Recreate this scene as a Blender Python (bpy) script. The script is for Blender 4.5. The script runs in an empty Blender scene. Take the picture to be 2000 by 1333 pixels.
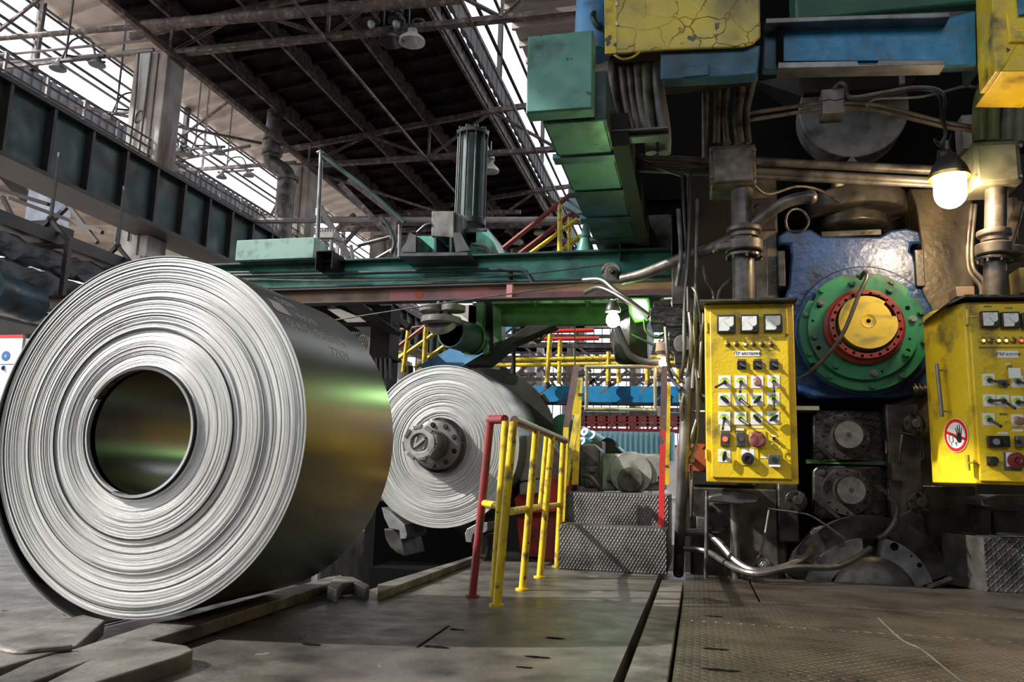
import bpy, bmesh, math, random
from mathutils import Vector, Matrix, Quaternion
random.seed(7)
PI = math.pi
S = bpy.context.scene
C = S.collection

# ------------------------------------------------------------------ camera
FPX = 1550.0          # focal length in pixels of the 2000 px wide frame
EYE = 0.70
_d = Vector((365, -273, -FPX)).normalized()
_h = Vector((1, -.0285, 0)).normalized()
_up = _h.cross(_d).normalized()
_x = _d.cross(_up)
M3 = Matrix((_x, _d, _up))            # world = M3 @ camera
cam_data = bpy.data.cameras.new('camera')
cam = bpy.data.objects.new('camera', cam_data); C.objects.link(cam)
cam_data.sensor_width = 36; cam_data.sensor_fit = 'HORIZONTAL'
cam_data.lens = 36 * FPX / 2000
cam_data.clip_start = .05; cam_data.clip_end = 400
cam.matrix_world = Matrix.Translation((0, 0, EYE)) @ M3.to_4x4()
S.camera = cam

# ------------------------------------------------------------------ light
S.view_settings.view_transform = 'Standard'
S.view_settings.look = 'None'
S.view_settings.gamma = 1
S.view_settings.use_curve_mapping = False
S.view_settings.exposure = 0.40
w = bpy.data.worlds.new('overcast_sky'); S.world = w; w.use_nodes = True
nt = w.node_tree; bg = nt.nodes['Background']
tc = nt.nodes.new('ShaderNodeTexCoord'); sx = nt.nodes.new('ShaderNodeSeparateXYZ')
rp = nt.nodes.new('ShaderNodeValToRGB')
rp.color_ramp.elements[0].position = .48; rp.color_ramp.elements[0].color = (.10, .09, .08, 1)
rp.color_ramp.elements[1].position = .56; rp.color_ramp.elements[1].color = (.90, .95, 1.0, 1)
mr = nt.nodes.new('ShaderNodeMapRange'); mr.inputs[1].default_value = -1; mr.inputs[2].default_value = 1
nt.links.new(tc.outputs['Generated'], sx.inputs[0]); nt.links.new(sx.outputs[2], mr.inputs[0])
nt.links.new(mr.outputs[0], rp.inputs[0]); nt.links.new(rp.outputs[0], bg.inputs[0])
bg.inputs[1].default_value = 2.1
sun_d = bpy.data.lights.new('sun', 'SUN'); sun_d.energy = 5.5; sun_d.angle = .012; sun_d.color = (1, .96, .88)
sun = bpy.data.objects.new('sun', sun_d); C.objects.link(sun)
SUN = Vector((.70, .30, -.58)).normalized()
sun.rotation_euler = SUN.to_track_quat('-Z', 'Y').to_euler(); sun.location = (-8, 0, 9)

# ------------------------------------------------------------------ helpers: place
def ray(px, py): return M3 @ Vector((px - 1000, 667 - py, -FPX))
def P(px, py, Y):
    r = ray(px, py); v = r * (Y / r.y); v.z += EYE; return v
def FL(px, py, z=0.):
    r = ray(px, py); v = r * ((z - EYE) / r.z); v.z += EYE; return v
def PX(px, py, X):                    # point on the plane X = const
    r = ray(px, py); v = r * (X / r.x); v.z += EYE; return v
def sc(px, py, Y): return abs((P(px + 1, py, Y) - P(px, py, Y)).x)

# ------------------------------------------------------------------ helpers: materials
MATS = {}
def _ramp(nt, p0, p1, c0=(0, 0, 0, 1), c1=(1, 1, 1, 1)):
    r = nt.nodes.new('ShaderNodeValToRGB'); e = r.color_ramp.elements
    e[0].position = p0; e[1].position = p1; e[0].color = c0; e[1].color = c1
    return r
def c4(c): return (c[0], c[1], c[2], 1)
def mat(name, col, rough=.5, metal=0., col2=None, scale=3., dirt=None, damt=.5, dscale=2.5, streak=1.,
        bump=0., bscale=30., chip=None, camt=.0, cscale=6., pattern=None, pscale=1., crackle=0., emit=None, es=0., spec=.5, grub=0.):
    m = bpy.data.materials.new(name); m.use_nodes = True; MATS[name] = m
    nt = m.node_tree; N = nt.nodes; L = nt.links; b = N['Principled BSDF']
    b.inputs['Roughness'].default_value = rough; b.inputs['Metallic'].default_value = metal
    b.inputs['Specular IOR Level'].default_value = spec
    tc = N.new('ShaderNodeTexCoord'); co = tc.outputs['Object']
    def noise(sc_, det=6, stretch=None, seed=0.):
        n = N.new('ShaderNodeTexNoise'); n.inputs['Scale'].default_value = sc_; n.inputs['Detail'].default_value = det
        mp = N.new('ShaderNodeMapping'); mp.inputs['Location'].default_value = (seed, seed * 1.7, seed * .6)
        if stretch: mp.inputs['Scale'].default_value = stretch
        L.new(co, mp.inputs[0]); L.new(mp.outputs[0], n.inputs['Vector']); return n.outputs['Fac']
    def mix(fac, a, bb):
        x = N.new('ShaderNodeMix'); x.data_type = 'RGBA'
        L.new(fac, x.inputs[0])
        for s, v in ((x.inputs[6], a), (x.inputs[7], bb)):
            if isinstance(v, tuple): s.default_value = v
            else: L.new(v, s)
        return x.outputs[2]
    cur = c4(col)
    if col2:
        r = _ramp(nt, .35, .65); L.new(noise(scale, 5, None, 3.1), r.inputs[0]); cur = mix(r.outputs[0], cur, c4(col2))
    cm = None
    if chip:
        r = _ramp(nt, .70 - camt * .16, .715 - camt * .16); L.new(noise(cscale, 9, None, 9.3), r.inputs[0]); cm = r.outputs[0]
        cur = mix(cm, cur, c4(chip))
    dm = None
    if dirt:
        r = _ramp(nt, .62 - damt * .3, .74 - damt * .12); L.new(noise(dscale, 8, (1, 1, 1. / streak), 5.5), r.inputs[0]); dm = r.outputs[0]
        cur = mix(dm, cur, c4(dirt))
    if isinstance(cur, tuple): b.inputs['Base Color'].default_value = cur
    else: L.new(cur, b.inputs['Base Color'])
    if dm is not None or grub:
        r = _ramp(nt, .3, .7, (rough * .75,) * 3 + (1,), (min(1, rough * 1.35),) * 3 + (1,))
        L.new(noise(dscale * 1.7, 5, None, 1.2), r.inputs[0]); L.new(r.outputs[0], b.inputs['Roughness'])
    h = None
    if bump:
        h = noise(bscale, 4, None, 2.2)
    if cm is not None:
        inv = N.new('ShaderNodeMath'); inv.operation = 'MULTIPLY'; inv.inputs[1].default_value = -.6; L.new(cm, inv.inputs[0])
        if h is not None:
            a = N.new('ShaderNodeMath'); a.operation = 'ADD'; L.new(h, a.inputs[0]); L.new(inv.outputs[0], a.inputs[1]); h = a.outputs[0]
        else: h = inv.outputs[0]
    if crackle:
        vo = N.new('ShaderNodeTexVoronoi'); vo.feature = 'DISTANCE_TO_EDGE'; vo.inputs['Scale'].default_value = crackle
        nn = N.new('ShaderNodeTexNoise'); nn.inputs['Scale'].default_value = crackle * .8; nn.inputs['Detail'].default_value = 4
        vm = N.new('ShaderNodeVectorMath'); vm.operation = 'MULTIPLY_ADD'; vm.inputs[1].default_value = (.22, .22, .22)
        L.new(co, nn.inputs['Vector']); L.new(nn.outputs['Color'], vm.inputs[0]); L.new(co, vm.inputs[2]); L.new(vm.outputs[0], vo.inputs['Vector'])
        r = _ramp(nt, .0, .022, (1, 1, 1, 1), (0, 0, 0, 1)); L.new(vo.outputs['Distance'], r.inputs[0])
        ms = _ramp(nt, .42, .55); L.new(noise(1.6, 3, None, 4.4), ms.inputs[0])
        mm = N.new('ShaderNodeMath'); mm.operation = 'MULTIPLY'; L.new(r.outputs[0], mm.inputs[0]); L.new(ms.outputs[0], mm.inputs[1])
        cur = mix(mm.outputs[0], cur if not isinstance(cur, tuple) else cur, (.16, .11, .03, 1)); L.new(cur, b.inputs['Base Color'])
        a = N.new('ShaderNodeMath'); a.operation = 'SUBTRACT'
        if h is not None: L.new(h, a.inputs[0])
        L.new(mm.outputs[0], a.inputs[1]); h = a.outputs[0]
    if pattern:
        def dots(rot, sx_, sy_, off):
            mp = N.new('ShaderNodeMapping'); mp.vector_type = 'POINT'
            mp.inputs['Rotation'].default_value = rot; mp.inputs['Scale'].default_value = (sx_, sy_, sy_) if False else (sx_, sy_, 1)
            mp.inputs['Location'].default_value = off
            return mp
        # a = x + k , b = other axis, by pattern plane: 'XY' floor, 'XZ' wall
        sp = N.new('ShaderNodeSeparateXYZ'); L.new(co, sp.inputs[0])
        u, v = sp.outputs[0], sp.outputs[1] if pattern.startswith('XY') else sp.outputs[2]
        def ma(op, a, bb):
            x = N.new('ShaderNodeMath'); x.operation = op
            for i, q in enumerate((a, bb)):
                if q is None: continue
                if isinstance(q, (int, float)): x.inputs[i].default_value = q
                else: L.new(q, x.inputs[i])
            return x.outputs[0]
        if pattern.endswith('tread'):      # alternate lens bars
            p1 = ma('MULTIPLY', ma('ADD', u, v), pscale); p2 = ma('MULTIPLY', ma('SUBTRACT', u, v), pscale)
            s1 = ma('SINE', p1, None); s2 = ma('SINE', p2, None)
            c1 = ma('MULTIPLY', s1, s2)
            a1 = ma('POWER', ma('ABSOLUTE', ma('SINE', ma('MULTIPLY', p1, 2.), None), None), .6)
            a2 = ma('POWER', ma('ABSOLUTE', ma('COSINE', p2, None), None), 8.)
            b1 = ma('POWER', ma('ABSOLUTE', ma('COSINE', p1, None), None), 8.)
            ph = ma('ADD', ma('MULTIPLY', a1, a2), ma('MULTIPLY', b1, ma('ABSOLUTE', ma('SINE', p2, None), None)))
        elif pattern.endswith('mesh'):     # crossing diagonal ridges
            p1 = ma('MULTIPLY', ma('ADD', ma('MULTIPLY', u, 1.7), v), pscale); p2 = ma('MULTIPLY', ma('SUBTRACT', ma('MULTIPLY', u, 1.7), v), pscale)
            ph = ma('MAXIMUM', ma('POWER', ma('ABSOLUTE', ma('SINE', p1, None), None), 9.), ma('POWER', ma('ABSOLUTE', ma('SINE', p2, None), None), 9.))
        else:
            ph = ma('ABSOLUTE', ma('SINE', ma('MULTIPLY', u, pscale), None), None)
        pr = N.new('ShaderNodeMath'); pr.operation = 'MULTIPLY'; pr.inputs[1].default_value = 2.2; L.new(ph, pr.inputs[0])
        if h is not None: h = ma('ADD', h, pr.outputs[0])
        else: h = pr.outputs[0]
    if h is not None:
        bp = N.new('ShaderNodeBump'); bp.inputs['Strength'].default_value = max(bump, .4 if (pattern or chip) else 0)
        bp.inputs['Distance'].default_value = .006
        L.new(h, bp.inputs['Height']); L.new(bp.outputs[0], b.inputs['Normal'])
    if emit:
        b.inputs['Emission Color'].default_value = c4(emit); b.inputs['Emission Strength'].default_value = es
    return m

BLK = (.008, .008, .008)
mat('near_black', (.018, .016, .015), .7, 0, (.03, .027, .024), 4, bump=.3, bscale=18, spec=.15)  # near-black for dark parts, and for shade in the pit and duct
mat('void', (.006, .006, .006), .9, spec=.03)  # near-zero black, for holes and for painted deep shade
mat('bare_yellow', (.34, .31, .18), .42, .3, (.22, .19, .13), 6, chip=(.5, .42, .08), camt=.4, cscale=16)
mat('grease', (.04, .038, .036), .27, .55, (.085, .080, .074), 5, dirt=(.012, .011, .010), damt=.6, dscale=4, bump=1., bscale=24)
mat('grease_lt', (.12, .115, .105), .38, .55, (.06, .056, .05), 6, dirt=(.03, .027, .024), damt=.5, dscale=5, bump=.4, bscale=30)
mat('beige', (.22, .18, .11), .36, 0, (.12, .095, .055), 4, dirt=(.035, .028, .02), damt=.8, dscale=3.2, streak=2.5, bump=1., bscale=20)
mat('steel_dark', (.05, .05, .052), .45, .7, (.09, .09, .09), 7, bump=.15, bscale=40)
mat('steel_mid', (.20, .20, .20), .42, .75, (.11, .11, .11), 8, bump=.12, bscale=60)
mat('steel_light', (.50, .50, .50), .38, .8, (.32, .32, .32), 12, bump=.1, bscale=60)
mat('pipe_grey', (.17, .155, .135), .42, .35, (.09, .08, .07), 7, dirt=(.03, .027, .023), damt=.45, dscale=6, bump=.25, bscale=50)
mat('conduit', (.13, .105, .08), .5, .2, (.07, .058, .045), 6, dirt=(.025, .02, .016), damt=.45, dscale=9, bump=.2, bscale=50)
mat('olive', (.20, .23, .06), .5, 0, (.12, .14, .05), 6, dirt=(.04, .036, .02), damt=.5, dscale=7, bump=.25, bscale=40)
mat('olive_grey', (.21, .22, .13), .5, 0, (.13, .13, .09), 5, dirt=(.05, .045, .03), damt=.5, dscale=5, bump=.2, bscale=40)
mat('yellow', (.80, .56, .012), .36, 0, (.66, .45, .02), 3, dirt=(.16, .12, .03), damt=.30, dscale=5, chip=(.06, .05, .03), camt=.05, cscale=5, bump=.25, bscale=45)
mat('yellow_worn', (.74, .54, .02), .4, 0, (.58, .42, .03), 4, dirt=(.10, .08, .03), damt=.45, dscale=6, chip=(.06, .05, .04), camt=.35, cscale=8, bump=.3, bscale=30)
mat('yellow_peel', (.66, .50, .05), .4, 0, (.50, .40, .10), 3, dirt=(.22, .18, .07), damt=.45, dscale=2.5, chip=(.03, .06, .11), camt=.0, cscale=7, bump=1., bscale=9, crackle=5.5)
mat('yellow_rail', (.72, .52, .015), .42, 0, (.60, .42, .02), 6, dirt=(.10, .085, .05), damt=.3, dscale=14, chip=(.07, .06, .05), camt=.25, cscale=22)
mat('red_rail', (.26, .022, .025), .42, 0, (.15, .03, .03), 8, chip=(.06, .04, .04), camt=.2, cscale=22)
mat('red_bright', (.62, .02, .02), .45, 0, (.45, .03, .02), 9, chip=(.09, .07, .07), camt=.45, cscale=20)
mat('rail_bare', (.20, .12, .11), .4, .5, (.13, .09, .08), 9, chip=(.2, .14, .03), camt=.2, cscale=18)
mat('pink', (.52, .15, .19), .5, 0, (.44, .20, .20), 2, dirt=(.16, .12, .10), damt=.5, dscale=2, bump=.15)
mat('rust_brown', (.34, .20, .11), .55, .2, (.20, .15, .12), 3, dirt=(.08, .055, .04), damt=.5, dscale=3, bump=.2)
mat('teal', (.10, .27, .21), .45, .1, (.075, .22, .18), 3, dirt=(.05, .085, .07), damt=.28, dscale=5, chip=(.05, .06, .055), camt=.05, cscale=9, bump=.2, bscale=14)
mat('teal_beam', (.10, .40, .31), .42, .1, (.075, .32, .25), 2.5, dirt=(.02, .03, .028), damt=.45, dscale=3, bump=.15)
mat('teal_pale', (.24, .40, .34), .5, 0, (.20, .35, .30), 3, dirt=(.10, .14, .12), damt=.3, dscale=6, bump=.1)
mat('teal_dark', (.03, .07, .06), .45, .2, (.02, .045, .045), 3, dirt=(.012, .014, .014), damt=.5, dscale=4, bump=.2)
mat('green_paint', (.055, .15, .03), .45, .1, (.04, .11, .03), 3, dirt=(.03, .05, .02), damt=.35, dscale=4, bump=.2)
mat('green_machine', (.014, .19, .075), .34, .05, (.012, .14, .06), 4, dirt=(.02, .035, .025), damt=.42, dscale=4, streak=2, bump=.15)
mat('green_dark', (.01, .10, .05), .45, 0, (.008, .05, .03), 3, bump=.3)
mat('red_ring', (.22, .018, .014), .4, .1, (.20, .03, .025), 6, dirt=(.05, .022, .02), damt=.45, dscale=7, bump=.15)
mat('cast_light', (.36, .35, .335), .55, .2, (.24, .23, .22), 5, dirt=(.10, .095, .09), damt=.4, dscale=5, bump=.5, bscale=20)
mat('red_base', (.50, .025, .018), .6, 0, (.34, .03, .02), 5, dirt=(.03, .015, .015), damt=.45, dscale=4, bump=.5, bscale=18)
mat('yellow_hub', (.66, .50, .05), .38, .1, (.56, .42, .05), 4, dirt=(.30, .25, .06), damt=.3, dscale=5, streak=.4, bump=.06)
mat('blue_oily', (.015, .06, .20), .30, .1, (.012, .04, .13), 4, dirt=(.012, .013, .018), damt=.62, dscale=4.5, streak=2.5, bump=1., bscale=16)
mat('blue_beam', (.008, .20, .40), .38, .05, (.010, .15, .31), 4, dirt=(.03, .07, .10), damt=.3, dscale=7, streak=2.5, bump=.35, bscale=26)
mat('blue_edge', (.02, .09, .15), .45, .2, (.035, .07, .09), 5, dirt=(.03, .03, .03), damt=.5, dscale=4, bump=.3)
mat('blue_pale', (.13, .36, .62), .5, 0, (.10, .30, .56), 4, dirt=(.10, .15, .20), damt=.3, dscale=6, bump=.1)
mat('blue_walk', (.012, .24, .52), .45, 0, (.01, .20, .46), 4, dirt=(.03, .08, .12), damt=.28, dscale=5)
mat('light_blue', (.55, .84, .90), .5, 0, (.48, .78, .86), 3)
mat('orange', (.46, .10, .03), .5, .1, (.36, .08, .03), 5, dirt=(.12, .04, .02), damt=.4, dscale=6, bump=.2)
mat('crane_red', (.46, .05, .035), .55, 0, (.35, .05, .04), 3)
mat('concrete_col', (.58, .54, .51), .75, 0, (.42, .38, .35), 2.5, dirt=(.17, .10, .065), damt=.55, dscale=2, streak=6, bump=.5, bscale=12)
mat('concrete_pale', (.66, .70, .80), .7, 0, (.40, .44, .52), 2.5, bump=.2, bscale=12)
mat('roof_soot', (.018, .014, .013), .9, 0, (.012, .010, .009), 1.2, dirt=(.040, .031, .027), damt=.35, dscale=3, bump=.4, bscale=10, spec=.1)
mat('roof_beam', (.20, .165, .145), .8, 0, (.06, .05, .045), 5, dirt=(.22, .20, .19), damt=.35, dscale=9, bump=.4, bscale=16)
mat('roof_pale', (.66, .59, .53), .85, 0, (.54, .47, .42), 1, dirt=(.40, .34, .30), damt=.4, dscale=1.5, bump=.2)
mat('wall_panel', (.20, .20, .22), .8, 0, (.13, .13, .14), 2, pattern='XYr', pscale=0.001, bump=.2)
mat('truss_steel', (.17, .12, .11), .6, .15, (.09, .07, .065), 4, dirt=(.32, .27, .25), damt=.35, dscale=8, bump=.15)
mat('truss_pale', (.34, .31, .30), .6, .1, (.24, .21, .20), 4)
mat('girder_green', (.055, .092, .090), .5, .2, (.040, .070, .074), 1.5, dirt=(.06, .035, .03), damt=.35, dscale=1.5, bump=.1)
mat('girder_edge', (.035, .032, .035), .5, .3, (.06, .045, .04), 3)
mat('coil_side', (.24, .24, .225), .30, 1., (.18, .18, .17), 1.5)
mat('coil_edge', (.35, .35, .34), .3, 1.)
mat('slab', (.135, .122, .108), .40, .25, (.075, .068, .060), 3.0, dirt=(.035, .032, .030), damt=.5, dscale=4.2, chip=(.24, .23, .22), camt=.1, cscale=4, bump=.5, bscale=30, grub=1)
mat('plank', (.16, .148, .13), .5, .2, (.11, .10, .09), 5, dirt=(.04, .036, .032), damt=.55, dscale=5, bump=.9, bscale=22)
mat('tread_plate', (.108, .090, .068), .36, .55, (.08, .07, .06), 2.5, dirt=(.035, .030, .024), damt=.45, dscale=2.5, pattern='XYtread', pscale=52, bump=.35, bscale=40)
mat('tread_box', (.12, .118, .115), .36, .6, (.08, .08, .08), 5, dirt=(.03, .03, .03), damt=.4, dscale=4, pattern='XZtread', pscale=52, bump=.3, bscale=40)
mat('tread_step', (.145, .14, .135), .40, .55, (.12, .115, .11), 5, dirt=(.035, .032, .03), damt=.5, dscale=4, pattern='XZmesh', pscale=72, bump=.6, bscale=30)
mat('weld', (.30, .28, .26), .4, .5, (.16, .13, .11), 15, bump=.5)
mat('machined', (.26, .26, .265), .4, .5, (.12, .12, .12), 10, bump=.05)
mat('cast_dust', (.20, .195, .19), .6, .3, (.12, .115, .11), 5, dirt=(.05, .048, .045), damt=.4, dscale=5, bump=.5, bscale=20)
mat('rubber', (.012, .012, .012), .45)
mat('cable', (.030, .028, .026), .42, .1, (.06, .055, .05), 12)
mat('cable_grey', (.11, .10, .092), .4, .4, (.06, .055, .05), 16, bump=.15, bscale=90)
mat('ins_wrap', (.15, .15, .17), .8, 0, (.035, .035, .04), 3, dirt=(.16, .16, .18), damt=.4, dscale=4, bump=1., bscale=9)
mat('black_plastic', (.016, .016, .018), .35)
mat('dial_white', (.80, .80, .76), .3)
mat('label_white', (.85, .85, .84), .45)
mat('label_green', (.22, .55, .10), .5)
mat('label_yellow', (.75, .70, .08), .5)
mat('label_red', (.70, .04, .02), .5)
mat('sign_red', (.75, .02, .01), .4)
mat('text_black', (.012, .012, .014), .5)
mat('paper', (.80, .74, .80), .6)
mat('chalk', (.80, .78, .72), .8)
mat('col_mark', (.30, .04, .04), .8)
mat('blue_mark', (.02, .13, .45), .5)
mat('button_red', (.14, .022, .02), .35, 0, (.26, .11, .10), 30)
mat('led_red', (.9, .05, .03), .3, emit=(1, .08, .04), es=2.2)
mat('led_amber', (.9, .5, .1), .3, emit=(1, .55, .15), es=2.0)
mat('led_off', (.10, .09, .08), .2)
mat('lamp_warm', (1, .95, .85), .3, emit=(1, .72, .42), es=110)
mat('lamp_green', (.9, 1, .9), .3, emit=(.55, 1.0, .36), es=105)
mat('lamp_green2', (.9, 1, .9), .3, emit=(.62, 1.0, .42), es=13)
mat('lamp_small', (1, .9, .8), .3, emit=(1, .60, .30), es=30)
mat('enamel', (.62, .64, .62), .4, 0, (.45, .46, .45), 8)
mat('brass', (.45, .30, .08), .3, .9)
mat('chrome', (.55, .55, .55), .2, 1.)
mat('sky_window', (.9, .93, 1), .2)

def coil_mat(name, seed, k=1.):
    """edge-on strip wraps: fine concentric lines around the local Y axis"""
    m = bpy.data.materials.new(name); m.use_nodes = True; nt = m.node_tree; N = nt.nodes; L = nt.links; b = N['Principled BSDF']
    tc = N.new('ShaderNodeTexCoord'); sp = N.new('ShaderNodeSeparateXYZ'); L.new(tc.outputs['Object'], sp.inputs[0])
    def ma(op, a, bb=None):
        x = N.new('ShaderNodeMath'); x.operation = op
        for i, q in enumerate((a, bb)):
            if q is None: continue
            if isinstance(q, (int, float)): x.inputs[i].default_value = q
            else: L.new(q, x.inputs[i])
        return x.outputs[0]
    r = ma('SQRT', ma('ADD', ma('MULTIPLY', sp.outputs[0], sp.outputs[0]), ma('MULTIPLY', sp.outputs[2], sp.outputs[2])))
    ang = ma('ARCTAN2', sp.outputs[2], sp.outputs[0])
    rr = ma('ADD', r, ma('MULTIPLY', ang, .0012))
    def rings(scale, det, astretch, sd):
        cb = N.new('ShaderNodeCombineXYZ'); L.new(ma('MULTIPLY', rr, scale), cb.inputs[0])
        L.new(ma('MULTIPLY', ma('SINE', ang), astretch), cb.inputs[1]); L.new(ma('MULTIPLY', ma('COSINE', ang), astretch), cb.inputs[2])
        mp = N.new('ShaderNodeMapping'); mp.inputs['Location'].default_value = (sd, sd, sd); L.new(cb.outputs[0], mp.inputs[0])
        n = N.new('ShaderNodeTexNoise'); n.inputs['Scale'].default_value = 1; n.inputs['Detail'].default_value = det
        n.inputs['Roughness'].default_value = .75
        L.new(mp.outputs[0], n.inputs['Vector']); return n.outputs['Fac']
    fine = rings(170, 5, 1.1, seed); mid = rings(34, 4, .6, seed + 7); big = rings(9, 2, .8, seed + 3)
    v = ma('ADD', ma('ADD', ma('MULTIPLY', fine, .55), ma('MULTIPLY', mid, .35)), ma('MULTIPLY', big, .25))
    rp = _ramp(nt, .36, .74, (.16 * k, .16 * k, .17 * k, 1), (.86 * k, .85 * k, .83 * k, 1)); L.new(v, rp.inputs[0])
    e = rp.color_ramp.elements.new(.50); e.color = (.48 * k, .48 * k, .47 * k, 1)
    L.new(rp.outputs[0], b.inputs['Base Color'])
    b.inputs['Metallic'].default_value = .35; b.inputs['Roughness'].default_value = .46
    bp = N.new('ShaderNodeBump'); bp.inputs['Strength'].default_value = .8; bp.inputs['Distance'].default_value = .004
    L.new(ma('ADD', fine, mid), bp.inputs['Height']); L.new(bp.outputs[0], b.inputs['Normal'])
    MATS[name] = m
coil_mat('coil_face', 1.3, .92); coil_mat('coil_face_far', 11.7, .76)

# pane: thin, clear, faintly reflecting
m = bpy.data.materials.new('pane'); m.use_nodes = True; nt = m.node_tree; nt.nodes.clear()
o_ = nt.nodes.new('ShaderNodeOutputMaterial'); t_ = nt.nodes.new('ShaderNodeBsdfTransparent'); g_ = nt.nodes.new('ShaderNodeBsdfGlossy')
x_ = nt.nodes.new('ShaderNodeMixShader'); x_.inputs[0].default_value = .06; g_.inputs['Roughness'].default_value = .1
t_.inputs[0].default_value = (.96, .97, 1, 1)
nt.links.new(t_.outputs[0], x_.inputs[1]); nt.links.new(g_.outputs[0], x_.inputs[2]); nt.links.new(x_.outputs[0], o_.inputs[0]); MATS['pane'] = m

# ------------------------------------------------------------------ helpers: objects
def worldloc(o):
    v = Vector((0, 0, 0))
    while o: v += o.location; o = o.parent
    return v
def tag(o, label=None, cat=None, group=None, kind=None):
    if label: o['label'] = label
    if cat: o['category'] = cat
    if group: o['group'] = group
    if kind: o['kind'] = kind
    return o
def thing(name, label, cat, loc=(0, 0, 0), group=None):
    o = bpy.data.objects.new(name, None); C.objects.link(o); o.location = loc; o.empty_display_size = .1
    return tag(o, label, cat, group)
def frame(d):
    d = Vector(d).normalized()
    a = Vector((0, 0, 1)) if abs(d.z) < .9 else Vector((1, 0, 0))
    u = d.cross(a).normalized(); return u, u.cross(d).normalized(), d
class MB:
    def __init__(s): s.v = []; s.f = []; s.m = []; s.mi = 0
    def add(s, vs, fs):
        n = len(s.v); s.v += [Vector(q) for q in vs]; s.f += [tuple(i + n for i in f) for f in fs]; s.m += [s.mi] * len(fs); return s
    def box(s, a, b):
        x0, x1 = sorted((a[0], b[0])); y0, y1 = sorted((a[1], b[1])); z0, z1 = sorted((a[2], b[2]))
        return s.add([(x0, y0, z0), (x1, y0, z0), (x1, y1, z0), (x0, y1, z0), (x0, y0, z1), (x1, y0, z1), (x1, y1, z1), (x0, y1, z1)],
                     [(3, 2, 1, 0), (4, 5, 6, 7), (0, 1, 5, 4), (1, 2, 6, 5), (2, 3, 7, 6), (3, 0, 4, 7)])
    def bar(s, p, q, w_, h_=None, up=None):       # rectangular bar from p to q
        p = Vector(p); q = Vector(q); h_ = h_ or w_; d = (q - p).normalized()
        a = Vector(up) if up else (Vector((0, 0, 1)) if abs(d.z) < .95 else Vector((0, 1, 0)))
        u = d.cross(a).normalized() * w_ / 2; v = d.cross(u).normalized() * h_ / 2
        return s.add([p - u - v, p + u - v, p + u + v, p - u + v, q - u - v, q + u - v, q + u + v, q - u + v],
                     [(0, 1, 2, 3), (7, 6, 5, 4), (1, 0, 4, 5), (2, 1, 5, 6), (3, 2, 6, 7), (0, 3, 7, 4)])
    def angle(s, p, q, w_, t=.02):                # L / double-plate look: two crossed flats
        s.bar(p, q, w_, t); s.bar(p, q, t, w_); return s
    def lathe(s, prof, org, axis, n=32, a0=0., a1=2 * PI, cap0=True, cap1=True):
        u, v, d = frame(axis); org = Vector(org); full = abs(a1 - a0 - 2 * PI) < 1e-6
        k = n if full else n + 1; vs = []
        for (r, t) in prof:
            for i in range(k):
                a = a0 + (a1 - a0) * i / n
                vs.append(org + d * t + (u * math.cos(a) + v * math.sin(a)) * r)
        fs = []
        for j in range(len(prof) - 1):
            for i in range(n):
                i2 = (i + 1) % k
                fs.append((j * k + i, (j + 1) * k + i, (j + 1) * k + i2, j * k + i2))
        if cap0: fs.append(tuple(range(k)))
        if cap1: fs.append(tuple(reversed(range((len(prof) - 1) * k, len(prof) * k))))
        return s.add(vs, fs)
    def cyl(s, p, q, r, n=16, r2=None):
        p = Vector(p); q = Vector(q); L_ = (q - p).length
        return s.lathe([(r, 0), (r if r2 is None else r2, L_)], p, q - p, n)
    def ring(s, org, axis, r0, r1, t0, t1, n=40):  # hollow ring
        return s.lathe([(r0, t0), (r1, t0), (r1, t1), (r0, t1), (r0, t0)], org, axis, n, cap0=False, cap1=False)
    def tube(s, pts, r, n=8, smooth=True):
        pts = [Vector(p) for p in pts]
        if smooth and len(pts) > 2:
            o = []; Q = [pts[0] * 2 - pts[1]] + pts + [pts[-1] * 2 - pts[-2]]
            for i in range(1, len(Q) - 2):
                a, b, c, d = Q[i - 1:i + 3]
                for k in range(5):
                    t = k / 5
                    o.append(.5 * ((2 * b) + (c - a) * t + (2 * a - 5 * b + 4 * c - d) * t * t + (3 * b - a - 3 * c + d) * t ** 3))
            pts = o + [pts[-1]]
        vs = []; u = None
        for i, p in enumerate(pts):
            d = (pts[min(i + 1, len(pts) - 1)] - pts[max(i - 1, 0)]).normalized()
            if u is None: u, v, _ = frame(d)
            u = (u - d * u.dot(d)).normalized(); v = d.cross(u)
            vs += [p + (u * math.cos(2 * PI * k / n) + v * math.sin(2 * PI * k / n)) * r for k in range(n)]
        fs = [(j * n + i, j * n + (i + 1) % n, (j + 1) * n + (i + 1) % n, (j + 1) * n + i) for j in range(len(pts) - 1) for i in range(n)]
        fs += [tuple(reversed(range(n))), tuple(range((len(pts) - 1) * n, len(pts) * n))]
        return s.add(vs, fs)
    def prism(s, poly, off):                       # planar polygon of 3D points extruded by vector off
        n = len(poly); off = Vector(off); poly = [Vector(p) for p in poly]
        return s.add(poly + [p + off for p in poly], [tuple(range(n)), tuple(reversed(range(n, 2 * n)))] +
                     [(i, i + n, (i + 1) % n + n, (i + 1) % n) for i in range(n)])
    def ball(s, c, r, n=16, sq=(1, 1, 1)):
        c = Vector(c); vs = []; fs = []; h = n // 2
        for j in range(h + 1):
            a = PI * j / h
            for i in range(n):
                b_ = 2 * PI * i / n
                vs.append(c + Vector((math.sin(a) * math.cos(b_) * sq[0], math.sin(a) * math.sin(b_) * sq[1], math.cos(a) * sq[2])) * r)
        for j in range(h):
            for i in range(n): fs.append((j * n + i, j * n + (i + 1) % n, (j + 1) * n + (i + 1) % n, (j + 1) * n + i))
        return s.add(vs, fs)
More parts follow.
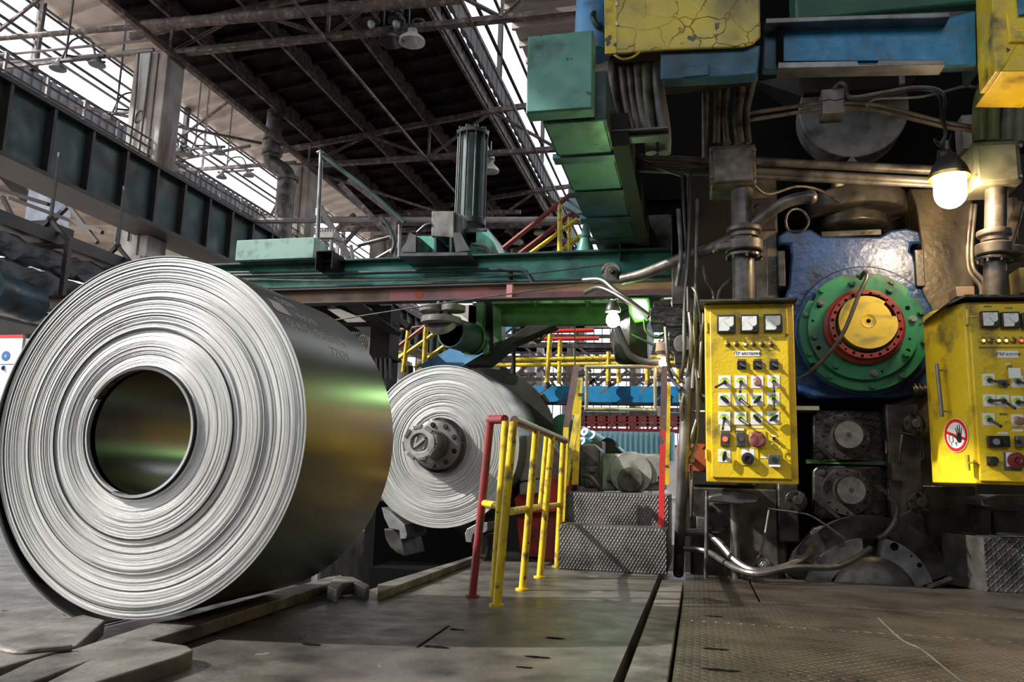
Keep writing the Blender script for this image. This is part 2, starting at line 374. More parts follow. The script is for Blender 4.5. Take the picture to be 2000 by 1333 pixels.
    def build(s, name, mats, parent=None, bev=0., smooth=True, label=None, kind=None):
        me = bpy.data.meshes.new(name); off = worldloc(parent) if parent else Vector((0, 0, 0))
        bm = bmesh.new(); vv = [bm.verts.new(q - off) for q in s.v]
        for f, mi in zip(s.f, s.m):
            try:
                ff = bm.faces.new([vv[i] for i in f]); ff.material_index = mi; ff.smooth = smooth
            except ValueError: pass
        bmesh.ops.remove_doubles(bm, verts=bm.verts, dist=1e-5)
        bmesh.ops.recalc_face_normals(bm, faces=bm.faces)
        if smooth:
            for e in bm.edges:
                if len(e.link_faces) != 2 or e.calc_face_angle(0) > .6: e.smooth = False
        bm.to_mesh(me); bm.free()
        for mn in (mats if isinstance(mats, (list, tuple)) else [mats]): me.materials.append(MATS[mn])
        o = bpy.data.objects.new(name, me); C.objects.link(o); o.parent = parent
        if bev:
            md = o.modifiers.new('bevel', 'BEVEL'); md.width = bev; md.segments = 2; md.limit_method = 'ANGLE'; md.angle_limit = .7
        if label: o['label'] = label
        if kind: o['kind'] = kind
        return o
def copy_tree(o, parent=None, loc=None, label=None, group=None):
    c = o.copy(); C.objects.link(c); c.parent = parent
    if loc is not None: c.location = loc
    if label: c['label'] = label
    if group: c['group'] = group
    for ch in list(o.children): copy_tree(ch, c)
    return c
def single(mb, name, mats, label, cat, group=None, **k):     # a thing that is one mesh
    return tag(mb.build(name, mats, **k), label, cat, group)
def struct(mb, name, mats, **k): return mb.build(name, mats, kind='structure', **k)
def bpx(mb, x0, y0, x1, y1, Y, D):               # axis-aligned box whose front covers a pixel rectangle on plane Y
    ym = (y0 + y1) / 2; xm = (x0 + x1) / 2
    return mb.box((P(x0, ym, Y).x, Y, P(xm, y1, Y).z), (P(x1, ym, Y).x, Y + D, P(xm, y0, Y).z))
def ppx(mb, poly, Y, D): return mb.prism([P(x, y, Y) for x, y in poly], (0, D, 0))
def cpx(mb, px, py, Y, r, D, n=32):              # cylinder along Y, r in pixels
    R_ = r * sc(px, py, Y); c = P(px, py, Y); return mb.cyl(c, c + Vector((0, D, 0)), R_, n)
def text_mesh(txt, size, mname, shear=0., ext=.0005):
    cu = bpy.data.curves.new('t', 'FONT'); cu.body = txt; cu.size = size; cu.align_x = 'CENTER'; cu.align_y = 'CENTER'; cu.shear = shear; cu.extrude = ext
    ob = bpy.data.objects.new('t', cu); C.objects.link(ob)
    dg = bpy.context.evaluated_depsgraph_get(); me = bpy.data.meshes.new_from_object(ob.evaluated_get(dg))
    bpy.data.objects.remove(ob); bpy.data.curves.remove(cu)
    me.materials.clear(); me.materials.append(MATS[mname]); return me
def text_xz(txt, size, c, mname, name, parent, shear=0.):    # upright lettering facing -Y
    me = text_mesh(txt, size, mname, shear); off = worldloc(parent) if parent else Vector((0, 0, 0))
    for v in me.vertices: v.co = Vector((v.co.x, -v.co.z, v.co.y)) + Vector(c) - off
    me.name = name; o = bpy.data.objects.new(name, me); C.objects.link(o); o.parent = parent; return o
X_ = Vector((1, 0, 0)); Y_ = Vector((0, 1, 0)); Z_ = Vector((0, 0, 1))
def bolt(name, c, r, parent, mname, t=.02, axis=(0, -1, 0)):
    a = Vector(axis).normalized(); mb = MB(); c = Vector(c)
    mb.cyl(c, c + a * t * .35, r * 1.35, 16); mb.cyl(c + a * t * .3, c + a * t, r, 6)
    return mb.build(name, mname, parent, smooth=False)
exec_parts = []

# ================================================================== THE HALL
COLX = -10.8; BAY = [13.2 + 6.1 * k for k in range(6)]
def rz(x): return 10.2 + .115 * (x + 10.5)
# main floor slab (deck between coil pit and plates), lower pit floor, left floor, far floor
mb = MB()
mb.box((-1.93, .6, -.35), (-.30, 7.4, 0)); struct(mb, 'floor', 'slab')
mb = MB(); mb.box((-2.6, .6, -.30), (-1.95, 4.75, -.02)); struct(mb, 'floor', 'slab')
mb = MB(); mb.box((-12, 4.6, -1.6), (-1.95, 4.9, -.31)); struct(mb, 'wall_pit', 'near_black')  # near-black in place of the shade inside the pit
mb = MB(); mb.box((-14, .5, -.30), (-2.62, 4.75, -.02)); struct(mb, 'floor', 'slab')
mb = MB(); mb.box((-12, 4.75, -1.7), (6, 60, -1.6)); struct(mb, 'floor', 'near_black')
mb = MB(); mb.box((-12, 13, -1.6), (12, 60, -.3)); struct(mb, 'floor', 'slab')
mb = MB(); mb.box((-11.5, 4.75, -1.6), (-5.2, 60, -.25)); struct(mb, 'floor', 'slab')
mb = MB(); mb.box((-20, 4.75, -1.6), (-11.5, 60, -.25)); struct(mb, 'floor', 'roof_pale')  # pale so the unseen floor bounces light up into the side bay
mb = MB(); mb.box((-.30, .6, -.45), (4.2, 7.4, -.10)); struct(mb, 'floor', 'slab')
# unseen dark walls added behind and beside the viewer to cut flat frontal light
mb = MB(); mb.box((-16, -9.2, -.2), (9, -9, 6.5)); struct(mb, 'wall_front', 'near_black')
mb = MB(); mb.box((9, -9, -.2), (9.2, 12, 13)); mb.box((9, 12, -1.6), (9.2, 46, 3)); mb.box((9, 12, 7), (9.2, 46, 13)); struct(mb, 'wall_right', 'near_black')
mb = MB()
for k in range(18): mb.box((9.05, 12 + 2 * k, 3), (9.15, 12.12 + 2 * k, 7))
fr = struct(mb, 'added_window_4', 'girder_edge', smooth=False)  # unseen glazing added to let daylight into the far hall
mb = MB(); mb.box((9.09, 12, 3), (9.11, 46, 7)); mb.build('pane', 'pane', fr)
mb = MB(); mb.box((-14, -9, -.3), (9, .6, -.12)); struct(mb, 'floor', 'slab')
# ceiling of the main bay with cross ribs, and its longitudinal beams
mb = MB()
mb.prism([(-11.7, 11, rz(-11.7)), (-5.35, 11, rz(-5.35)), (-5.35, 11, rz(-5.35) + .15), (-11.7, 11, rz(-11.7) + .15)], (0, 40, 0))
for k in range(50):
    y = 11.2 + .79 * k
    mb.prism([(-11.6, y, rz(-11.6) - .14), (-5.4, y, rz(-5.4) - .14), (-5.4, y, rz(-5.4) + .01), (-11.6, y, rz(-11.6) + .01)], (0, .09, 0))
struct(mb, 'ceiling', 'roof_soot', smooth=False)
mb = MB()
mb.prism([(-9.6, -9, rz(-9.6)), (9, -9, rz(9)), (9, -9, rz(9) + .15), (-9.6, -9, rz(-9.6) + .15)], (0, 19.9, 0))
struct(mb, 'ceiling', 'roof_soot', smooth=False)  # unseen roof, its left edge set to keep sun off the upper mill
for x in (-10.5, -8.95, -7.2, -5.48):
    mb = MB(); z = rz(x); mb.box((x - .08, 11, z - .32), (x + .08, 51, z - .02)); mb.box((x - .035, 11, z - .40), (x + .035, 51, z - .3))
    struct(mb, 'trim_%d' % (int(-x)), 'roof_beam', smooth=False)
# upper roof over the left lantern and over the right lantern (pale, daylit)
mb = MB(); sl = .26
q = lambda x: 12.55 + sl * (x + 16.5)
mb.prism([(-16.7, 8, q(-16.7)), (-13, 8, q(-13)), (-13, 8, q(-13) + .12), (-16.7, 8, q(-16.7) + .12)], (0, 44, 0))
for k in range(54):
    y = 8.2 + .8 * k; mb.prism([(-16.6, y, q(-16.6) - .18), (-11, y, q(-11) - .18), (-11, y, q(-11) + .01), (-16.6, y, q(-16.6) + .01)], (0, .10, 0))
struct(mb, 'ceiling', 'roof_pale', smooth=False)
mb = MB(); q2 = lambda x: 13.3 + .06 * (x + 5)
mb.prism([(-5.0, 11, q2(-5)), (0, 11, q2(0)), (0, 11, q2(0) + .12), (-5.0, 11, q2(-5) + .12)], (0, 19, 0))
for k in range(20):
    y = 11.4 + .95 * k; mb.prism([(-5, y, q2(-5) - .2), (0, y, q2(0) - .2), (0, y, q2(0)), (-5, y, q2(-5))], (0, .12, 0))
struct(mb, 'ceiling', 'roof_pale', smooth=False)
# left clerestory wall: corrugated parapet, glass with mullions
WX = -16.5
mb = MB()
for k in range(140):
    y = 9 + .3 * k; mb.box((WX - .1, y, 9.35), (WX, y + .15, 10.62)); mb.box((WX - .1, y + .15, 9.35), (WX - .05, y + .3, 10.62))
struct(mb, 'wall_left', 'wall_panel', smooth=False)
mb = MB()
for z in (10.66, 11.22, 11.80, 12.38): mb.box((WX - .04, 9, z - .02), (WX + .04, 51, z + .02))
for k in range(7): mb.box((WX - .07, 9.4 + 6.1 * k, 10.6), (WX + .07, 9.55 + 6.1 * k, 12.5))
fr = struct(mb, 'window_1', 'girder_edge', smooth=False)
mb = MB(); mb.box((WX - .01, 9, 10.66), (WX + .01, 51, 12.38)); mb.build('pane', 'pane', fr)
# right lantern: curb and glazing
mb = MB()
for k in range(76):
    y = 11 + .5 * k; mb.box((-5.22, y, 10.7), (-5.1, y + .25, 11.32)); mb.box((-5.19, y + .25, 10.7), (-5.12, y + .5, 11.32))
struct(mb, 'wall_right', 'wall_panel', smooth=False)
mb = MB()
for z in (11.36, 12.0, 13.2): mb.box((-5.2, 11, z - .03), (-5.12, 49, z + .03))
for k in range(7): mb.box((-5.22, 13.2 + 6.1 * k, 11.3), (-5.1, 13.35 + 6.1 * k, 13.3))
fr = struct(mb, 'window_2', 'girder_edge', smooth=False)
mb = MB(); mb.box((-5.17, 11, 11.36), (-5.15, 49, 13.2)); mb.build('pane', 'pane', fr)
# ceiling of the lower side bay seen under the crane girder
mb = MB(); q3 = lambda x: 8.9 - .03 * (x + 17)
mb.prism([(-17, 9, q3(-17)), (-27, 9, q3(-27)), (-27, 9, q3(-27) + .12), (-17, 9, q3(-17) + .12)], (0, 45, 0))
for k in range(15):
    y = 10 + 3. * k; mb.prism([(-17, y, q3(-17) - .3), (-27, y, q3(-27) - .3), (-27, y, q3(-27)), (-17, y, q3(-17))], (0, .16, 0))
struct(mb, 'ceiling', 'roof_pale', smooth=False)
# far end wall with daylit glazing
mb = MB(); yb = 46
mb.box((-17, yb, -1.6), (12, yb + .2, 2.6)); mb.box((-17, yb, 5.2), (12, yb + .2, 5.9)); mb.box((-17, yb, 9.4), (12, yb + .2, 11))
for k in range(9): mb.box((-17 + 3.3 * k, yb, -1.6), (-16.4 + 3.3 * k, yb + .2, 11))
struct(mb, 'wall_back', 'roof_pale', smooth=False)
mb = MB()
for z in (2.6, 3.9, 5.2, 6.6, 8.0, 9.4): mb.box((-17, yb - .05, z - .04), (12, yb, z + .04))
for k in range(60): mb.box((-17 + .48 * k, yb - .05, 2.6), (-16.95 + .48 * k, yb, 9.4))
fr = struct(mb, 'window_3', 'girder_edge', smooth=False)
mb = MB(); mb.box((-17, yb + .08, 2.6), (12, yb + .1, 9.4)); mb.build('pane', 'pane', fr)
# dark side wall of the hall left of the pit, under the girder
mb = MB(); mb.box((-13.4, 15, -.3), (-13.2, 46, 2.6)); struct(mb, 'wall_far_left', 'near_black')

# ---- columns
for k, y in enumerate(BAY[:4]):
    if k == 0: lb = 'rust-streaked concrete column carrying the green crane girder, nearest of the row, numbered 28'
    elif k == 1: lb = 'rust-streaked concrete column behind the vertical elbow duct'
    else: lb = 'distant concrete column of the crane row, between the far roof trusses'
    t = thing('concrete_column', lb, 'column', (COLX, y, -.25), 'concrete columns of the crane row')
    mb = MB(); mb.box((-11.2, y - .28, 4.7), (-10.42, y + .28, 9.05)); mb.box((-11.0, y - .32, 4.7), (-10.62, y - .28, 9.0)); mb.build('shaft', 'concrete_col', t, bev=.02, smooth=False)
    mb = MB(); mb.box((-11.35, y - .4, -.25), (-10.45, y + .4, 4.7)); mb.box((-10.45, y - .3, -.25), (-9.6, y + .3, 4.45)); mb.build('pedestal', 'concrete_col', t, bev=.02, smooth=False)
    if k == 0:
        text_xz('28', .34, (-10.52, y - .29, 6.35), 'col_mark', 'number', t)
        text_xz('0', .40, (-10.95, y - .33, 7.6), 'text_black', 'mark', t, shear=.3)
        mb = MB(); mb.tube([(-11.05, y - .36, 9), (-11.0, y - .36, 7.5), (-11.08, y - .36, 5)], .02); mb.tube([(-10.75, y - .36, 9), (-10.8, y - .36, 5)], .02); mb.build('conduit', 'steel_dark', t)
t = thing('concrete_column', 'pale bluish concrete column in the side bay, seen under the crane girder', 'column', (-16.9, 16.4, -.25))
mb = MB(); a = P(83, 430, 16.4); mb.box((a.x - .35, 16.2, -.25), (a.x + .35, 16.9, 9)); mb.build('shaft', 'concrete_pale', t, smooth=False)
mb = MB(); mb.box((a.x - .5, 16.1, 6.55), (a.x + .45, 17, 6.75)); mb.bar((a.x - 1.4, 16.4, 8.2), (a.x + .1, 16.4, 6.9), .25); mb.build('bracket', 'girder_edge', t, smooth=False)

# ---- crane girder
t = thing('crane_girder', 'long dark green plate crane girder with stiffeners and a walkway rail on concrete columns', 'girder', (-10.1, 4, 4.7))
mb = MB(); mb.box((-10.12, 4, 5.2), (-10.08, 46, 6.28)); mb.build('web_plate', 'girder_green', t, smooth=False)
mb = MB(); mb.box((-10.3, 4, 6.28), (-9.93, 46, 6.33)); mb.box((-10.17, 4, 6.33), (-10.08, 46, 6.44)); mb.build('top_flange', 'girder_edge', t, smooth=False)
mb = MB(); mb.box((-10.7, 4, 5.13), (-9.93, 46, 5.2)); mb.build('bottom_flange', 'girder_edge', t, smooth=False)
for k in range(34):
    y = 7.4 + .84 * k; mb = MB(); mb.box((-10.09, y - .03, 5.2), (-9.95, y + .03, 6.28)); mb.build('stiffener', 'girder_edge', t, smooth=False)
for k in range(34):
    y = 7.8 + .84 * k; mb = MB(); mb.box((-10.62, y - .02, 6.3), (-10.58, y + .02, 7.12)); mb.build('rail_post', 'truss_pale', t, smooth=False)
for z in (6.55, 6.75, 6.93, 7.1):
    mb = MB(); mb.box((-10.61, 7, z), (-10.585, 40, z + .03)); mb.build('guard_rail', 'girder_edge', t, smooth=False)

# ---- roof trusses across the bay
def truss(y, label):
    t = thing('roof_truss', label, 'roof truss', (-10.8, y, 9.05), 'steel roof trusses across the main bay')
    XE = 4.; zb = 9.15
    mb = MB(); mb.bar((-11.0, y, zb), (XE, y, zb), .07, .13); mb.bar((-11.0, y, zb - .06), (XE, y, zb - .06), .16, .02); mb.build('bottom_chord', 'truss_steel', t, smooth=False)
    mb = MB(); mb.bar((-11.6, y, rz(-11.6) - .45), (-5.2, y, rz(-5.2) - .45), .10, .14); mb.bar((-5.2, y, rz(-5.2) - .45), (XE, y, rz(-1) - .3), .10, .14); mb.build('top_chord', 'truss_steel', t, smooth=False)
    bn = [-10.6, -7.05, -3.5, .05]; tn = [-8.85, -5.3, -1.8, 1.8]
    top = lambda x: Vector((x, y, rz(min(x, -1)) - .47))
    for i, x in enumerate(bn):
        mb = MB(); mb.bar((x, y, zb), top(x), .06); mb.build('vertical_strut', 'truss_steel', t, smooth=False)
        mb = MB(); mb.angle((x, y, zb), top(tn[i]), .09); mb.build('diagonal_strut', 'truss_steel', t, smooth=False)
        if i: mb = MB(); mb.angle(top(tn[i - 1]), (x, y, zb), .09); mb.build('diagonal_strut', 'truss_steel', t, smooth=False)
    mb = MB(); mb.bar((-16.4, y, zb + .1), (-11, y, zb + .1), .06, .10); mb.build('side_chord', 'truss_steel', t, smooth=False)
    mb = MB(); mb.bar((-16.4, y, zb + .1), (-11.4, y, 12.6), .06); mb.bar((-14, y, zb + .1), (-14, y, 13), .05); mb.build('side_strut', 'truss_steel', t, smooth=False)
labs = ['rusty roof truss nearest the viewer, crossing the top of the photo above the first column',
        'second roof truss back, meeting the column behind the elbow duct',
        'third roof truss back, passing behind the top of the hydraulic cylinder',
        'fourth roof truss back in the dark of the hall', 'farthest roof truss before the end wall']
for y, lb in zip(BAY, labs): truss(y, lb)
# longitudinal beams along column tops
for x, z, lb in ((-10.35, 8.97, 'long rusty eaves beam running back along the column tops'), (-7.05, 9.05, 'thin steel tie running back between the lower truss chords'),
                 (-4.05, 9.05, 'steel tie running back along the lower truss chords beside the right skylight')):
    mb = MB(); mb.bar((x, 6, z), (x, 46, z), .12 if x < -10 else .05, .10 if x < -10 else .05); single(mb, 'tie_beam', 'truss_steel', lb, 'beam', smooth=False)
# flat wind braces between trusses
bl = [((-10.6, 19.5), (-7.05, 25.2)), ((-16.2, 13.2), (-11, 17.5)), ((-16.2, 18.6), (-11.4, 17.6)), ((-15.8, 25.4), (-11, 19.3))]
bw = ['behind the second column', 'in the left lantern beside the first column', 'in the left lantern, rising away from the first column', 'in the left lantern near the second column']
for (a, b), lb in zip(bl, bw):
    mb = MB(); mb.bar((a[0], a[1], 9.05), (b[0], b[1], 9.05), .06); single(mb, 'wind_brace', 'truss_steel', 'thin rusty wind brace ' + lb, 'brace', 'wind braces of the roof', smooth=False)
# bundled bus rails and thin rods in the left lantern
for i, (x, z) in enumerate(((-15.4, 11.5), (-14.6, 10.2))):
    mb = MB(); mb.tube([(x, 9, z), (x, 46, z)], .035, 6); single(mb, 'power_rail', 'girder_edge', ['upper', 'lower'][i] + ' dark conductor line running past the left clerestory glass', 'conductor', 'conductor lines in front of the left glazing')
for i, (px, py, y) in enumerate(((215, 230, 13.6), (285, 300, 15), (118, 125, 12.), (365, 300, 17.5), (425, 345, 20.))):
    c = P(px + 35, py - 10, y); t = thing('flood_lamp', ['lamp cluster left of the first column', 'lamp cluster just left of the column number', 'pair of lamps high at the left edge under the pipes', 'lamp cluster right of the first column', 'lamp cluster by the elbow duct'][i] + ', dark against the bright glass', 'lamp', c, 'lamp clusters in the left lantern')
    mb = MB(); mb.bar(c + Vector((-.6, 0, 0)), c + Vector((.6, 0, 0)), .05); mb.bar(c + Vector((-.3, 0, .1)), c + Vector((-.3, 1, .5)), .04); mb.tube([c + Vector((-.4, 0, 0)), c + Vector((-.2, 0, .4)), c + Vector((.2, 0, .4)), c + Vector((.4, 0, 0))], .02, 6); mb.bar(c + Vector((-.3, 0, 0)), Vector((c.x - .3, c.y, 12.6 + .26 * (c.x + 16.2))), .03); mb.build('bracket', 'girder_edge', t, smooth=False)
    for dx in (-.45, .45):
        mb = MB(); mb.lathe([(.04, .08), (.06, 0), (.16, -.11), (.16, -.13)], c + Vector((dx, 0, -.05)), Z_, 14); mb.build('shade', 'steel_mid', t)

# ---- overhead pipes along the nearest truss
mb = MB(); mb.tube([P(-60, 80, 12.6), P(280, 52, 12.6)], .06, 10, False); mb.tube([P(280, 51, 12.6), P(700, 14, 12.6), P(900, -3, 12.6)], .11, 12, False)
single(mb, 'overhead_pipe', 'truss_steel', 'rusty pipe widening to the right, crossing the top of the photo', 'pipe')
for a, b, lb in (((-40, 112), (300, 78), 'upper'), ((-40, 128), (300, 98), 'lower')):
    mb = MB(); mb.tube([P(*a, 12.9), P(*b, 12.9)], .03, 8, False); single(mb, 'thin_pipe', 'truss_pale', lb + ' of two thin pale pipes reaching the first column from the left', 'pipe', 'thin pipes left of the first column')
# lamps on the nearest truss
for i, (px, py, k) in enumerate(((726, 34, 0), (775, 34, 0), (805, 72, 1), (765, 72, 1))):
    c = P(px, py, 12.9); t = thing('industrial_lamp', ['left upright lamp with a bulb standing on the nearest roof truss', 'right upright lamp with a bulb standing on the nearest roof truss',
        'white enamel shade lamp hanging below the nearest roof truss', 'dark shaded lamp hanging left of the white enamel shade'][i], 'lamp', c, 'lamps on the nearest roof truss')
    if k == 0:
        mb = MB(); mb.lathe([(.05, .22), (.11, .2), (.13, .08), (.10, .06), (.17, -.06), (.17, -.1), (.12, -.1)], c, Z_, 18); mb.build('housing', 'steel_dark', t)
        mb = MB(); mb.ball(c + Vector((0, 0, -.13)), .075, 12, (1, 1, 1.4)); mb.build('bulb', 'enamel', t)
    else:
        mb = MB(); mb.lathe([(.05, .16), (.09, .14), (.10, .06), (.24, -.06), (.25, -.12), (.23, -.12), (.08, .04)], c, Z_, 20); mb.build('shade', 'enamel' if i == 2 else 'steel_dark', t)
    mb = MB(); mb.tube([c + Vector((0, 0, .2)), c + Vector((.02, 0, .35)), c + Vector((.22, 0, .3)), c + Vector((.26, 0, -.2 if k == 0 else .1))], .018, 6); mb.build('bracket', 'steel_dark', t)
for i, (px, py) in enumerate(((950, 305), (958, 328), (1055, 452), (998, 448), (1010, 470))):
    y = 19.6 if i < 2 else 30; c = P(px, py, y); s_ = 1. if i < 2 else 1.1
    mb = MB(); mb.lathe([(.04, .3), (.07, .2), (.09, .1), (.23 * s_, -.05), (.24 * s_, -.12), (.2, -.1), (.03, .02)], c, Z_, 16)
    mb.tube([c + Vector((0, 0, .3)), c + Vector((0, 0, .75))], .015, 6)
    single(mb, 'pendant_lamp', 'enamel' if i != 3 else 'steel_mid', ['upper white lamp just right of the hydraulic cylinder', 'lower white lamp just right of the hydraulic cylinder',
        'distant white lamp behind the sloping red handrail', 'dim distant lamp left of the sloping red handrail', 'tiny far lamp between the hydraulic cylinder and the red handrail'][i], 'lamp', 'distant hanging lamps')
# ---- elbow duct in front of the second column
mb = MB(); Yd = 17.4
mb.tube([P(x, y, Yd) for x, y in ((539, 218), (532, 290), (530, 310))], .21, 14); mb.tube([P(x, y, Yd) for x, y in ((530, 305), (532, 318), (556, 335), (562, 350), (562, 372))], .19, 14)
mb.tube([P(x, y, Yd) for x, y in ((563, 352), (556, 400), (552, 470), (548, 540))] + [Vector((P(547, 545, Yd).x, Yd, -.25))], .22, 14); 
for (x, y) in ((531, 300), (563, 350), (534, 272)):
    c = P(x, y, Yd); mb.cyl(c - Vector((0, 0, .05)), c + Vector((0, 0, .05)), .265, 16)
single(mb, 'elbow_duct', 'pipe_grey', 'rusty grey round duct with an offset elbow in front of the second column', 'duct')

# ---- far overhead crane with yellow marks
t = thing('overhead_crane', 'dark travelling crane bridge with yellow marks far down the hall', 'crane', P(960, 460, 31))
mb = MB(); a = P(800, 433, 31); b = P(1180, 430, 31); mb.box((a.x, 31, a.z), (b.x, 31.6, a.z + .75)); mb.box((a.x - 6, 31, a.z - .25), (b.x, 31.1, a.z - .2)); mb.build('bridge_beam', 'girder_green', t, smooth=False)
for px in (1014, 1035):
    c = P(px, 424, 30.98); mb = MB()
    for dz in (-.1, .05): mb.box((c.x - .14, 30.95, c.z + dz), (c.x + .14, 30.99, c.z + dz + .09))
    mb.build('yellow_mark', 'yellow_rail', t)

# ---- left side: pipes, tray, hangers, girder
def rag(p, q, r, n=60, k=14):
    mb = MB(); p = Vector(p); q = Vector(q); u, v, d = frame(q - p); L_ = (q - p).length; vs = []
    for j in range(n + 1):
        for i in range(k):
            a = 2 * PI * i / k; rr = r * (1 + .22 * math.sin(j * 1.9 + i) * math.sin(i * 2.3 + j * .6) + random.uniform(-.10, .12))
            if math.sin(a) < -.6 and random.random() < .12: rr *= 1.7
            vs.append(p + d * L_ * j / n + (u * math.cos(a) + v * math.sin(a)) * rr)
    mb.add(vs, [(j * k + i, j * k + (i + 1) % k, (j + 1) * k + (i + 1) % k, (j + 1) * k + i) for j in range(n) for i in range(k)]); return mb
single(rag((-7.6, 5, 3.10), (-7.6, 12.5, 3.10), .13), 'insulated_pipe', 'ins_wrap', 'upper of two pipes wrapped in ragged dark insulation at the left edge', 'pipe', 'ragged insulated pipes', smooth=False)
single(rag((-7.6, 5, 2.80), (-7.6, 12.5, 2.78), .14), 'insulated_pipe', 'ins_wrap', 'lower of two pipes wrapped in ragged dark insulation at the left edge', 'pipe', 'ragged insulated pipes', smooth=False)
mb = MB(); mb.box((-7.9, 5, 3.28), (-7.45, 13, 3.32)); mb.box((-7.9, 5, 3.32), (-7.86, 13, 3.42)); mb.box((-7.49, 5, 3.32), (-7.45, 13, 3.43))
for i in range(4): mb.tube([(-7.8 + .09 * i, 5, 3.36), (-7.8 + .09 * i, 13, 3.36)], .035, 6)
single(mb, 'cable_tray', 'girder_edge', 'dark cable tray running back above the ragged insulated pipes', 'cable tray', smooth=False)
for i, y in enumerate((7.7, 8.85)):
    t = thing('pipe_hanger', ['nearer', 'farther'][i] + ' forked rod hanger holding the cable tray below the crane girder', 'hanger', (-7.6, y, 3.8), 'tray hangers')
    mb = MB(); mb.bar((-7.6, y, 3.6), (-7.6, y, 4.45), .03); mb.build('rod', 'girder_edge', t)
    mb = MB(); mb.bar((-7.6, y, 3.6), (-7.98, y, 3.25), .05); mb.bar((-7.6, y, 3.6), (-7.3, y, 3.3), .045); mb.bar((-7.3, y, 3.32), (-7.3, y, 2.62), .06); mb.ball((-7.6, y, 3.6), .05, 8); mb.bar((-7.98, y, 3.25), (-7.3, y, 3.25), .04); mb.build('yoke', 'girder_edge', t, smooth=False)
mb = MB(); a = P(-30, 560, 6.4); b = P(62, 597, 7.2); mb.cyl(a, b, .20, 24); mb.cyl(b, b + (b - a).normalized() * .03, .17, 24)
single(mb, 'steel_pipe', 'blue_edge', 'thick glossy blue-grey pipe end at the left edge below the insulated pipes', 'pipe')
# latticed roof truss of side bay
t = thing('side_bay_truss', 'dark lattice brace seen under the crane girder at the left', 'truss', P(120, 430, 14))
for a, b in (((-20, 365), (95, 400)), ((133, 400), (190, 475)), ((5, 385), (40, 458)), ((133, 402), (80, 455)), ((20, 388), (200, 455))):
    mb = MB(); mb.bar(P(*a, 14), P(*b, 14), .09, .08); mb.build('brace', 'girder_edge', t, smooth=False)

# ================================================================== COILS AND DECK
CY = .028; CR = .782; CC = Vector((-2.35, 3.02, .842)); CAX = Vector((math.sin(CY), math.cos(CY), 0)); CL = .90
def coil(name, label, face, CC, R, r0, L_, seed, group, steps=90):
    random.seed(seed)
    t = thing(name, label, 'steel coil', CC, group)
    prof = []; n = steps
    for i in range(n + 1):
        r = r0 + (R - r0) * i / n
        y = -.004 * math.sin(i * .21 + seed) + random.uniform(-.0035, .0035) + (.010 if random.random() < .05 else 0)
        prof.append((r, y)); prof.append((r + (R - r0) / n * .8, y + .0008))
    prof = prof[:-1]
    mb = MB(); mb.lathe([(r0, .02)] + prof + [(R, .004)], (0, 0, 0), Y_, 160, cap0=False, cap1=False)
    if seed == 3:
        mb.v = [q - Vector((.026 * (R - Vector((q.x, q.z)).length) / (R - r0), 0, 0)) for q in mb.v]
    mb.v = [Matrix.Rotation(-CY, 3, 'Z') @ q + CC for q in mb.v]
    f = mb.build('wound_edge', face, t)
    mb = MB(); mb.lathe([(R, .003), (R, L_), (r0 + .01, L_), (r0, L_ - .01), (r0, .02)], (0, 0, 0), Y_, 160, cap0=False, cap1=False)
    mb.v = [Matrix.Rotation(-CY, 3, 'Z') @ q + CC for q in mb.v]
    mb.build('outer_surface', 'coil_side', t)
    return t
t = coil('steel_coil', 'largest steel coil in front, dark polished side with chalk writing, open round core', 'coil_face', CC, CR, .272, CL, 3, 'steel coils')
def cyl_pt(a, y, r):     # a: angle from +X towards +Z
    q = Vector((r * math.cos(a), y, r * math.sin(a))); return Matrix.Rotation(-CY, 3, 'Z') @ q + CC
# loose outermost wrap, its tail touching down at the lower left
mb = MB(); vs = []; n = 90
for i in range(n + 1):
    a = math.radians(80 + (262 - 80) * i / n); k = max(0, (i / n - .25) / .75)
    r = CR + .004 + .030 * k * k; y0 = -.004 - .045 * k
    for (rr, yy) in ((r, y0), (r, .25), (r + .006, .25), (r + .006, y0)): vs.append(cyl_pt(a, yy, rr))
mb.add(vs, [(j * 4 + i, j * 4 + (i + 1) % 4, (j + 1) * 4 + (i + 1) % 4, (j + 1) * 4 + i) for j in range(n) for i in range(4)] + [(0, 1, 2, 3), tuple(n * 4 + i for i in (3, 2, 1, 0))])
mb.build('loose_outer_wrap', 'coil_edge', t)
mb = MB(); mb.lathe([(.272, -.016), (.284, -.018), (.284, .03), (.272, .03), (.272, -.016)], (0, 0, 0), Y_, 90, a0=-1.9, a1=2.6, cap0=False, cap1=False)
mb.v = [Matrix.Rotation(-CY, 3, 'Z') @ (q - X_ * .026) + CC for q in mb.v]; mb.build('inner_wrap', 'coil_edge', t)
mb = MB(); mb.ring((-.026, 0, 0), Y_, .2845, .292, -.002, .01, 90); mb.ring((-.016, 0, 0), Y_, .455, .459, -.006, .002, 120); mb.ring((-.008, 0, 0), Y_, .600, .603, -.006, .002, 120); mb.ring((0, 0, 0), Y_, .745, .748, -.006, .002, 120)
mb.v = [Matrix.Rotation(-CY, 3, 'Z') @ q + CC for q in mb.v]; mb.build('wrap_gap', 'black_plastic', t)
def wrap_text(txt, size, a_deg, y, name):
    me = text_mesh(txt, size, 'chalk', .1, 0); me.name = name
    for v in me.vertices:
        v.co = cyl_pt(math.radians(a_deg) + v.co.y / CR, y + v.co.x, CR + .0012) - CC
    o = bpy.data.objects.new(name, me); C.objects.link(o); o.parent = t
for txt, s_, a_, y_ in (('ОДЧ', .072, 52, .26), ('9х5?8', .072, 45, .34), ('51415', .074, 38.5, .17), ('845х1270', .074, 38, .47), ('72424', .078, 31.5, .48)):
    wrap_text(txt, s_, a_, y_, 'chalk_writing')
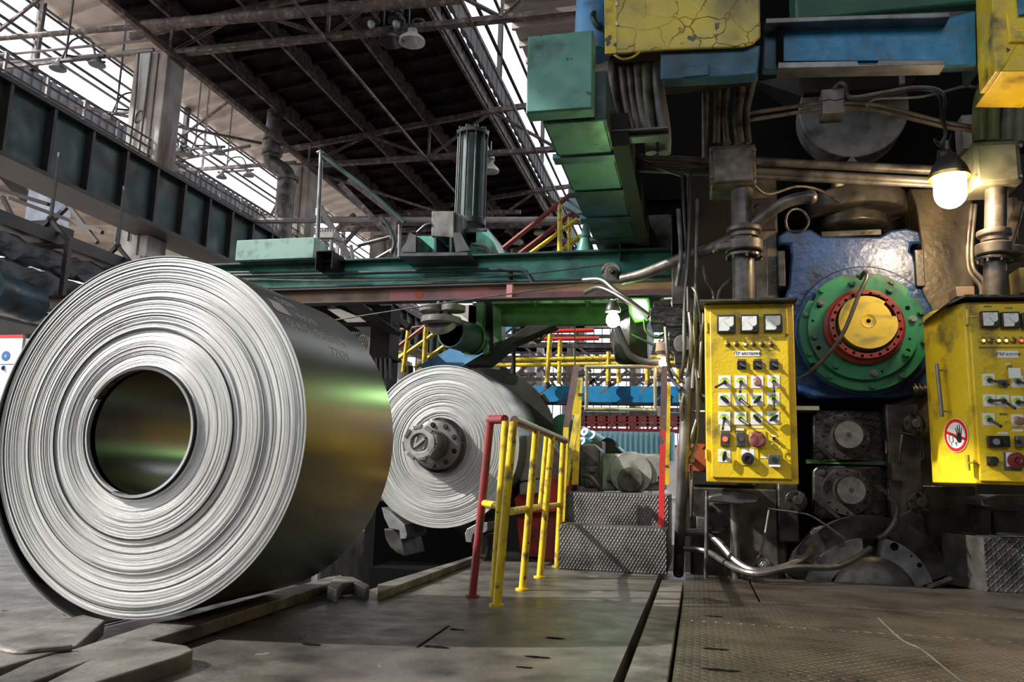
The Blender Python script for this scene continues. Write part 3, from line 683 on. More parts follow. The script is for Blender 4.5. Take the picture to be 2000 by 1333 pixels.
mb = MB(); mb.lathe([(CR + .0015, .06), (CR + .0015, .15)], (0, 0, 0), Y_, 8, a0=0, a1=.001, cap0=False, cap1=False); mb = MB(); vs = []
for i in range(7):
    a = math.radians(49.5 - 6.5 * i / 6)
    vs += [cyl_pt(a, .055 + .012 * math.sin(i), CR + .002), cyl_pt(a, .165 + .006 * i / 6, CR + .002)]
mb.add(vs, [(2 * i, 2 * i + 1, 2 * i + 3, 2 * i + 2) for i in range(6)]); mb.build('paper_label', 'paper', t, label='white paper label stuck on the coil')

# ---- second coil on its mandrel
C2 = P(861, 871, 6.5); R2 = .69
t = coil('steel_coil', 'smaller steel coil mounted on a mandrel behind the big coil', 'coil_face_far', C2, R2, .2, .85, 11, 'steel coils', 70)
def Q2(x, y, z): return Matrix.Rotation(-CY, 3, 'Z') @ Vector((x, y, z)) + C2
AX2 = Vector((math.sin(CY), math.cos(CY), 0))
t = thing('mandrel', 'grey bolted mandrel hub sticking out of the smaller steel coil', 'mandrel', C2)
mb = MB(); mb.lathe([(.20, .10), (.235, -.02), (.235, -.05), (.20, -.07), (.20, -.09)], C2, AX2, 40); mb.build('back_collar', 'grease', t, bev=.004)
mb = MB(); mb.lathe([(.205, -.06), (.205, -.105), (.19, -.115)], C2, AX2, 40); mb.build('flange', 'cast_dust', t, bev=.003)
mb = MB(); mb.cyl(Q2(0, -.10, 0), Q2(0, -.44, 0), .115, 32); mb.build('shaft', 'grease_lt', t)
mb = MB(); mb.ring(C2, AX2, .075, .128, -.50, -.43, 40); mb.build('end_ring', 'cast_light', t, bev=.004)
for k in range(8):
    a = k * PI / 4 + .2; mb = MB(); p = Q2(.125 * math.cos(a), -.48, .125 * math.sin(a)); tng = Vector((-math.sin(a), 0, math.cos(a)))
    mb.bar(p - tng * .036, p + tng * .036, .05, .03); mb.build('segment', 'cast_dust', t, bev=.004, smooth=False)
mb = MB(); mb.cyl(Q2(0, -.475, 0), Q2(0, -.44, 0), .076, 28); mb.bar(Q2(-.04, -.48, -.03), Q2(.04, -.48, .035), .05, .02); mb.bar(Q2(-.05, -.485, -.04), Q2(-.03, -.485, .05), .012); mb.bar(Q2(.03, -.485, -.05), Q2(.05, -.485, .03), .012); mb.build('end_cap', 'cast_light', t)
for k in range(9):
    a = k * 2 * PI / 9 + .4; bolt('bolt', Q2(.17 * math.cos(a), -.115, .17 * math.sin(a)), .016, t, 'grease', .016)
for k in range(4):
    a = k * PI / 2 + .6; bolt('bolt', Q2(.058 * math.cos(a), -.475, .058 * math.sin(a)), .009, t, 'grease', .012)
# dark separator disc behind the coil
t = thing('separator_disc', 'large dark notched disc with bolts behind the smaller coil', 'disc', Q2(0, .9, 0))
cD = P(942, 864, 7.42); RD = .715
mb = MB(); mb.lathe([(.2, 0), (RD, 0), (RD, .10), (.2, .10)], cD, AX2, 64)
for a in (35, 75, 118): 
    a = math.radians(a); mb.bar(cD + Vector((math.cos(a), 0, math.sin(a))) * (RD - .02) + Y_ * .05, cD + Vector((math.cos(a), 0, math.sin(a))) * (RD + .035) + Y_ * .05, .07, .10)
mb.build('disc', 'near_black', t, bev=.004)
for (px, py) in ((1041, 787), (1062, 800), (1062, 825), (1046, 812)): bolt('bolt', P(px, py, 7.44), .026, t, 'steel_dark', .02)

# coil car saddle under the second coil
t = thing('coil_car', 'dark coil car with two hooked cradle arms below the smaller coil', 'coil car', (C2.x, 7.0, -1.6))
for pl in (((745, 992), (760, 1000), (777, 1015), (790, 1026), (795, 1045), (792, 1054), (782, 1054), (780, 1037), (760, 1033), (750, 1012)),
           ((910, 1060), (908, 1044), (912, 1034), (935, 1022), (952, 1022), (952, 1036), (946, 1042), (924, 1044), (920, 1061))):
    mb = MB(); ppx(mb, pl, 6.45, .5); mb.build('cradle_arm', 'steel_light', t, bev=.004, smooth=False)
for pl in (((750, 1034), (780, 1036), (786, 1064), (792, 1088), (776, 1082), (762, 1070), (753, 1054)), ((922, 1046), (950, 1044), (954, 1070), (950, 1092), (928, 1086), (922, 1070))):
    mb = MB(); ppx(mb, pl, 6.50, .5); mb.build('arm_block', 'grease_lt', t, bev=.006, smooth=False)
mb = MB(); mb.box((C2.x - .75, 6.9, -1.6), (C2.x + .75, 7.5, -.15)); mb.build('body', 'void', t, smooth=False)  # black body carries the shade of the pit in its colour

mb = MB(); mb.box((-3.4, 8.2, -1.6), (-1.1, 8.6, .38)); single(mb, 'pit_shade_wall', 'void', 'pit wall painted black as shade under and behind the smaller coil', 'frame', smooth=False)  # black box added so the pit behind the coil reads as shade
# ---- planks and plates of the coil runway on the left
def poly_floor(mb, pts, z, h): mb.prism([FL(x, y, z) for x, y in pts], (0, 0, -h))
rails = [([(-40, 1200), (100, 1185), (205, 1212), (150, 1262), (75, 1284), (-40, 1316)], .06, 'wide worn steel plate under the left of the big coil'),
         ([(-40, 1340), (78, 1284), (146, 1268), (300, 1218), (345, 1210), (640, 1128), (668, 1124), (660, 1135), (330, 1240), (150, 1300), (-40, 1372)], .053, 'long narrow runway plank passing under the big coil to the pit edge'),
         ([(-40, 1400), (230, 1262), (245, 1245), (365, 1262), (378, 1270), (350, 1282), (150, 1345), (-40, 1420)], .056, 'thick plank lying at the lower left corner, its front end broken'),
         ([(738, 1142), (926, 1086), (922, 1092), (740, 1158)], .05, 'steel edge bar running back along the pit rim beside the smaller coil')]
for pts, h_, lb in rails:
    mb = MB(); poly_floor(mb, pts, h_, h_ + .004 if h_ > .052 and pts[0][0] < 0 else h_ - .001); single(mb, 'steel_plank', 'plank', lb, 'plank', 'runway planks and plates', bev=.006, smooth=False)
mb = MB(); mb.tube([FL(x, y, .065) for x, y in ((-20, 1262), (30, 1275), (80, 1272), (140, 1266))], .012, 8); single(mb, 'weld_bead', 'weld', 'bright weld bead along the front edge of the wide steel plate at the lower left', 'weld')
for pts, h_, lb in (([(300, 1222), (330, 1214), (334, 1222), (308, 1232)], .05, 'small bright steel shim just under the bottom of the big coil'), ([(640, 1146), (655, 1126), (690, 1128), (722, 1144), (715, 1150), (690, 1138), (668, 1140), (658, 1154)], .07, 'bent steel bracket on the deck between the big coil and the pit edge bar')):
    mb = MB(); poly_floor(mb, pts, h_, h_ + .004 if h_ > .052 and pts[0][0] < 0 else h_ - .001); single(mb, 'steel_shim' if h_ < .06 else 'bent_bracket', 'steel_light' if h_ < .06 else 'plank', lb, 'shim' if h_ < .06 else 'bracket', bev=.004, smooth=False)
# seam channel between the concrete deck and the checkered plates
mb = MB(); mb.box((-.265, .6, -.099), (-.115, 5.95, -.004)); single(mb, 'channel_cover', 'plank', 'narrow steel strip set between two dark floor slots, running towards the viewer', 'floor strip', bev=.006, smooth=False)
xs = [(-.10, .6, 4.6, 3.25), (-.10, 3.265, 4.6, 4.30), (-.10, 4.315, 4.6, 5.12), (-.10, 5.135, .34, 6.4), (.355, 5.135, 4.6, 6.4)]
ls = ['checkered steel floor plate nearest the viewer at the bottom right', 'second checkered steel floor plate from the bottom right', 'third checkered steel floor plate, in front of the mill stand',
      'small checkered floor plate at the foot of the steps beside the hoses', 'long checkered steel floor plate along the base of the mill stand']
for (x0, y0, x1, y1), lb in zip(xs, ls):
    mb = MB(); mb.box((x0, y0, -.098), (x1, y1, 0)); single(mb, 'floor_plate', 'tread_plate', lb, 'floor plate', 'checkered floor plates', bev=.004, smooth=False)
mb = MB()
mb.tube([FL(x, y, .001) for x, y in ((1715, 1208), (1760, 1250), (1800, 1270), (1850, 1310), (1900, 1350))], .0035, 6); single(mb, 'weld_seam', 'plank', 'diagonal weld seam across the checkered plate at lower right', 'weld')
# ragged slots burnt in the deck plates
for i, (px, py, w_) in enumerate(((608, 1260, .05), (850, 1265, .06), (893, 1231, .04), (1085, 1248, .05), (1050, 1285, .055), (1025, 1305, .035), (1395, 1205, .05), (1397, 1269, .06), (1408, 1310, .07), (25, 1196, .06))):
    c = FL(px, py, .0012 if px > 1300 else .0012); mb = MB(); m_ = 9; pts = []
    for k in range(m_ * 2):
        a = PI * k / m_; pts.append(c + Vector((math.cos(a) * w_ * random.uniform(.7, 1.1), math.sin(a) * w_ * .32 * random.uniform(.5, 1.2), 0)))
    mb.add(pts, [tuple(range(len(pts)))]); mb.prism(pts, (0, 0, .001)) 
    wl = ['in front of the big coil', 'at the end of the short straight cut', 'just behind the short straight cut', 'nearest the green light patch', 'in the green light patch', 'small one at the bottom, left of the green patch', 'on the checkered plate by the mill', 'on the checkered plate, middle', 'on the nearest checkered plate', 'by the left edge under the coil'][i]
    single(mb, 'burnt_slot', 'void', 'ragged dark slot in the floor, ' + wl, 'slot', 'burnt slots in the floor', smooth=False)
mb = MB(); a = FL(815, 1266); b = FL(877, 1224); mb.bar(a, b, .012, .003); single(mb, 'cut_line', 'void', 'short straight dark cut in the grey deck', 'cut', smooth=False)

# ---- near handrail
def fp(px, py): return FL(px, py)
t = thing('handrail', 'low red and yellow pipe handrail standing on the deck in front of the steps', 'handrail', fp(970, 1185))
T = lambda px, py, Y: P(px, py, Y)
A0 = fp(922, 1168); A1 = T(958, 821, A0.y); r_ = .026
def post(foot, top, m_, r_=.024, plate=True):
    mb = MB(); mb.tube([foot, top], r_, 14, False); o = mb.build('post', m_, t)
    if plate: mb = MB(); mb.cyl(foot, foot + Z_ * .012, .042, 18); mb.build('foot_plate', m_, o)
B0 = fp(970, 1185); B1 = T(1003, 824, B0.y); post(A0, A1, 'red_rail'); post(B0, B1, 'yellow_rail')
Bb = T(988, 824, B0.y + .12); b0 = FL(964, 1168, .03); post(b0, Bb, 'yellow_rail', plate=False)
C0 = fp(1020, 1154); C1 = T(1047, 842, C0.y); post(C0, C1, 'yellow_rail', .023)
D0 = fp(1054, 1130); D1 = T(1078, 850, D0.y); post(D0, D1, 'yellow_rail', .023)
D2 = T(1068, 852, D0.y + .1); post(FL(1058, 1000, .42) if False else T(1056, 985, D0.y + .1), D2, 'yellow_rail', .02, False)
E0 = fp(1088, 1109); E1 = T(1100, 866, E0.y); post(E0, E1, 'yellow_rail', .024)
mb = MB(); mb.tube([A1, T(986, 820, B0.y + .12)], .026, 14, False); mb.ball(A1, .028); mb.build('top_rail', 'red_rail', t)
mb = MB(); mb.tube([T(1005, 822, B0.y), T(1104, 862, E0.y)], .026, 14, False); mb.build('top_rail', 'rail_bare', t)
mb = MB(); mb.tube([T(944, 984, A0.y), T(977, 990, B0.y + .1)], .021, 12, False); mb.build('mid_rail', 'yellow_rail', t)
mb = MB(); mb.tube([T(998, 1000, B0.y), T(1048, 992, D0.y)], .022, 12, False); mb.tube([T(1048, 992, D0.y), T(1093, 987, E0.y)], .02, 12, False); mb.build('mid_rail', 'yellow_rail', t)

# ---- steps
t = thing('steps', 'two checkered steel steps leading up between the coiler and the mill stand', 'steps', (-.65, 6.5, 0))
x0 = fp(1092, 1112).x; x1 = fp(1304, 1122).x
mb = MB(); mb.box((x0, 6.22, 0), (x1, 6.62, .335)); mb.build('lower_step', 'tread_step', t, bev=.008, smooth=False)
a = P(1104, 962, 6.63); b = P(1306, 964, 6.63); zt = a.z
mb = MB(); mb.box((a.x, 6.62, 0), (b.x, 7.4, zt)); mb.build('upper_step', 'tread_step', t, bev=.008, smooth=False)
# step handrails
t = thing('step_rail', 'leaning handrail at the left of the steps, bare and red above yellow', 'handrail', P(1112, 1030, 6.5))
mb = MB(); mb.bar(P(1126, 715, 6.66), P(1106, 836, 6.63), .05, .03); mb.build('upper_rail', 'rail_bare', t, smooth=False)
mb = MB(); mb.bar(P(1106, 836, 6.63), P(1098, 1020, 6.6), .045, .03); mb.build('lower_rail', 'yellow_rail', t, smooth=False)
mb = MB(); mb.bar(P(1128, 745, 6.9), P(1122, 812, 6.9), .05, .02); mb.bar(P(1128, 812, 6.9), P(1104, 950, 6.72), .05, .03); mb.build('brace', 'yellow_worn', t, smooth=False)
mb = MB(); mb.bar(P(1132, 740, 7.05), P(1123, 948, 7.0), .055, .03); mb.build('post', 'yellow_rail', t, smooth=False)
t = thing('step_rail', 'upright handrail at the right of the steps, bright red at its lower half', 'handrail', P(1296, 1035, 6.5))
mb = MB(); mb.bar(P(1298, 716, 6.6), P(1295, 842, 6.58), .05, .03); mb.build('upper_rail', 'rail_bare', t, smooth=False)
mb = MB(); mb.bar(P(1295, 842, 6.58), P(1291, 1032, 6.55), .045, .03); mb.build('lower_rail', 'red_bright', t, smooth=False)
mb = MB(); mb.bar(P(1306, 752, 6.8), P(1303, 948, 6.8), .035, .02); mb.build('post', 'yellow_worn', t, smooth=False)
t = thing('swing_gate', 'pipe frame gate hung between the two step handrails', 'gate', P(1215, 760, 6.85))
yg = 6.8; g = [P(1146, 718, yg), P(1284, 717, yg), P(1280, 803, yg), P(1145, 800, yg)]
mb = MB(); mb.tube([g[0], g[1]], .018, 10, False); mb.tube([g[1] - X_ * .02, g[2]], .016, 10, False); mb.tube([g[2], g[3]], .017, 10, False); mb.tube([g[3], g[0]], .016, 10, False)
for c in g: mb.ball(c, .021, 10)
mb.build('frame', 'bare_yellow', t)
for (px, py) in ((1138, 728), (1287, 725), (1138, 772), (1288, 774)): mb = MB(); mb.box(P(px - 9, py + 3, yg), P(px + 9, py - 3, yg) + Y_ * .02); mb.build('hinge', 'steel_dark', t, smooth=False)

# ---- coiler housing block with red base, right of the smaller coil
t = thing('bearing_block', 'heavy grey bearing block on a red base behind the yellow handrail', 'machine block', P(1050, 1100, 6.9) * 1)
mb = MB(); ppx(mb, [(1015, 942), (1015, 880), (1022, 856), (1040, 848), (1062, 850), (1068, 862), (1060, 935)], 6.75, .6); ppx(mb, [(1014, 968), (1014, 944), (1062, 936), (1060, 964)], 6.72, .6); mb.build('grey_housing', 'cast_light', t, bev=.012)
mb = MB(); ppx(mb, [(1004, 976), (1014, 964), (1052, 962), (1060, 930), (1100, 940), (1098, 1000), (1008, 1004)], 6.8, .5); mb.build('red_base_top', 'red_base', t, bev=.006, smooth=False)
mb = MB(); ppx(mb, [(1008, 1010), (1100, 996), (1100, 1110), (1062, 1092), (1016, 1086)], 6.9, .5); mb.build('red_base', 'red_base', t, bev=.006, smooth=False)
mb = MB(); ppx(mb, [(1080, 870), (1100, 900), (1098, 960), (1076, 950)], 7.0, .5); mb.build('side_plate', 'cast_dust', t, smooth=False)
t = thing('green_motor', 'dark green motor end glimpsed behind the yellow posts of the low handrail', 'motor', P(1100, 840, 7.6))
mb = MB(); cpx(mb, 1098, 832, 7.6, 22, .4); cpx(mb, 1104, 862, 7.5, 20, .4); mb.build('body', 'green_dark', t, bev=.01)
mb = MB(); ppx(mb, [(1088, 885), (1125, 870), (1128, 960), (1095, 968)], 7.45, .3); mb.build('foot', 'grease_lt', t, smooth=False)

# ================================================================== THE MILL STAND
def parts(t, lst):      # (name, material, builder) rows -> child meshes
    for name, m_, fn, *kw in lst:
        mb = MB(); fn(mb); mb.build(name, m_, t, **(kw[0] if kw else {}))
def TB(pts, Y): return [P(x, y, Y) if len(q) == 2 else P(q[0], q[1], q[2]) for q in pts for (x, y) in [q[:2]]]
t = thing('mill_stand', 'massive oily black and beige mill housing with a window holding the rolls', 'mill stand', (1.2, 7.2, -.1))
mb = MB(); bpx(mb, 1345, 330, 1528, 1150, 6.95, 1.2); mb.build('left_post', 'beige', t, bev=.02)
mb = MB(); bpx(mb, 1345, 340, 1472, 950, 6.86, .08); mb.build('dark_plate', 'near_black', t, bev=.01)  # near-black plate over the left part of the post
mb = MB(); ppx(mb, [(1776, 368), (1900, 368), (1905, 620), (1912, 1148), (1740, 1148), (1740, 790), (1800, 770), (1800, 470), (1790, 400)], 6.95, 1.2); mb.build('right_post', 'beige', t, bev=.02, smooth=False)
mb = MB(); bpx(mb, 1925, 300, 2140, 1150, 7.5, .8); mb.build('rear_panel', 'near_black', t, smooth=False)
mb = MB(); bpx(mb, 1256, 175, 1346, 505, 8.3, .4); bpx(mb, 1180, 425, 1346, 505, 8.3, .4); bpx(mb, 1205, -120, 2140, 372, 8.2, .4); mb.build('shade_filler', 'void', t, smooth=False)  # black filler boxes stand in for the dark depth above the mill
mb = MB(); bpx(mb, 1500, 360, 1800, 1150, 8.0, .3); mb.build('window_dark_back', 'void', t, smooth=False)  # black sheet for the unlit depth inside the housing window
mb = MB(); ppx(mb, [(1528, 1148), (1548, 1078), (1590, 1032), (1630, 1022), (1740, 1022), (1800, 1060), (1830, 1100), (1845, 1148)], 6.8, 1.1); mb.build('bottom_bridge', 'grease', t, bev=.015)
# dark lower cladding with bolts left of window and right
for q_ in ((1352, 955, 1520, 1146, 6.85, .1), (1735, 790, 1800, 1020, 6.85, .1), (1800, 950, 1912, 1150, 6.88, .07), (1520, 945, 1560, 1060, 6.8, .15)):
    mb = MB(); bpx(mb, *q_); mb.build('cladding_plate', 'grease_lt' if q_[0] in (1735, 1352) else 'grease', t, bev=.012)  # lighter grease stands in for light on the plate right of the rolls
mb = MB(); ppx(mb, [(1735, 1020), (1800, 985), (1812, 1060), (1840, 1140), (1800, 1140), (1770, 1080)], 6.78, .12); mb.build('bracket', 'grease_lt', t, bev=.008); mb = MB(); ppx(mb, [(1360, 1010), (1408, 1018), (1408, 1044), (1378, 1044), (1360, 1040)], 6.6, .25); mb.build('bracket', 'grease_lt', t, bev=.008)
for i, (px, py, r) in enumerate(((1787, 830, 22), (1797, 985, 23), (1555, 980, 22))):
    mb = MB(); cpx(mb, px, py, 6.78, r, .1, 28); cpx(mb, px + 4, py - 2, 6.72, r * .42, .07, 20); ppx(mb, [(px + 6, py - 18), (px + 16, py - 10), (px + 14, py + 16), (px + 4, py + 12)], 6.75, .03)
    o = mb.build('round_cover', 'grease_lt' if i < 2 else 'grease', t, bev=.004)
    for k in range(6):
        a = k * PI / 3 + .3; bolt('bolt', P(px + r * .8 * math.cos(a), py + r * .8 * math.sin(a), 6.78), .011, o, 'grease', .012)
for i, (px, py) in enumerate(((1390, 992), (1384, 1027), (1412, 1030), (1492, 1106), (1860, 1118), (1740, 1050), (1620, 1052))):
    if px in (1492, 1860):
        c = P(px, py, 6.75); mb = MB(); mb.cyl(c + Y_ * .1, c, .055, 18); mb.cyl(c, c - Y_ * .03, .038, 6); mb.cyl(c - Y_ * .03, c - Y_ * .06, .022, 12); mb.build('nut', 'steel_mid', t, bev=.004)
    else: bolt('bolt', P(px, py, 6.78), .02, t, 'grease_lt', .03)
for q_ in ((1475, 470, 1500, 600, 6.85, .12), (1520, 490, 1534, 560, 6.80, .2), (1788, 488, 1806, 560, 6.80, .2)):
    mb = MB(); bpx(mb, *q_); mb.build('guide_liner', 'grease_lt', t, bev=.006)
mb = MB(); cpx(mb, 1488, 415, 6.9, 18, .06); bpx(mb, 1466, 388, 1516, 450, 6.92, .05); mb.build('lug_plate', 'steel_dark', t, bev=.006)

# big round counterweight disc above
t = thing('screw_gear_disc', 'large dusty beige round disc in the dark top of the mill stand', 'disc', P(1667, 250, 7.6))
mb = MB(); cpx(mb, 1667, 212, 7.6, 108, .3, 64); mb.build('disc', 'cast_dust', t, bev=.01)
mb = MB(); ppx(mb, [(1652, 318), (1664, 305), (1676, 318)], 7.55, .04); mb.build('key', 'steel_dark', t)
# screw-down
t = thing('screw_down', 'brown rimmed screw-down wheel and nut on top of the blue roll chock', 'screw', P(1668, 420, 7.1))
c = P(1665, 392, 7.25)
mb = MB(); mb.cyl(c, c + Z_ * .16, .17, 32); mb.build('screw', 'brass', t)
mb = MB(); cc = P(1672, 408, 7.25); mb.lathe([(.20, .09), (.40, .09), (.41, .07), (.41, -.05), (.395, -.07), (.2, -.07)], cc, Z_, 56); mb.build('wheel', 'pipe_grey', t, bev=.008)
mb = MB(); cc = P(1668, 440, 7.2); mb.lathe([(.17, .14), (.17, .07), (.27, .06), (.28, -.03), (.24, -.05), (.17, -.05)], cc, Z_, 12); mb.build('nut', 'grease_lt', t, bev=.01)
mb = MB(); bpx(mb, 1604, 450, 1722, 462, 6.95, .45); mb.build('pad', 'grease_lt', t, bev=.006)
# blue chock of the top roll
t = thing('roll_chock', 'oily dark blue roll chock with two horned ears behind the green flange', 'roll chock', P(1665, 600, 6.9))
mb = MB(); pl = [(1520, 460), (1540, 448), (1585, 448), (1606, 462), (1720, 462), (1740, 450), (1770, 446), (1796, 452), (1802, 476), (1780, 476), (1778, 492), (1786, 500), (1800, 560), (1815, 590), (1822, 600), (1822, 745), (1800, 770), (1745, 778), (1590, 778), (1560, 765), (1545, 700), (1530, 640), (1532, 585), (1540, 560), (1545, 500), (1543, 478), (1522, 478)]
ppx(mb, pl, 6.84, .55); mb.build('body', 'blue_oily', t, bev=.02)
mb = MB(); cpx(mb, 1688, 645, 6.78, 138, .12, 72); mb.build('round_boss', 'blue_oily', t, bev=.01)
mb = MB(); c = P(1790, 765, 6.7); mb.tube([c - X_ * .03, c + X_ * .05, c + X_ * .12 + Z_ * .02, P(1822, 764, 6.6)], .045, 16)
for k in range(3): cc = c + X_ * (-.02 + .03 * k); mb.cyl(cc, cc + X_ * .012, .062, 18)
mb.build('hose_union', 'grease_lt', t)
# green flange
YF = 6.62
t = thing('bearing_cover', 'big round green bearing cover with a red drilled ring and a yellow hub', 'bearing cover', P(1687, 646, YF))
cF = P(1686, 647, YF); s6 = sc(1686, 647, YF); RF = 127 * s6
mb = MB(); pts = []
for k in range(144):
    a = 2 * PI * k / 144; r = RF; dg_ = math.degrees(a) % 360
    for nc in (20, 155, 200, 335, 90, 270):
        pass
    if min(abs(dg_ - x) for x in (38, 142, 350, 218)) < 4.2: r = RF * .925
    if 76 < dg_ < 104 : r = RF * .955 / max(.955, math.sin(a)) if math.sin(a) > .955 else RF
    pts.append(cF + Vector((r * math.cos(a), 0, r * math.sin(a))))
mb.prism(pts, (0, .12, 0)); mb.build('outer_flange', 'green_machine', t, bev=.004)
mb = MB(); mb.cyl(cF + Vector((-.012, -.05, .012)), cF + Vector((-.012, .0, .012)), 108 * s6, 72)
mb.mi = 1
for k, (a, rr) in enumerate([(25, .9), (150, .9), (205, .9), (330, .9), (170, .92), (345, .85), (290, .9)]):
    a = math.radians(a); c = cF + Vector((108 * s6 * rr * math.cos(a) - .012, -.0515, 108 * s6 * rr * math.sin(a) + .012)); mb.cyl(c, c + Y_ * .001, .018 if k < 4 else .010, 18)
mb.build('inner_flange', ['green_machine', 'void'], t, bev=.003)
for k in range(10):
    a = math.radians(18 + 36 * k + (6 if k % 2 else 0)); bolt('bolt', cF + Vector((RF * .93 * math.cos(a), 0, RF * .93 * math.sin(a))), .021, t, 'green_machine', .03)
for k in range(8):
    a = math.radians(10 + 45 * k); bolt('bolt', cF + Vector((108 * s6 * .9 * math.cos(a) - .012, -.05, 108 * s6 * .9 * math.sin(a) + .012)), .022, t, 'green_machine' if k % 3 else 'steel_mid', .03)
mb = MB(); mb.lathe([(79 * s6, 0), (79 * s6, -.04), (72 * s6, -.055), (70 * s6, -.12), (60 * s6, -.12), (60 * s6, 0)], cF + Vector((-.008, -.05, .018)), Y_, 64, cap0=False, cap1=False)
mb.mi = 1
for k in range(24):
    a = 2 * PI * k / 24 + .1; r = (65.5 if k % 2 else 64) * s6; c = cF + Vector((r * math.cos(a) - .008, -.1715, r * math.sin(a) + .018)); mb.cyl(c, c + Y_ * .001, .0125 if k % 3 else .009, 14)
mb.build('drilled_ring', ['red_ring', 'void'], t, bev=.004)
cH = cF + Vector((.008, -.17, .045))
mb = MB(); pts = []; RH = 57 * s6
for k in range(120):
    a = 2 * PI * k / 120; p = Vector((RH * math.cos(a), 0, RH * math.sin(a)))
    nc = Vector((RH * 1.02 * math.cos(math.radians(30)), 0, RH * 1.02 * math.sin(math.radians(30))))
    if (p - nc).length < .072: p = nc + (Vector((0, 0, 0)) - nc).normalized() * .0 + (p - nc) * 1 ; p = p * .80
    pts.append(cH + p)
mb.prism(pts, (0, .16, 0)); mb.ring(cH, Y_, .0, .0001, 0, 0, 6) if False else None
mb.mi = 1; mb.cyl(cH + Vector((0, -.0018, 0)), cH + Vector((0, -.0008, 0)), .016, 20)
mb.build('hub', ['yellow_hub', 'void'], t, bev=.005)
mb = MB(); mb.lathe([(.056, -.0005), (.052, -.003), (.046, -.0005), (.018, -.0012)], cH, Y_, 36, cap0=False, cap1=False); mb.build('centre_recess', 'yellow_worn', t)  # darker yellow rings stand in for the shade of a recess
# bent rod hanging in front of the cover
mb = MB(); mb.tube([P(1680, 545, 6.5), P(1688, 533, 6.42), P(1693, 542, 6.38), P(1676, 580, 6.36), P(1650, 645, 6.34), P(1620, 690, 6.36), P(1585, 725, 6.42), P(1566, 738, 6.5)], .016, 10)
single(mb, 'lubrication_hose', 'cable_grey', 'thin dark hose looping across the green cover and yellow hub', 'hose')

# two lower rolls
for i, (px, py, q) in enumerate(((1650, 853, 0), (1655, 962, 1))):
    t = thing('work_roll', ['upper of two black work rolls with a bright shaft end in a square chock', 'lower of two black work rolls with a bright shaft end in a square chock'][i], 'roll', P(px, py, 7.2), 'work rolls')
    mb = MB(); ppx(mb, [(1588, py - 42), (1598, py - 52), (1718, py - 50), (1736, py - 36), (1738, py + 44), (1722, py + 52), (1600, py + 54), (1588, py + 42)], 7.0, .6); mb.build('chock', 'grease', t, bev=.012)
    mb = MB(); cpx(mb, px, py, 6.9, 48, .12, 40); mb.mi = 1
    for k in range(12):
        a = k * PI / 6; c = P(px + 41 * math.cos(a), py + 41 * math.sin(a), 6.899); mb.cyl(c, c + Y_ * .0008, .010, 12)
    mb.build('end_cover', ['grease', 'void'], t, bev=.004)
    c = P(px + 8, py - 3, 6.62); rr = 28 * sc(px, py, 6.62)
    mb = MB(); mb.cyl(c + Vector((0, .004, 0)), c + Y_ * .3, rr * 1.02, 32); mb.build('shaft', 'grease', t)
    mb = MB(); mb.cyl(c, c + Y_ * .02, rr, 32); mb.mi = 1; mb.cyl(c - Y_ * .001, c, .02, 20); mb.build('shaft_end', ['machined', 'steel_dark'], t, bev=.003)
    for (dx, dy) in ((-50, -38), (52, -38), (-50, 40), (54, 38)): bolt('bolt', P(px + dx, py + dy, 6.995), .022, t, 'grease_lt', .025)
mb = MB(); bpx(mb, 1575, 900, 1745, 908, 7.0, .5); single(mb, 'spacer_plate', 'green_paint', 'thin greenish plate between the two black work rolls', 'plate', smooth=False)
mb = MB(); bpx(mb, 1555, 794, 1600, 802, 6.9, .3); single(mb, 'spacer_bar', 'olive_grey', 'short pale bar under the left of the blue roll chock', 'bar', smooth=False)
mb = MB(); bpx(mb, 1742, 905, 1770, 940, 6.72, .12); mb.tube([P(1757, 905, 6.7), P(1758, 880, 6.7), P(1762, 850, 6.72)], .012, 8); mb.tube([P(1760, 845, 6.6), P(1797, 858, 6.6), P(1798, 890, 6.6), P(1800, 900, 6.6), P(1804, 888, 6.6), P(1802, 858, 6.6)], .004, 6); single(mb, 'latch_block', 'grease_lt', 'small oily latch block with a hanging wire, right of the work rolls', 'latch', bev=.004)
# bottom half-round spindle cover
YB = 6.55
t = thing('spindle_cover', 'half-round bolted ring and dome at the foot of the mill stand', 'spindle cover', P(1700, 1150, YB))
def arc(mb, cx, cy, r0, r1, a0, a1, Y, D, n=40):
    pl = [(cx + r1 * math.cos(math.radians(a0 + (a1 - a0) * i / n)), cy - r1 * math.sin(math.radians(a0 + (a1 - a0) * i / n))) for i in range(n + 1)]
    pl += [(cx + r0 * math.cos(math.radians(a1 + (a0 - a1) * i / n)), cy - r0 * math.sin(math.radians(a1 + (a0 - a1) * i / n))) for i in range(n + 1)]
    for i in range(n):
        mb.prism([P(*pl[i], Y), P(*pl[i + 1], Y), P(*pl[2 * n + 1 - i - 1], Y), P(*pl[2 * n + 1 - i], Y)], (0, D, 0))
mb = MB(); arc(mb, 1700, 1178, 84, 128, 18, 78, YB, .2); mb.build('right_ring_half', 'machined', t)
mb = MB(); arc(mb, 1695, 1180, 84, 126, 95, 160, YB, .2); mb.build('left_ring_half', 'machined', t)
mb = MB(); arc(mb, 1697, 1180, 126, 172, 20, 160, YB + .12, .15); mb.build('surround', 'grease', t)
mb = MB(); c = P(1703, 1166, YB + .1); mb.lathe([(80 * s6, .1), (80 * s6, -.1), (70 * s6, -.14), (60 * s6, -.15), (52 * s6, -.17)], c, Y_, 48); mb.build('dome', 'grease_lt', t, bev=.006)
for (px, py, r) in ((1642, 1062, .030), (1599, 1094, .024)): mb = MB(); mb.ring(P(px, py, YB - .012), Y_, r * .6, r, 0, .015, 20); bolt('bolt', P(px, py, YB), r * .6, t, 'grease_lt', .02); mb.build('washer', 'grease_lt', t)
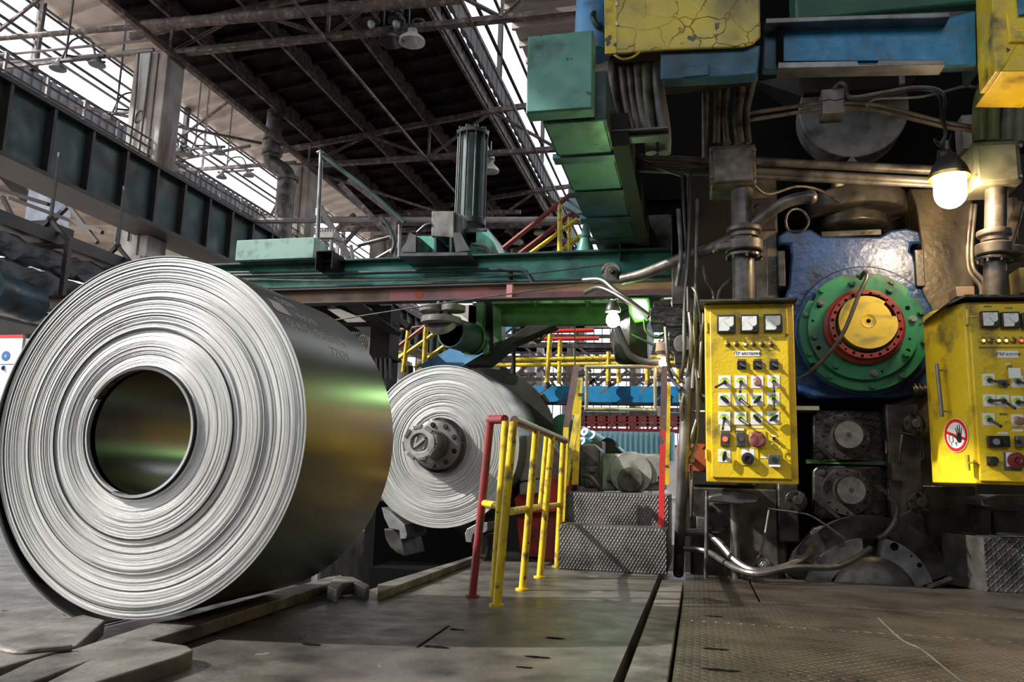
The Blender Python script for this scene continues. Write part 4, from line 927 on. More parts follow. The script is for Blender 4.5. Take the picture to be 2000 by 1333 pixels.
for (px, py, r) in ((1747, 1069, .03), (1780, 1088, .008), (1796, 1105, .018), (1808, 1072, .0)):
    if r: mb = MB(); c = P(px, py, YB - .0015); mb.cyl(c, c + Y_ * .001, r, 20); mb.build('bolt_hole', 'void', t)
for (px, py) in ((1612, 1046), (1747, 1050), (1560, 1095)): bolt('bolt', P(px, py, YB + .1), .028, t, 'grease_lt', .04)
mb = MB(); mb.tube([P(1812, 1150, 6.3), P(1858, 1132, 6.35)], .02, 6, False); single(mb, 'steel_scrap', 'grease', 'short dark steel bar lying at the right foot of the half-round cover', 'bar')

# hoses at the base
def hose(px_pts, r, m_, name, lb, cat='hose', group=None, n=8):
    mb = MB(); mb.tube([P(*p) for p in px_pts], r, n); return single(mb, name, m_, lb, cat, group)
hose([(1335, 1041, 6.5), (1378, 1043, 6.45), (1405, 1062, 6.35), (1440, 1100, 6.2), (1480, 1118, 6.1), (1530, 1110, 6.15), (1570, 1092, 6.25), (1585, 1072, 6.4), (1578, 1062, 6.5)], .028, 'cable_grey', 'flexible_hose', 'thicker grey flexible hose sagging along the floor in front of the mill base', group='hoses at the mill base')
hose([(1335, 1072, 6.5), (1380, 1078, 6.45), (1430, 1108, 6.15), (1480, 1122, 6.0), (1550, 1110, 6.05), (1620, 1110, 6.2), (1660, 1098, 6.3), (1700, 1072, 6.45)], .022, 'cable_grey', 'flexible_hose', 'thinner grey hose lying along the floor up to the half-round cover', group='hoses at the mill base')
hose([(1738, 975, 6.65), (1752, 990, 6.5), (1748, 1020, 6.45), (1730, 1045, 6.45), (1715, 1053, 6.45)], .022, 'cable', 'black_hose', 'black hose curving down beside the lower work roll', group='hoses at the mill base')
hose([(1500, 995, 6.6), (1560, 1003, 6.6), (1590, 1012, 6.5), (1650, 1053, 6.45)], .008, 'cable_grey', 'thin_hose', 'thin hose running down to the top of the half-round cover', group='hoses at the mill base')
hose([(1502, 998, 6.6), (1494, 1045, 6.55), (1486, 1080, 6.45), (1470, 1108, 6.3)], .010, 'cable_grey', 'thin_hose', 'thin cable dropping to the floor right of the lower conduit post', group='hoses at the mill base')
# brackets beneath the left cabinet
t = thing('pipe_support', 'grey support post with a flat round arm below the left control cabinet', 'support', FL(1437, 1131))
mb = MB(); a = FL(1437, 1131); mb.cyl(a, Vector((a.x, a.y, P(1437, 985, a.y).z)), .035, 16); mb.build('post', 'pipe_grey', t)
mb = MB(); ppx(mb, [(1383, 970), (1400, 966), (1440, 962), (1480, 966), (1484, 976), (1478, 985), (1440, 987), (1395, 982), (1383, 980)], 6.0, .4); mb.build('arm', 'grease_lt', t, bev=.012)
mb = MB(); bpx(mb, 1382, 985, 1430, 1040, 6.35, .1); mb.build('plate', 'grease_lt', t, bev=.006)
for p in ((1388, 995), (1386, 1030), (1414, 1032)): bolt('bolt', P(*p, 6.35), .018, t, 'grease', .03)
# tread box, lower right
t = thing('step_box', 'checkered steel step box standing on the plates at the right edge', 'step', FL(1928, 1158))
mb = MB(); a = FL(1928, 1157); b = P(1928, 1050, a.y); mb.box((a.x, a.y, 0), (a.x + .9, a.y + .75, b.z)); mb.build('box', 'tread_box', t, bev=.006, smooth=False)
mb = MB(); mb.prism([Vector((a.x, a.y, .001)), Vector((a.x, a.y, b.z)), Vector((a.x - .16, a.y + .4, b.z)), Vector((a.x - .16, a.y + .4, .001))], (0, .02, 0)); mb.build('side_plate', 'grease_lt', t, smooth=False)
t = thing('curved_bracket', 'dark curved arm and bracket under the right control cabinet', 'bracket', P(1950, 985, 6.6))
mb = MB(); ppx(mb, [(1915, 975), (1950, 968), (2060, 970), (2060, 990), (1950, 995), (1918, 990)], 6.5, .4); mb.build('arm', 'grease_lt', t, bev=.012)
mb = MB(); ppx(mb, [(1918, 995), (1935, 995), (1935, 1045), (1915, 1045)], 6.6, .3); ppx(mb, [(1940, 1000), (1990, 1000), (1945, 1045)], 6.62, .2); mb.build('rib', 'grease', t, smooth=False)

# ---- pipe columns with flanges
def pipe_col(px, y0, y1, yf, label, flip=1):
    Y = 6.12; t = thing('pipe_column', label, 'pipe', P(px, y1, Y), 'pipe columns over the cabinets'); w_ = sc(px, 460, Y)
    a = P(px - 4 * flip, y0, Y); b = P(px, y1, Y); rr = 22 * w_
    mb = MB(); mb.cyl(b, a, rr, 32); mb.build('pipe', 'pipe_grey', t)
    c = P(px, yf, Y); mb = MB(); mb.lathe([(rr, .03), (34 * w_, .03), (35 * w_, .012), (34 * w_, -.008), (27 * w_, -.02), (27 * w_, -.05)], c, Z_, 40); mb.build('upper_flange', 'pipe_grey', t, bev=.003)
    mb = MB(); c2 = P(px, yf + 32, Y); poly = []
    ex = -62 if flip > 0 else 50
    for k in range(40):
        a = 2 * PI * k / 40; poly.append(c2 + Vector((math.cos(a) * 37 * w_, math.sin(a) * 37 * w_, -.035)))
    mb.prism(poly, (0, 0, .09)); e = c2 + X_ * ex * w_ * .72; poly = []
    for k in range(40):
        a = 2 * PI * k / 40; poly.append((c2 + e) / 2 + Vector((math.cos(a) * 40 * w_, math.sin(a) * 28 * w_, -.03)))
    mb.prism(poly, (0, 0, .06)); mb.build('housing', 'pipe_grey', t, bev=.012)
    mb = MB(); mb.cyl(P(px, yf + 52, Y), P(px, yf + 46, Y), 36 * w_, 36); mb.build('lower_flange', 'grease', t, bev=.003)
    for k in range(5):
        a = PI + k * PI / 4 + .1; p = P(px, yf + 50, Y) + Vector((math.cos(a) * 33 * w_, math.sin(a) * 33 * w_, 0)); mb = MB(); mb.cyl(p - Z_ * .025, p, .011, 6); mb.build('bolt', 'grease_lt', t)
    return t
pipe_col(1453, 366, 592, 453, 'thick grey pipe with cast flanges rising from the left control cabinet')
pipe_col(1942, 366, 586, 460, 'thick grey pipe with cast flanges rising from the right control cabinet', -1)
# ---- junction boxes
def jbox(x0, y0, x1, y1, Y, D, m_, label):
    t = thing('junction_box', label, 'junction box', P((x0 + x1) / 2, y1, Y))
    mb = MB(); bpx(mb, x0, y0, x1, y1, Y, D); mb.build('box', m_, t, bev=.02)
    mb = MB(); bpx(mb, x0 + 7, y0 + 7, x1 - 7, y1 - 7, Y - .025, .03); mb.build('lid', m_, t, bev=.01)
    for (px, py) in ((x0 + 4, y0 + 14), (x1 - 4, y0 + 12), (x0 + 4, y1 - 14), (x1 - 4, y1 - 14)): bolt('bolt', P(px, py, Y), .012, t, m_, .02)
    return t
jbox(1386, 282, 1477, 362, 6.0, .35, 'conduit', 'square brown-black junction box above the left pipe column')
jbox(1902, 274, 1996, 360, 6.0, .35, 'olive_grey', 'square olive green junction box above the right pipe column')
mb = MB(); bpx(mb, 1606, 174, 1650, 221, 6.6, .2); mb.mi = 1; mb.tube([P(x, y, 6.598) for x, y in ((1606, 199), (1620, 195), (1632, 197), (1650, 192))], .004, 5)
single(mb, 'terminal_box', ['cast_dust', 'void'], 'small grey cracked box hanging on thin conduits in front of the round disc', 'junction box', bev=.012)
# ---- conduits
for i, pts in enumerate((((1250, 308), (1386, 316)), ((1240, 322), (1386, 328)), ((1245, 332), (1386, 340)))):
    mb = MB(); mb.tube([P(x, y, 6.3) for x, y in pts], (.030, .022, .020)[i], 10, False); single(mb, 'conduit_pipe', 'conduit', ['top', 'middle', 'bottom'][i] + ' of three conduits entering the brown junction box from the left', 'conduit', 'conduits left of the brown junction box')
for i, (a, b, r) in enumerate((((1477, 316), (1835, 334), .036), ((1477, 335), (1832, 356), .034), ((1477, 346), (1830, 363), .022))):
    mb = MB(); mb.tube([P(*a, 6.3), P(*b, 6.3)], r, 12, False); single(mb, 'conduit_pipe', 'pipe_grey', ['top', 'middle', 'bottom'][i] + ' of three long conduits from the brown junction box towards the bright lamp', 'conduit', 'conduits towards the lamp')
for i, (p, r) in enumerate((([(1448, 224), (1606, 201)], .018), ([(1448, 238), (1606, 212)], .018), ([(1650, 202), (1720, 208), (1840, 238), (1905, 250)], .018), ([(1650, 210), (1720, 218), (1840, 247), (1905, 257)], .018))):
    mb = MB(); mb.tube([P(x, y, 6.6) for x, y in p], r, 8); single(mb, 'conduit_pipe', 'conduit', ['upper thin conduit left of the small grey box', 'lower thin conduit left of the small grey box', 'upper thin conduit sloping right from the small grey box', 'lower thin conduit sloping right from the small grey box'][i], 'conduit', 'thin conduits at the small grey box')
hose([(1628, 174, 6.6), (1640, 163, 6.55), (1652, 168, 6.5), (1662, 190, 6.45), (1720, 182, 6.4), (1780, 172, 6.35), (1825, 174, 6.3), (1844, 190, 6.2), (1842, 230, 6.1), (1847, 262, 6.0), (1838, 282, 5.9)], .014, 'cable_grey', 'lamp_cable', 'curved cable arching from the small grey box down to the bright lamp', 'cable')
hose([(1652, 172, 6.58), (1668, 196, 6.5), (1770, 178, 6.4), (1820, 179, 6.3), (1836, 195, 6.2), (1838, 235, 6.1)], .009, 'cable', 'lamp_cable', 'thinner cable under the arching one above the bright lamp', 'cable')
hose([(1685, 234, 6.65), (1690, 215, 6.6), (1710, 195, 6.6), (1800, 190, 6.6), (1880, 170, 6.4), (1905, 170, 6.1), (1930, 150, 5.9), (1945, 138, 5.8)], .010, 'cable_grey', 'signal_cable', 'thin cable from the round disc to the yellow box at the upper right', 'cable')
# ---- bright caged lamp
t = thing('bulkhead_lamp', 'brightly lit warm glass lamp hanging beside the olive junction box', 'lamp', P(1854, 405, 5.9))
c = P(1854, 345, 5.9); w_ = sc(1854, 345, 5.9)
mb = MB(); mb.lathe([(.012, .30), (.02, .29), (.022, .22), (.045, .20), (.11, .10), (.125, .06), (.126, .03)], c - Z_ * .03, Z_, 28, cap1=False); mb.build('cap', 'steel_dark', t, bev=.002)
mb = MB(); mb.ring(c + Z_ * .0, Z_, .105, .135, -.015, .01, 32); mb.build('collar', 'brass', t)
mb = MB(); g = [( .105, 0), (.105, -.13)] + [(.105 * math.cos(a), -.13 - .105 * math.sin(a)) for a in [.3, .6, .9, 1.2, 1.45, 1.56]]; mb.lathe(g, c, Z_, 32); mb.build('glass', 'lamp_warm', t)
mb = MB(); cc = P(1848, 306, 5.9); mb.cyl(cc - X_ * .05, cc + X_ * .02, .05, 18); mb.tube([cc + Z_ * .03, P(1852, 290, 5.9), P(1838, 282, 5.9), P(1824, 272, 5.9), P(1832, 285, 5.9), P(1850, 288, 5.9), P(1858, 262, 5.9)], .004, 6); mb.build('hanger', 'steel_dark', t)

# ---- right upper: hoses in an olive bundle
for i, (p, r) in enumerate((([(1945, 145), (1922, 175), (1913, 220), (1914, 278)], .050), ([(1968, 145), (1946, 185), (1938, 230), (1938, 278)], .050), ([(2000, 140), (1975, 180), (1968, 230), (1966, 278)], .052), ([(2030, 150), (2000, 190), (1990, 230), (1988, 280)], .050))):
    mb = MB(); mb.tube([P(x, y, 6.2) for x, y in p], r, 14); single(mb, 'bent_pipe', 'olive' if i < 2 else 'olive_grey', ['leftmost', 'second', 'third', 'rightmost'][i] + ' bent olive pipe rising from the olive junction box', 'pipe', 'bent olive pipes')
# ---- bundle left, rising from the brown junction box
for i, (p, r) in enumerate((([(1400, 282), (1402, 230), (1404, 150)], .034), ([(1420, 282), (1416, 220), (1424, 150)], .034), ([(1445, 280), (1440, 230), (1450, 150)], .042), ([(1462, 280), (1458, 220), (1475, 152)], .026), ([(1378, 310), (1378, 225), (1378, 155)], .03))):
    mb = MB(); mb.tube([P(x, y, 6.2) for x, y in p], r, 12); single(mb, 'riser_pipe', 'conduit', ['first', 'second', 'thickest', 'thin rightmost', 'straight leftmost'][i] + ' brown pipe of the bundle rising above the brown junction box', 'pipe', 'pipes above the brown junction box')
# bundle under yellow box
for i, (p, r, m_) in enumerate((([(1283, 108), (1287, 180), (1298, 255), (1298, 300)], .048, 'cast_dust'), ([(1262, 115), (1264, 190), (1272, 300)], .044, 'olive_grey'), ([(1244, 112), (1250, 190), (1262, 255)], .04, 'olive_grey'), ([(1228, 110), (1236, 190), (1245, 255)], .036, 'conduit'), ([(1212, 108), (1222, 190), (1234, 255)], .034, 'conduit'), ([(1195, 110), (1200, 190), (1214, 262)], .034, 'conduit'))):
    mb = MB(); mb.tube([P(x, y, 5.7) for x, y in p], r, 14); single(mb, 'hanging_hose', m_, ['thickest pale', 'second pale', 'third', 'fourth', 'fifth', 'leftmost'][i] + ' hose hanging under the cracked yellow box' + (' , rightmost of the bundle' if i == 0 else ''), 'hose', 'hoses under the yellow box')
mb = MB(); mb.bar(P(1120, 274, 5.5), P(1306, 262, 5.5), .10, .07); mb.bar(P(1120, 268, 5.45), P(1306, 256, 5.45), .12, .01); single(mb, 'support_bar', 'steel_dark', 'grey angle bar holding the hoses under the yellow box', 'bar', smooth=False)

# ---- yellow box on a blue base
t = thing('drive_cover', 'big yellow sheet metal box with cracked peeling paint at the top', 'cover', P(1330, 108, 5.2))
mb = MB(); Yy = 5.2; ppx(mb, [(1181, 107), (1215, 104), (1300, 97), (1400, 93), (1452, 91), (1470, 85), (1486, 72), (1483, -60), (1179, -60)], Yy, .03); mb.build('panel', 'yellow_peel', t, bev=.012, smooth=False)
mb = MB(); mb.box(P(1181, 106, Yy - .004), P(1205, -60, Yy - .004) + Y_ * .004); mb.build('edge_strip', 'yellow_worn', t, smooth=False)
mb = MB(); mb.tube([P(1200, 108, Yy - .01), P(1216, 116, Yy - .03), P(1236, 112, Yy - .02), P(1250, 102, Yy)], .008, 6); mb.build('curled_lip', 'yellow_worn', t)
for (px, py) in ((1205, 9), (1205, 48)): mb = MB(); mb.box(P(px - 3, py + 4, Yy), P(px + 2, py - 4, Yy) - Y_ * .01); mb.build('slot', 'steel_light', t)
mb = MB(); ppx(mb, [(1290, 101), (1486, 88), (1480, 145), (1420, 150), (1290, 156)], Yy + .05, .12); mb.build('blue_base', 'blue_edge', t, bev=.01, smooth=False)
mb = MB(); mb.box((P(1190, 50, 5.25).x, 5.3, P(1300, 70, 5.3).z), (P(1480, 50, 5.25).x, 6.2, P(1300, -60, 5.3).z)); mb.build('rear_casing', 'near_black', t, smooth=False)
mb = MB(); mb.box(P(1334, 151, Yy + .04), P(1385, 126, Yy + .04) + Y_ * .01); mb.build('cover_plate', 'blue_edge', t, bev=.004, smooth=False)
t = thing('blue_motor', 'rounded pale blue motor housing between the teal box and the yellow box', 'motor', P(1160, 60, 5.6))
mb = MB(); mb.lathe([(.02, .40), (.09, .38), (.13, .30), (.14, 0), (.14, -.2)], P(1158, 62, 5.6), Z_, 24); mb.build('body', 'blue_pale', t)
mb = MB(); mb.tube([P(1162, 22, 5.5), P(1158, 34, 5.45), P(1168, 50, 5.45), P(1176, 48, 5.45)], .022, 8); mb.build('cable_gland', 'teal_dark', t)
for i, px in enumerate((1140, 1172)):
    mb = MB(); mb.tube([P(px, -40, 5.55), P(px, 22, 5.55)], .045, 12); single(mb, 'riser_pipe', 'grease', ['left', 'right'][i] + ' black pipe rising above the pale blue motor', 'pipe', 'black pipes above the blue motor')
# ---- teal box and the duct running back under it
t = thing('teal_cabinet', 'square teal sheet metal cabinet hanging at the top centre', 'cabinet', P(1095, 220, 4.9))
mb = MB(); mb.box(P(1029, 145, 4.9) * 1 + Vector((0, 0, 0)) if False else (P(1029, 145, 4.9).x, 4.9, P(1095, 218, 4.9).z), (P(1158, 145, 4.9).x, 5.03, P(1095, 66, 4.9).z)); mb.build('body', 'teal', t, bev=.008, smooth=False)
mb = MB(); mb.box((P(1031, 145, 4.9).x, 4.885, P(1095, 216, 4.9).z), (P(1156, 145, 4.9).x, 4.9, P(1095, 68, 4.9).z)); mb.build('door', 'teal', t, bev=.004, smooth=False)
xa, xb = -.95, -.36
def XZ(px, py, Y): p = P(px, py, Y); return p
t = thing('overhead_duct', 'long teal and blue duct running back under the teal cabinet, its underside lit green', 'duct', P(1120, 300, 5.6))
zd = P(1065, 270, 5.05).z
mb = MB(); a = P(1062, 268, 5.1); xl = a.x; xr = P(1186, 230, 5.1).x; zd = P(1100, 245, 5.1).z
mb.box((xl, 5.05, zd), (xr, 12.5, zd + .35)); mb.build('shell', 'teal_dark', t, bev=.006, smooth=False)
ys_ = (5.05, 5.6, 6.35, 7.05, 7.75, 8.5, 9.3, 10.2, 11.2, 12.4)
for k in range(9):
    mb = MB(); mb.box((xl + .02, ys_[k] + .14 * (k > 0), zd - .012), (xr - .02, ys_[k + 1], zd)); mb.build('underside_panel', ['teal', 'teal', 'blue_edge', 'teal_dark', 'teal_dark', 'grease', 'near_black', 'near_black', 'near_black'][k], t, bev=.004, smooth=False)  # panel paints darken backwards in place of the lamp's falloff
mb = MB(); mb.prism([(xl, 5.0, zd + .06), (xl - .09, 5.0, zd + .3), (xl - .09, 5.0, zd + .5), (xl, 5., zd + .4)], (0, 7.4, 0)); mb.build('left_lip', 'near_black', t, smooth=False)
for k, y in enumerate((5.6, 6.35, 7.05, 7.75, 8.5, 9.3, 10.2, 11.2)):
    mb = MB(); mb.box((xl - .03, y, zd - .03), (xr + .02, y + .13, zd + .01)); mb.build('cross_bar', 'blue_edge' if k % 2 == 0 else 'teal_dark', t, bev=.003, smooth=False)
mb = MB(); mb.box((xr + .0, 5.4, zd - .05), (xr + .12, 12, zd + .2)); mb.build('side_rail', 'near_black', t, smooth=False)
# wall of the housing right under the duct
t = thing('side_plate', 'dark oily plate wall between the green beam and the overhead duct', 'wall plate', P(1265, 505, 8.25))
mb = MB(); bpx(mb, 1209, 340, 1212, 505, 7.9, .3); mb.build('edge_strip', 'steel_mid', t, smooth=False)
mb = MB(); bpx(mb, 1214, 420, 1312, 505, 8.05, .2); mb.build('plate', 'grease_lt', t, bev=.01)

# ---- blue beam upper right
t = thing('blue_beam', 'bright blue boxed beam with a recessed panel across the upper right', 'beam', P(1700, 135, 5.4))
Yb = 5.4
mb = MB(); ppx(mb, [(1492, 42), (1520, 36), (1845, 22), (1902, 20), (1908, 128), (1870, 131), (1490, 137)], Yb + .06, .08); mb.build('body', 'blue_edge', t, bev=.008, smooth=False)
mb = MB(); ppx(mb, [(1530, 46), (1842, 38), (1905, 22), (1907, 126), (1845, 128), (1840, 118), (1530, 120)], Yb + .04, .03); mb.build('panel', 'blue_beam', t, bev=.003, smooth=False)
mb = MB(); ppx(mb, [(1495, 36), (1855, 24), (1856, 34), (1690, 38), (1496, 46)], Yb - .08, .16); mb.build('top_lip', 'steel_mid', t, bev=.004, smooth=False)
mb = MB(); ppx(mb, [(1520, 122), (1675, 119), (1678, 126), (1712, 126), (1716, 118), (1846, 117), (1847, 127), (1520, 134)], Yb - .08, .14); mb.build('bottom_lip', 'steel_mid', t, bev=.004, smooth=False)
mb = MB(); ppx(mb, [(1518, 46), (1530, 46), (1530, 120), (1518, 120)], Yb - .02, .08); mb.build('recess_edge', 'void', t, smooth=False)
mb = MB(); bpx(mb, 1552, -80, 1925, 22, 6.2, .4); single(mb, 'green_housing', 'green_dark', 'dark green machine casing above the blue beam at the top edge', 'casing', bev=.02)
t = thing('yellow_bracket_box', 'yellow chipped angular box at the upper right corner', 'cover', P(1965, 140, 5.2))
mb = MB(); ppx(mb, [(1936, -60), (1995, -60), (1990, 85), (1956, 140), (1945, 140), (1940, 80)], 5.15, .3); mb.build('front', 'yellow_worn', t, bev=.006, smooth=False)
mb = MB(); mb.prism([P(1956, 140, 5.15), P(1990, 82, 5.15), P(2060, 75, 5.15), P(2060, 140, 5.15)], (0, .5, 0)); mb.prism([P(1965, 20, 5.13), P(2000, -30, 5.13), P(2060, -40, 5.13), P(2060, 82, 5.13), P(1972, 82, 5.13)], (0, .05, 0)); mb.build('flap', 'yellow', t, bev=.006, smooth=False)
mb = MB(); ppx(mb, [(1985, -40), (2060, -40), (2060, 20), (1992, 28)], 5.10, .03); mb.build('blue_patch', 'blue_beam', t, smooth=False)
mb = MB(); mb.box(P(1927, 78, 5.3), P(1938, 5, 5.3) + Y_ * .05); mb.build('edge_tab', 'yellow_worn', t, smooth=False)
t = thing('teal_bracket', 'dark teal bracket joining the blue beam to the yellow box at the right', 'bracket', P(1918, 90, 5.6))
mb = MB(); ppx(mb, [(1903, 18), (1925, 2), (1935, 10), (1940, 95), (1918, 130), (1908, 126)], 5.5, .3); mb.build('plate', 'teal_dark', t, smooth=False)
mb = MB(); ppx(mb, [(1918, 40), (1928, 38), (1930, 85), (1919, 90)], 5.46, .04); mb.build('shim', 'teal', t, smooth=False)
mb = MB(); bpx(mb, 1880, 225, 1905, 290, 7.2, .2); single(mb, 'wall_bracket', 'cast_dust', 'pale patch plate left of the olive pipes', 'plate', smooth=False)
mb = MB(); bpx(mb, 1757, 130, 1767, 164, 6.9, .03); single(mb, 'strap', 'olive_grey', 'small pale hanging strap under the blue beam', 'strap', smooth=False)
mb = MB(); mb.prism([P(1480, 160, 8.0), P(1580, 140, 7.6), P(1571, 190, 7.6), P(1540, 205, 8.0)], (0, .1, 0)); mb.prism([P(1560, 140, 7.4), P(1800, 130, 7.4), P(1780, 170, 7.4), P(1570, 182, 7.4)], (0, .1, 0)); single(mb, 'gusset_plate', 'near_black', 'dark gusset plates under the blue beam', 'plate', smooth=False)

# ---- pipes and cables left of the left cabinet
mb = MB(); mb.tube([P(1345, 740, 6.2), P(1340, 800, 6.2), P(1332, 950, 6.2), FL(1325, 1122, -.05)], .042, 16); mb.tube([P(1357, 640, 6.3), P(1352, 700, 6.25), P(1345, 745, 6.2)], .03, 12)
single(mb, 'vertical_pipe', 'pipe_grey', 'thick dark vertical pipe between the steps and the left control cabinet', 'pipe')
vp = [((1348, 340), (1345, 500), (1338, 590), (1336, 700), (1330, 740)), ((1332, 340), (1336, 420), (1342, 520), (1344, 610)), ((1362, 390), (1360, 500), (1358, 640), (1352, 760)), ((1374, 520), (1378, 545), (1392, 570), (1394, 585)),
      ((1325, 410), (1330, 500), (1322, 560)), ((1352, 560), (1362, 580), (1370, 640), (1368, 700), (1364, 800), (1352, 850), (1340, 900)), ((1345, 600), (1350, 660), (1345, 740), (1330, 800), (1345, 850)),
      ((1302, 705), (1320, 735), (1350, 760), (1378, 776)), ((1328, 770), (1330, 790), (1350, 803), (1378, 805)), ((1245, 310), (1290, 330), (1335, 345)), ((1355, 700), (1362, 760), (1360, 860), (1346, 905)), ((1300, 640), (1304, 700), (1312, 740), (1330, 760)),
      ((1374, 600), (1372, 640), (1360, 700), (1366, 740)), ((1350, 910), (1352, 960), (1350, 1010)), ((1380, 960), (1380, 1040), (1378, 1140)), ((1402, 610), (1405, 570), (1430, 545))]
vl = ['longest thin tube', 'tube beside the longest one', 'rightmost straight tube', 'short curled tube above the cabinet corner', 'dark short tube under the ceiling ducts', 'tube hugging the cabinet side', 'wavy cable', 'cable sagging to the cabinet edge', 'lower hose into the cabinet edge',
      'sloping cable near the brown junction box', 'loop of cable ending at the orange cover', 'thin cable by the small orange bulb', 'cable by the upper cabinet corner', 'short tube under the orange cover', 'tube dropping to the floor under the cabinet', 'thin wire rising from the cabinet top']
for p, l in zip(vp, vl):
    hose([(x, y, 6.15 if i % 2 else 6.2) for i, (x, y) in enumerate(p)], random.uniform(.010, .018), random.choice(['cable_grey', 'cable', 'pipe_grey']), 'cable', l + ', left of the left control cabinet' if 'cabinet' not in l else l + ', in the cable tangle', 'cable', 'cables left of the left cabinet')
sp_ = hose([(1215, 547, 6.6), (1260, 535, 6.5), (1340, 502, 6.3), (1400, 482, 6.2), (1470, 440, 6.1), (1530, 398, 6.0), (1585, 384, 6.0)], .045, 'pipe_grey', 'sloping_pipe', 'thick grey pipe sloping up from the green beam across the left pipe column', 'pipe', n=16)
mb = MB(); c = P(1582, 386, 6.0); mb.ball(c, .055, 14); mb.build('end_cap', 'grease_lt', sp_)
mb = MB(); cc = P(1557, 432, 6.3); rr = .085; mb.tube([cc + Vector((rr * math.cos(a), .02 * math.sin(a * 2), rr * 1.15 * math.sin(a))) for a in [k * PI / 8 for k in range(17)]], .010, 8, False); single(mb, 'wire_loop', 'cable_grey', 'round loop of cable right of the sloping pipe', 'cable')
hose([(1640, 395, 6.9), (1600, 372, 6.6), (1555, 365, 6.5), (1500, 380, 6.4), (1470, 360, 6.3)], .012, 'conduit', 'cable', 'tangled cable above the screw-down wheel', 'cable')
hose([(1898, 400, 6.6), (1890, 480, 6.6), (1893, 530, 6.6), (1915, 560, 6.5), (1917, 590, 6.4)], .016, 'pipe_grey', 'cable', 'left of the paired tubes beside the right pipe column', 'cable', 'paired tubes')
hose([(1905, 400, 6.6), (1898, 480, 6.6), (1901, 525, 6.6), (1922, 552, 6.5), (1925, 590, 6.4)], .016, 'pipe_grey', 'cable', 'right of the paired tubes beside the right pipe column', 'cable', 'paired tubes')
mb = MB(); mb.tube([P(1990, 400, 6.7), P(1980, 440, 6.6), P(1968, 480, 6.5)], .04, 10); mb.tube([P(1972, 390, 6.7), P(1975, 470, 6.7)], .05, 10); single(mb, 'pipe_elbow', 'conduit', 'brown pipes behind the right pipe column at the right edge', 'pipe')
mb = MB(); mb.tube([P(1955, 510, 6.3), P(1985, 505, 6.2), P(2030, 495, 6.2)], .03, 10); single(mb, 'side_pipe', 'pipe_grey', 'bent grey pipe leaving the right pipe column at the right edge', 'pipe')
# orange cover
t = thing('orange_motor_cover', 'small round orange motor cover beside the left control cabinet', 'motor', P(1352, 895, 6.3))
mb = MB(); ppx(mb, [(1322, 868), (1378, 868), (1378, 922), (1340, 924), (1334, 905), (1322, 890)], 6.45, .25); cpx(mb, 1362, 896, 6.42, 27, .1, 32); mb.build('cover', 'orange', t, bev=.006)
mb = MB(); cpx(mb, 1350, 898, 6.36, 7, .08, 16); mb.build('shaft_nut', 'pipe_grey', t)
for p in ((1345, 875), (1372, 874), (1374, 915), (1352, 921)): bolt('bolt', P(*p, 6.42), .010, t, 'orange', .015)
# gauge box
t = thing('pressure_gauge', 'round dusty gauge on a dark box under the green lamps', 'gauge', P(1333, 662, 6.5))
mb = MB(); ppx(mb, [(1305, 648), (1360, 650), (1360, 710), (1318, 712), (1316, 690), (1306, 684)], 6.6, .3); mb.build('housing', 'grease', t, bev=.01)
mb = MB(); cpx(mb, 1333, 671, 6.52, 17, .1, 32); mb.build('dial', 'cast_dust', t, bev=.003)
mb = MB(); cpx(mb, 1333, 671, 6.515, 2.2, .01, 12); mb.bar(P(1333, 671, 6.515), P(1333, 684, 6.515), .006, .004); mb.build('needle', 'void', t)
mb = MB(); ppx(mb, [(1269, 602), (1285, 598), (1340, 600), (1352, 612), (1350, 640), (1302, 640), (1298, 634), (1270, 634)], 6.6, .4); bpx(mb, 1276, 588, 1310, 600, 6.65, .3); single(mb, 'oil_block', 'grease', 'chunky oily steel block hanging just right of the green lamps', 'machine block', bev=.01)
mb = MB(); bpx(mb, 1312, 500, 1350, 596, 6.9, .8); single(mb, 'beam_end_post', 'grease_lt', 'dusty dark post where the green beam meets the mill stand', 'post', bev=.01)

# ================================================================== CONTROL CABINETS
def rot_xz(v, a): return Vector((v[0] * math.cos(a) - v[1] * math.sin(a), v[0] * math.sin(a) + v[1] * math.cos(a)))
def meter(t, px, py, Y, s_=36, blind=False):
    c = P(px, py, Y); h = s_ / 2 * sc(px, py, Y)
    mb = MB(); mb.box(c + Vector((-h, -.035, -h)), c + Vector((h, 0, h))); o = mb.build('panel_meter', 'black_plastic', t, bev=.004)
    f = .80; mb = MB(); k = h * f
    mb.prism([c + Vector((x * k, -.0365, z * k)) for x, z in ((-1, -1), (.25, -1), (1, -.1), (1, 1), (-1, 1))], (0, .001, 0)); mb.build('dial', 'dial_white', o, smooth=False)
    mb = MB(); p0 = c + Vector((k * .45, -.038, -k * .55)); p1 = c + Vector((-k * .25, -.038, k * .3)); mb.bar(p0, p1, .003, .001)
    for i in range(7):
        a = math.radians(95 + 12.5 * i); q = p0 + Vector((math.cos(a), 0, math.sin(a))) * k * 1.35; q2 = p0 + Vector((math.cos(a), 0, math.sin(a))) * k * 1.5; mb.bar(q, q2, .0035, .001)
    mb.build('needle', 'text_black', o)
    mb = MB(); cc = c + Vector((k * .62, -.041, -k * .6)); mb.cyl(cc, cc + Y_ * .008, h * .16, 12); mb.build('adjuster', 'black_plastic', o)
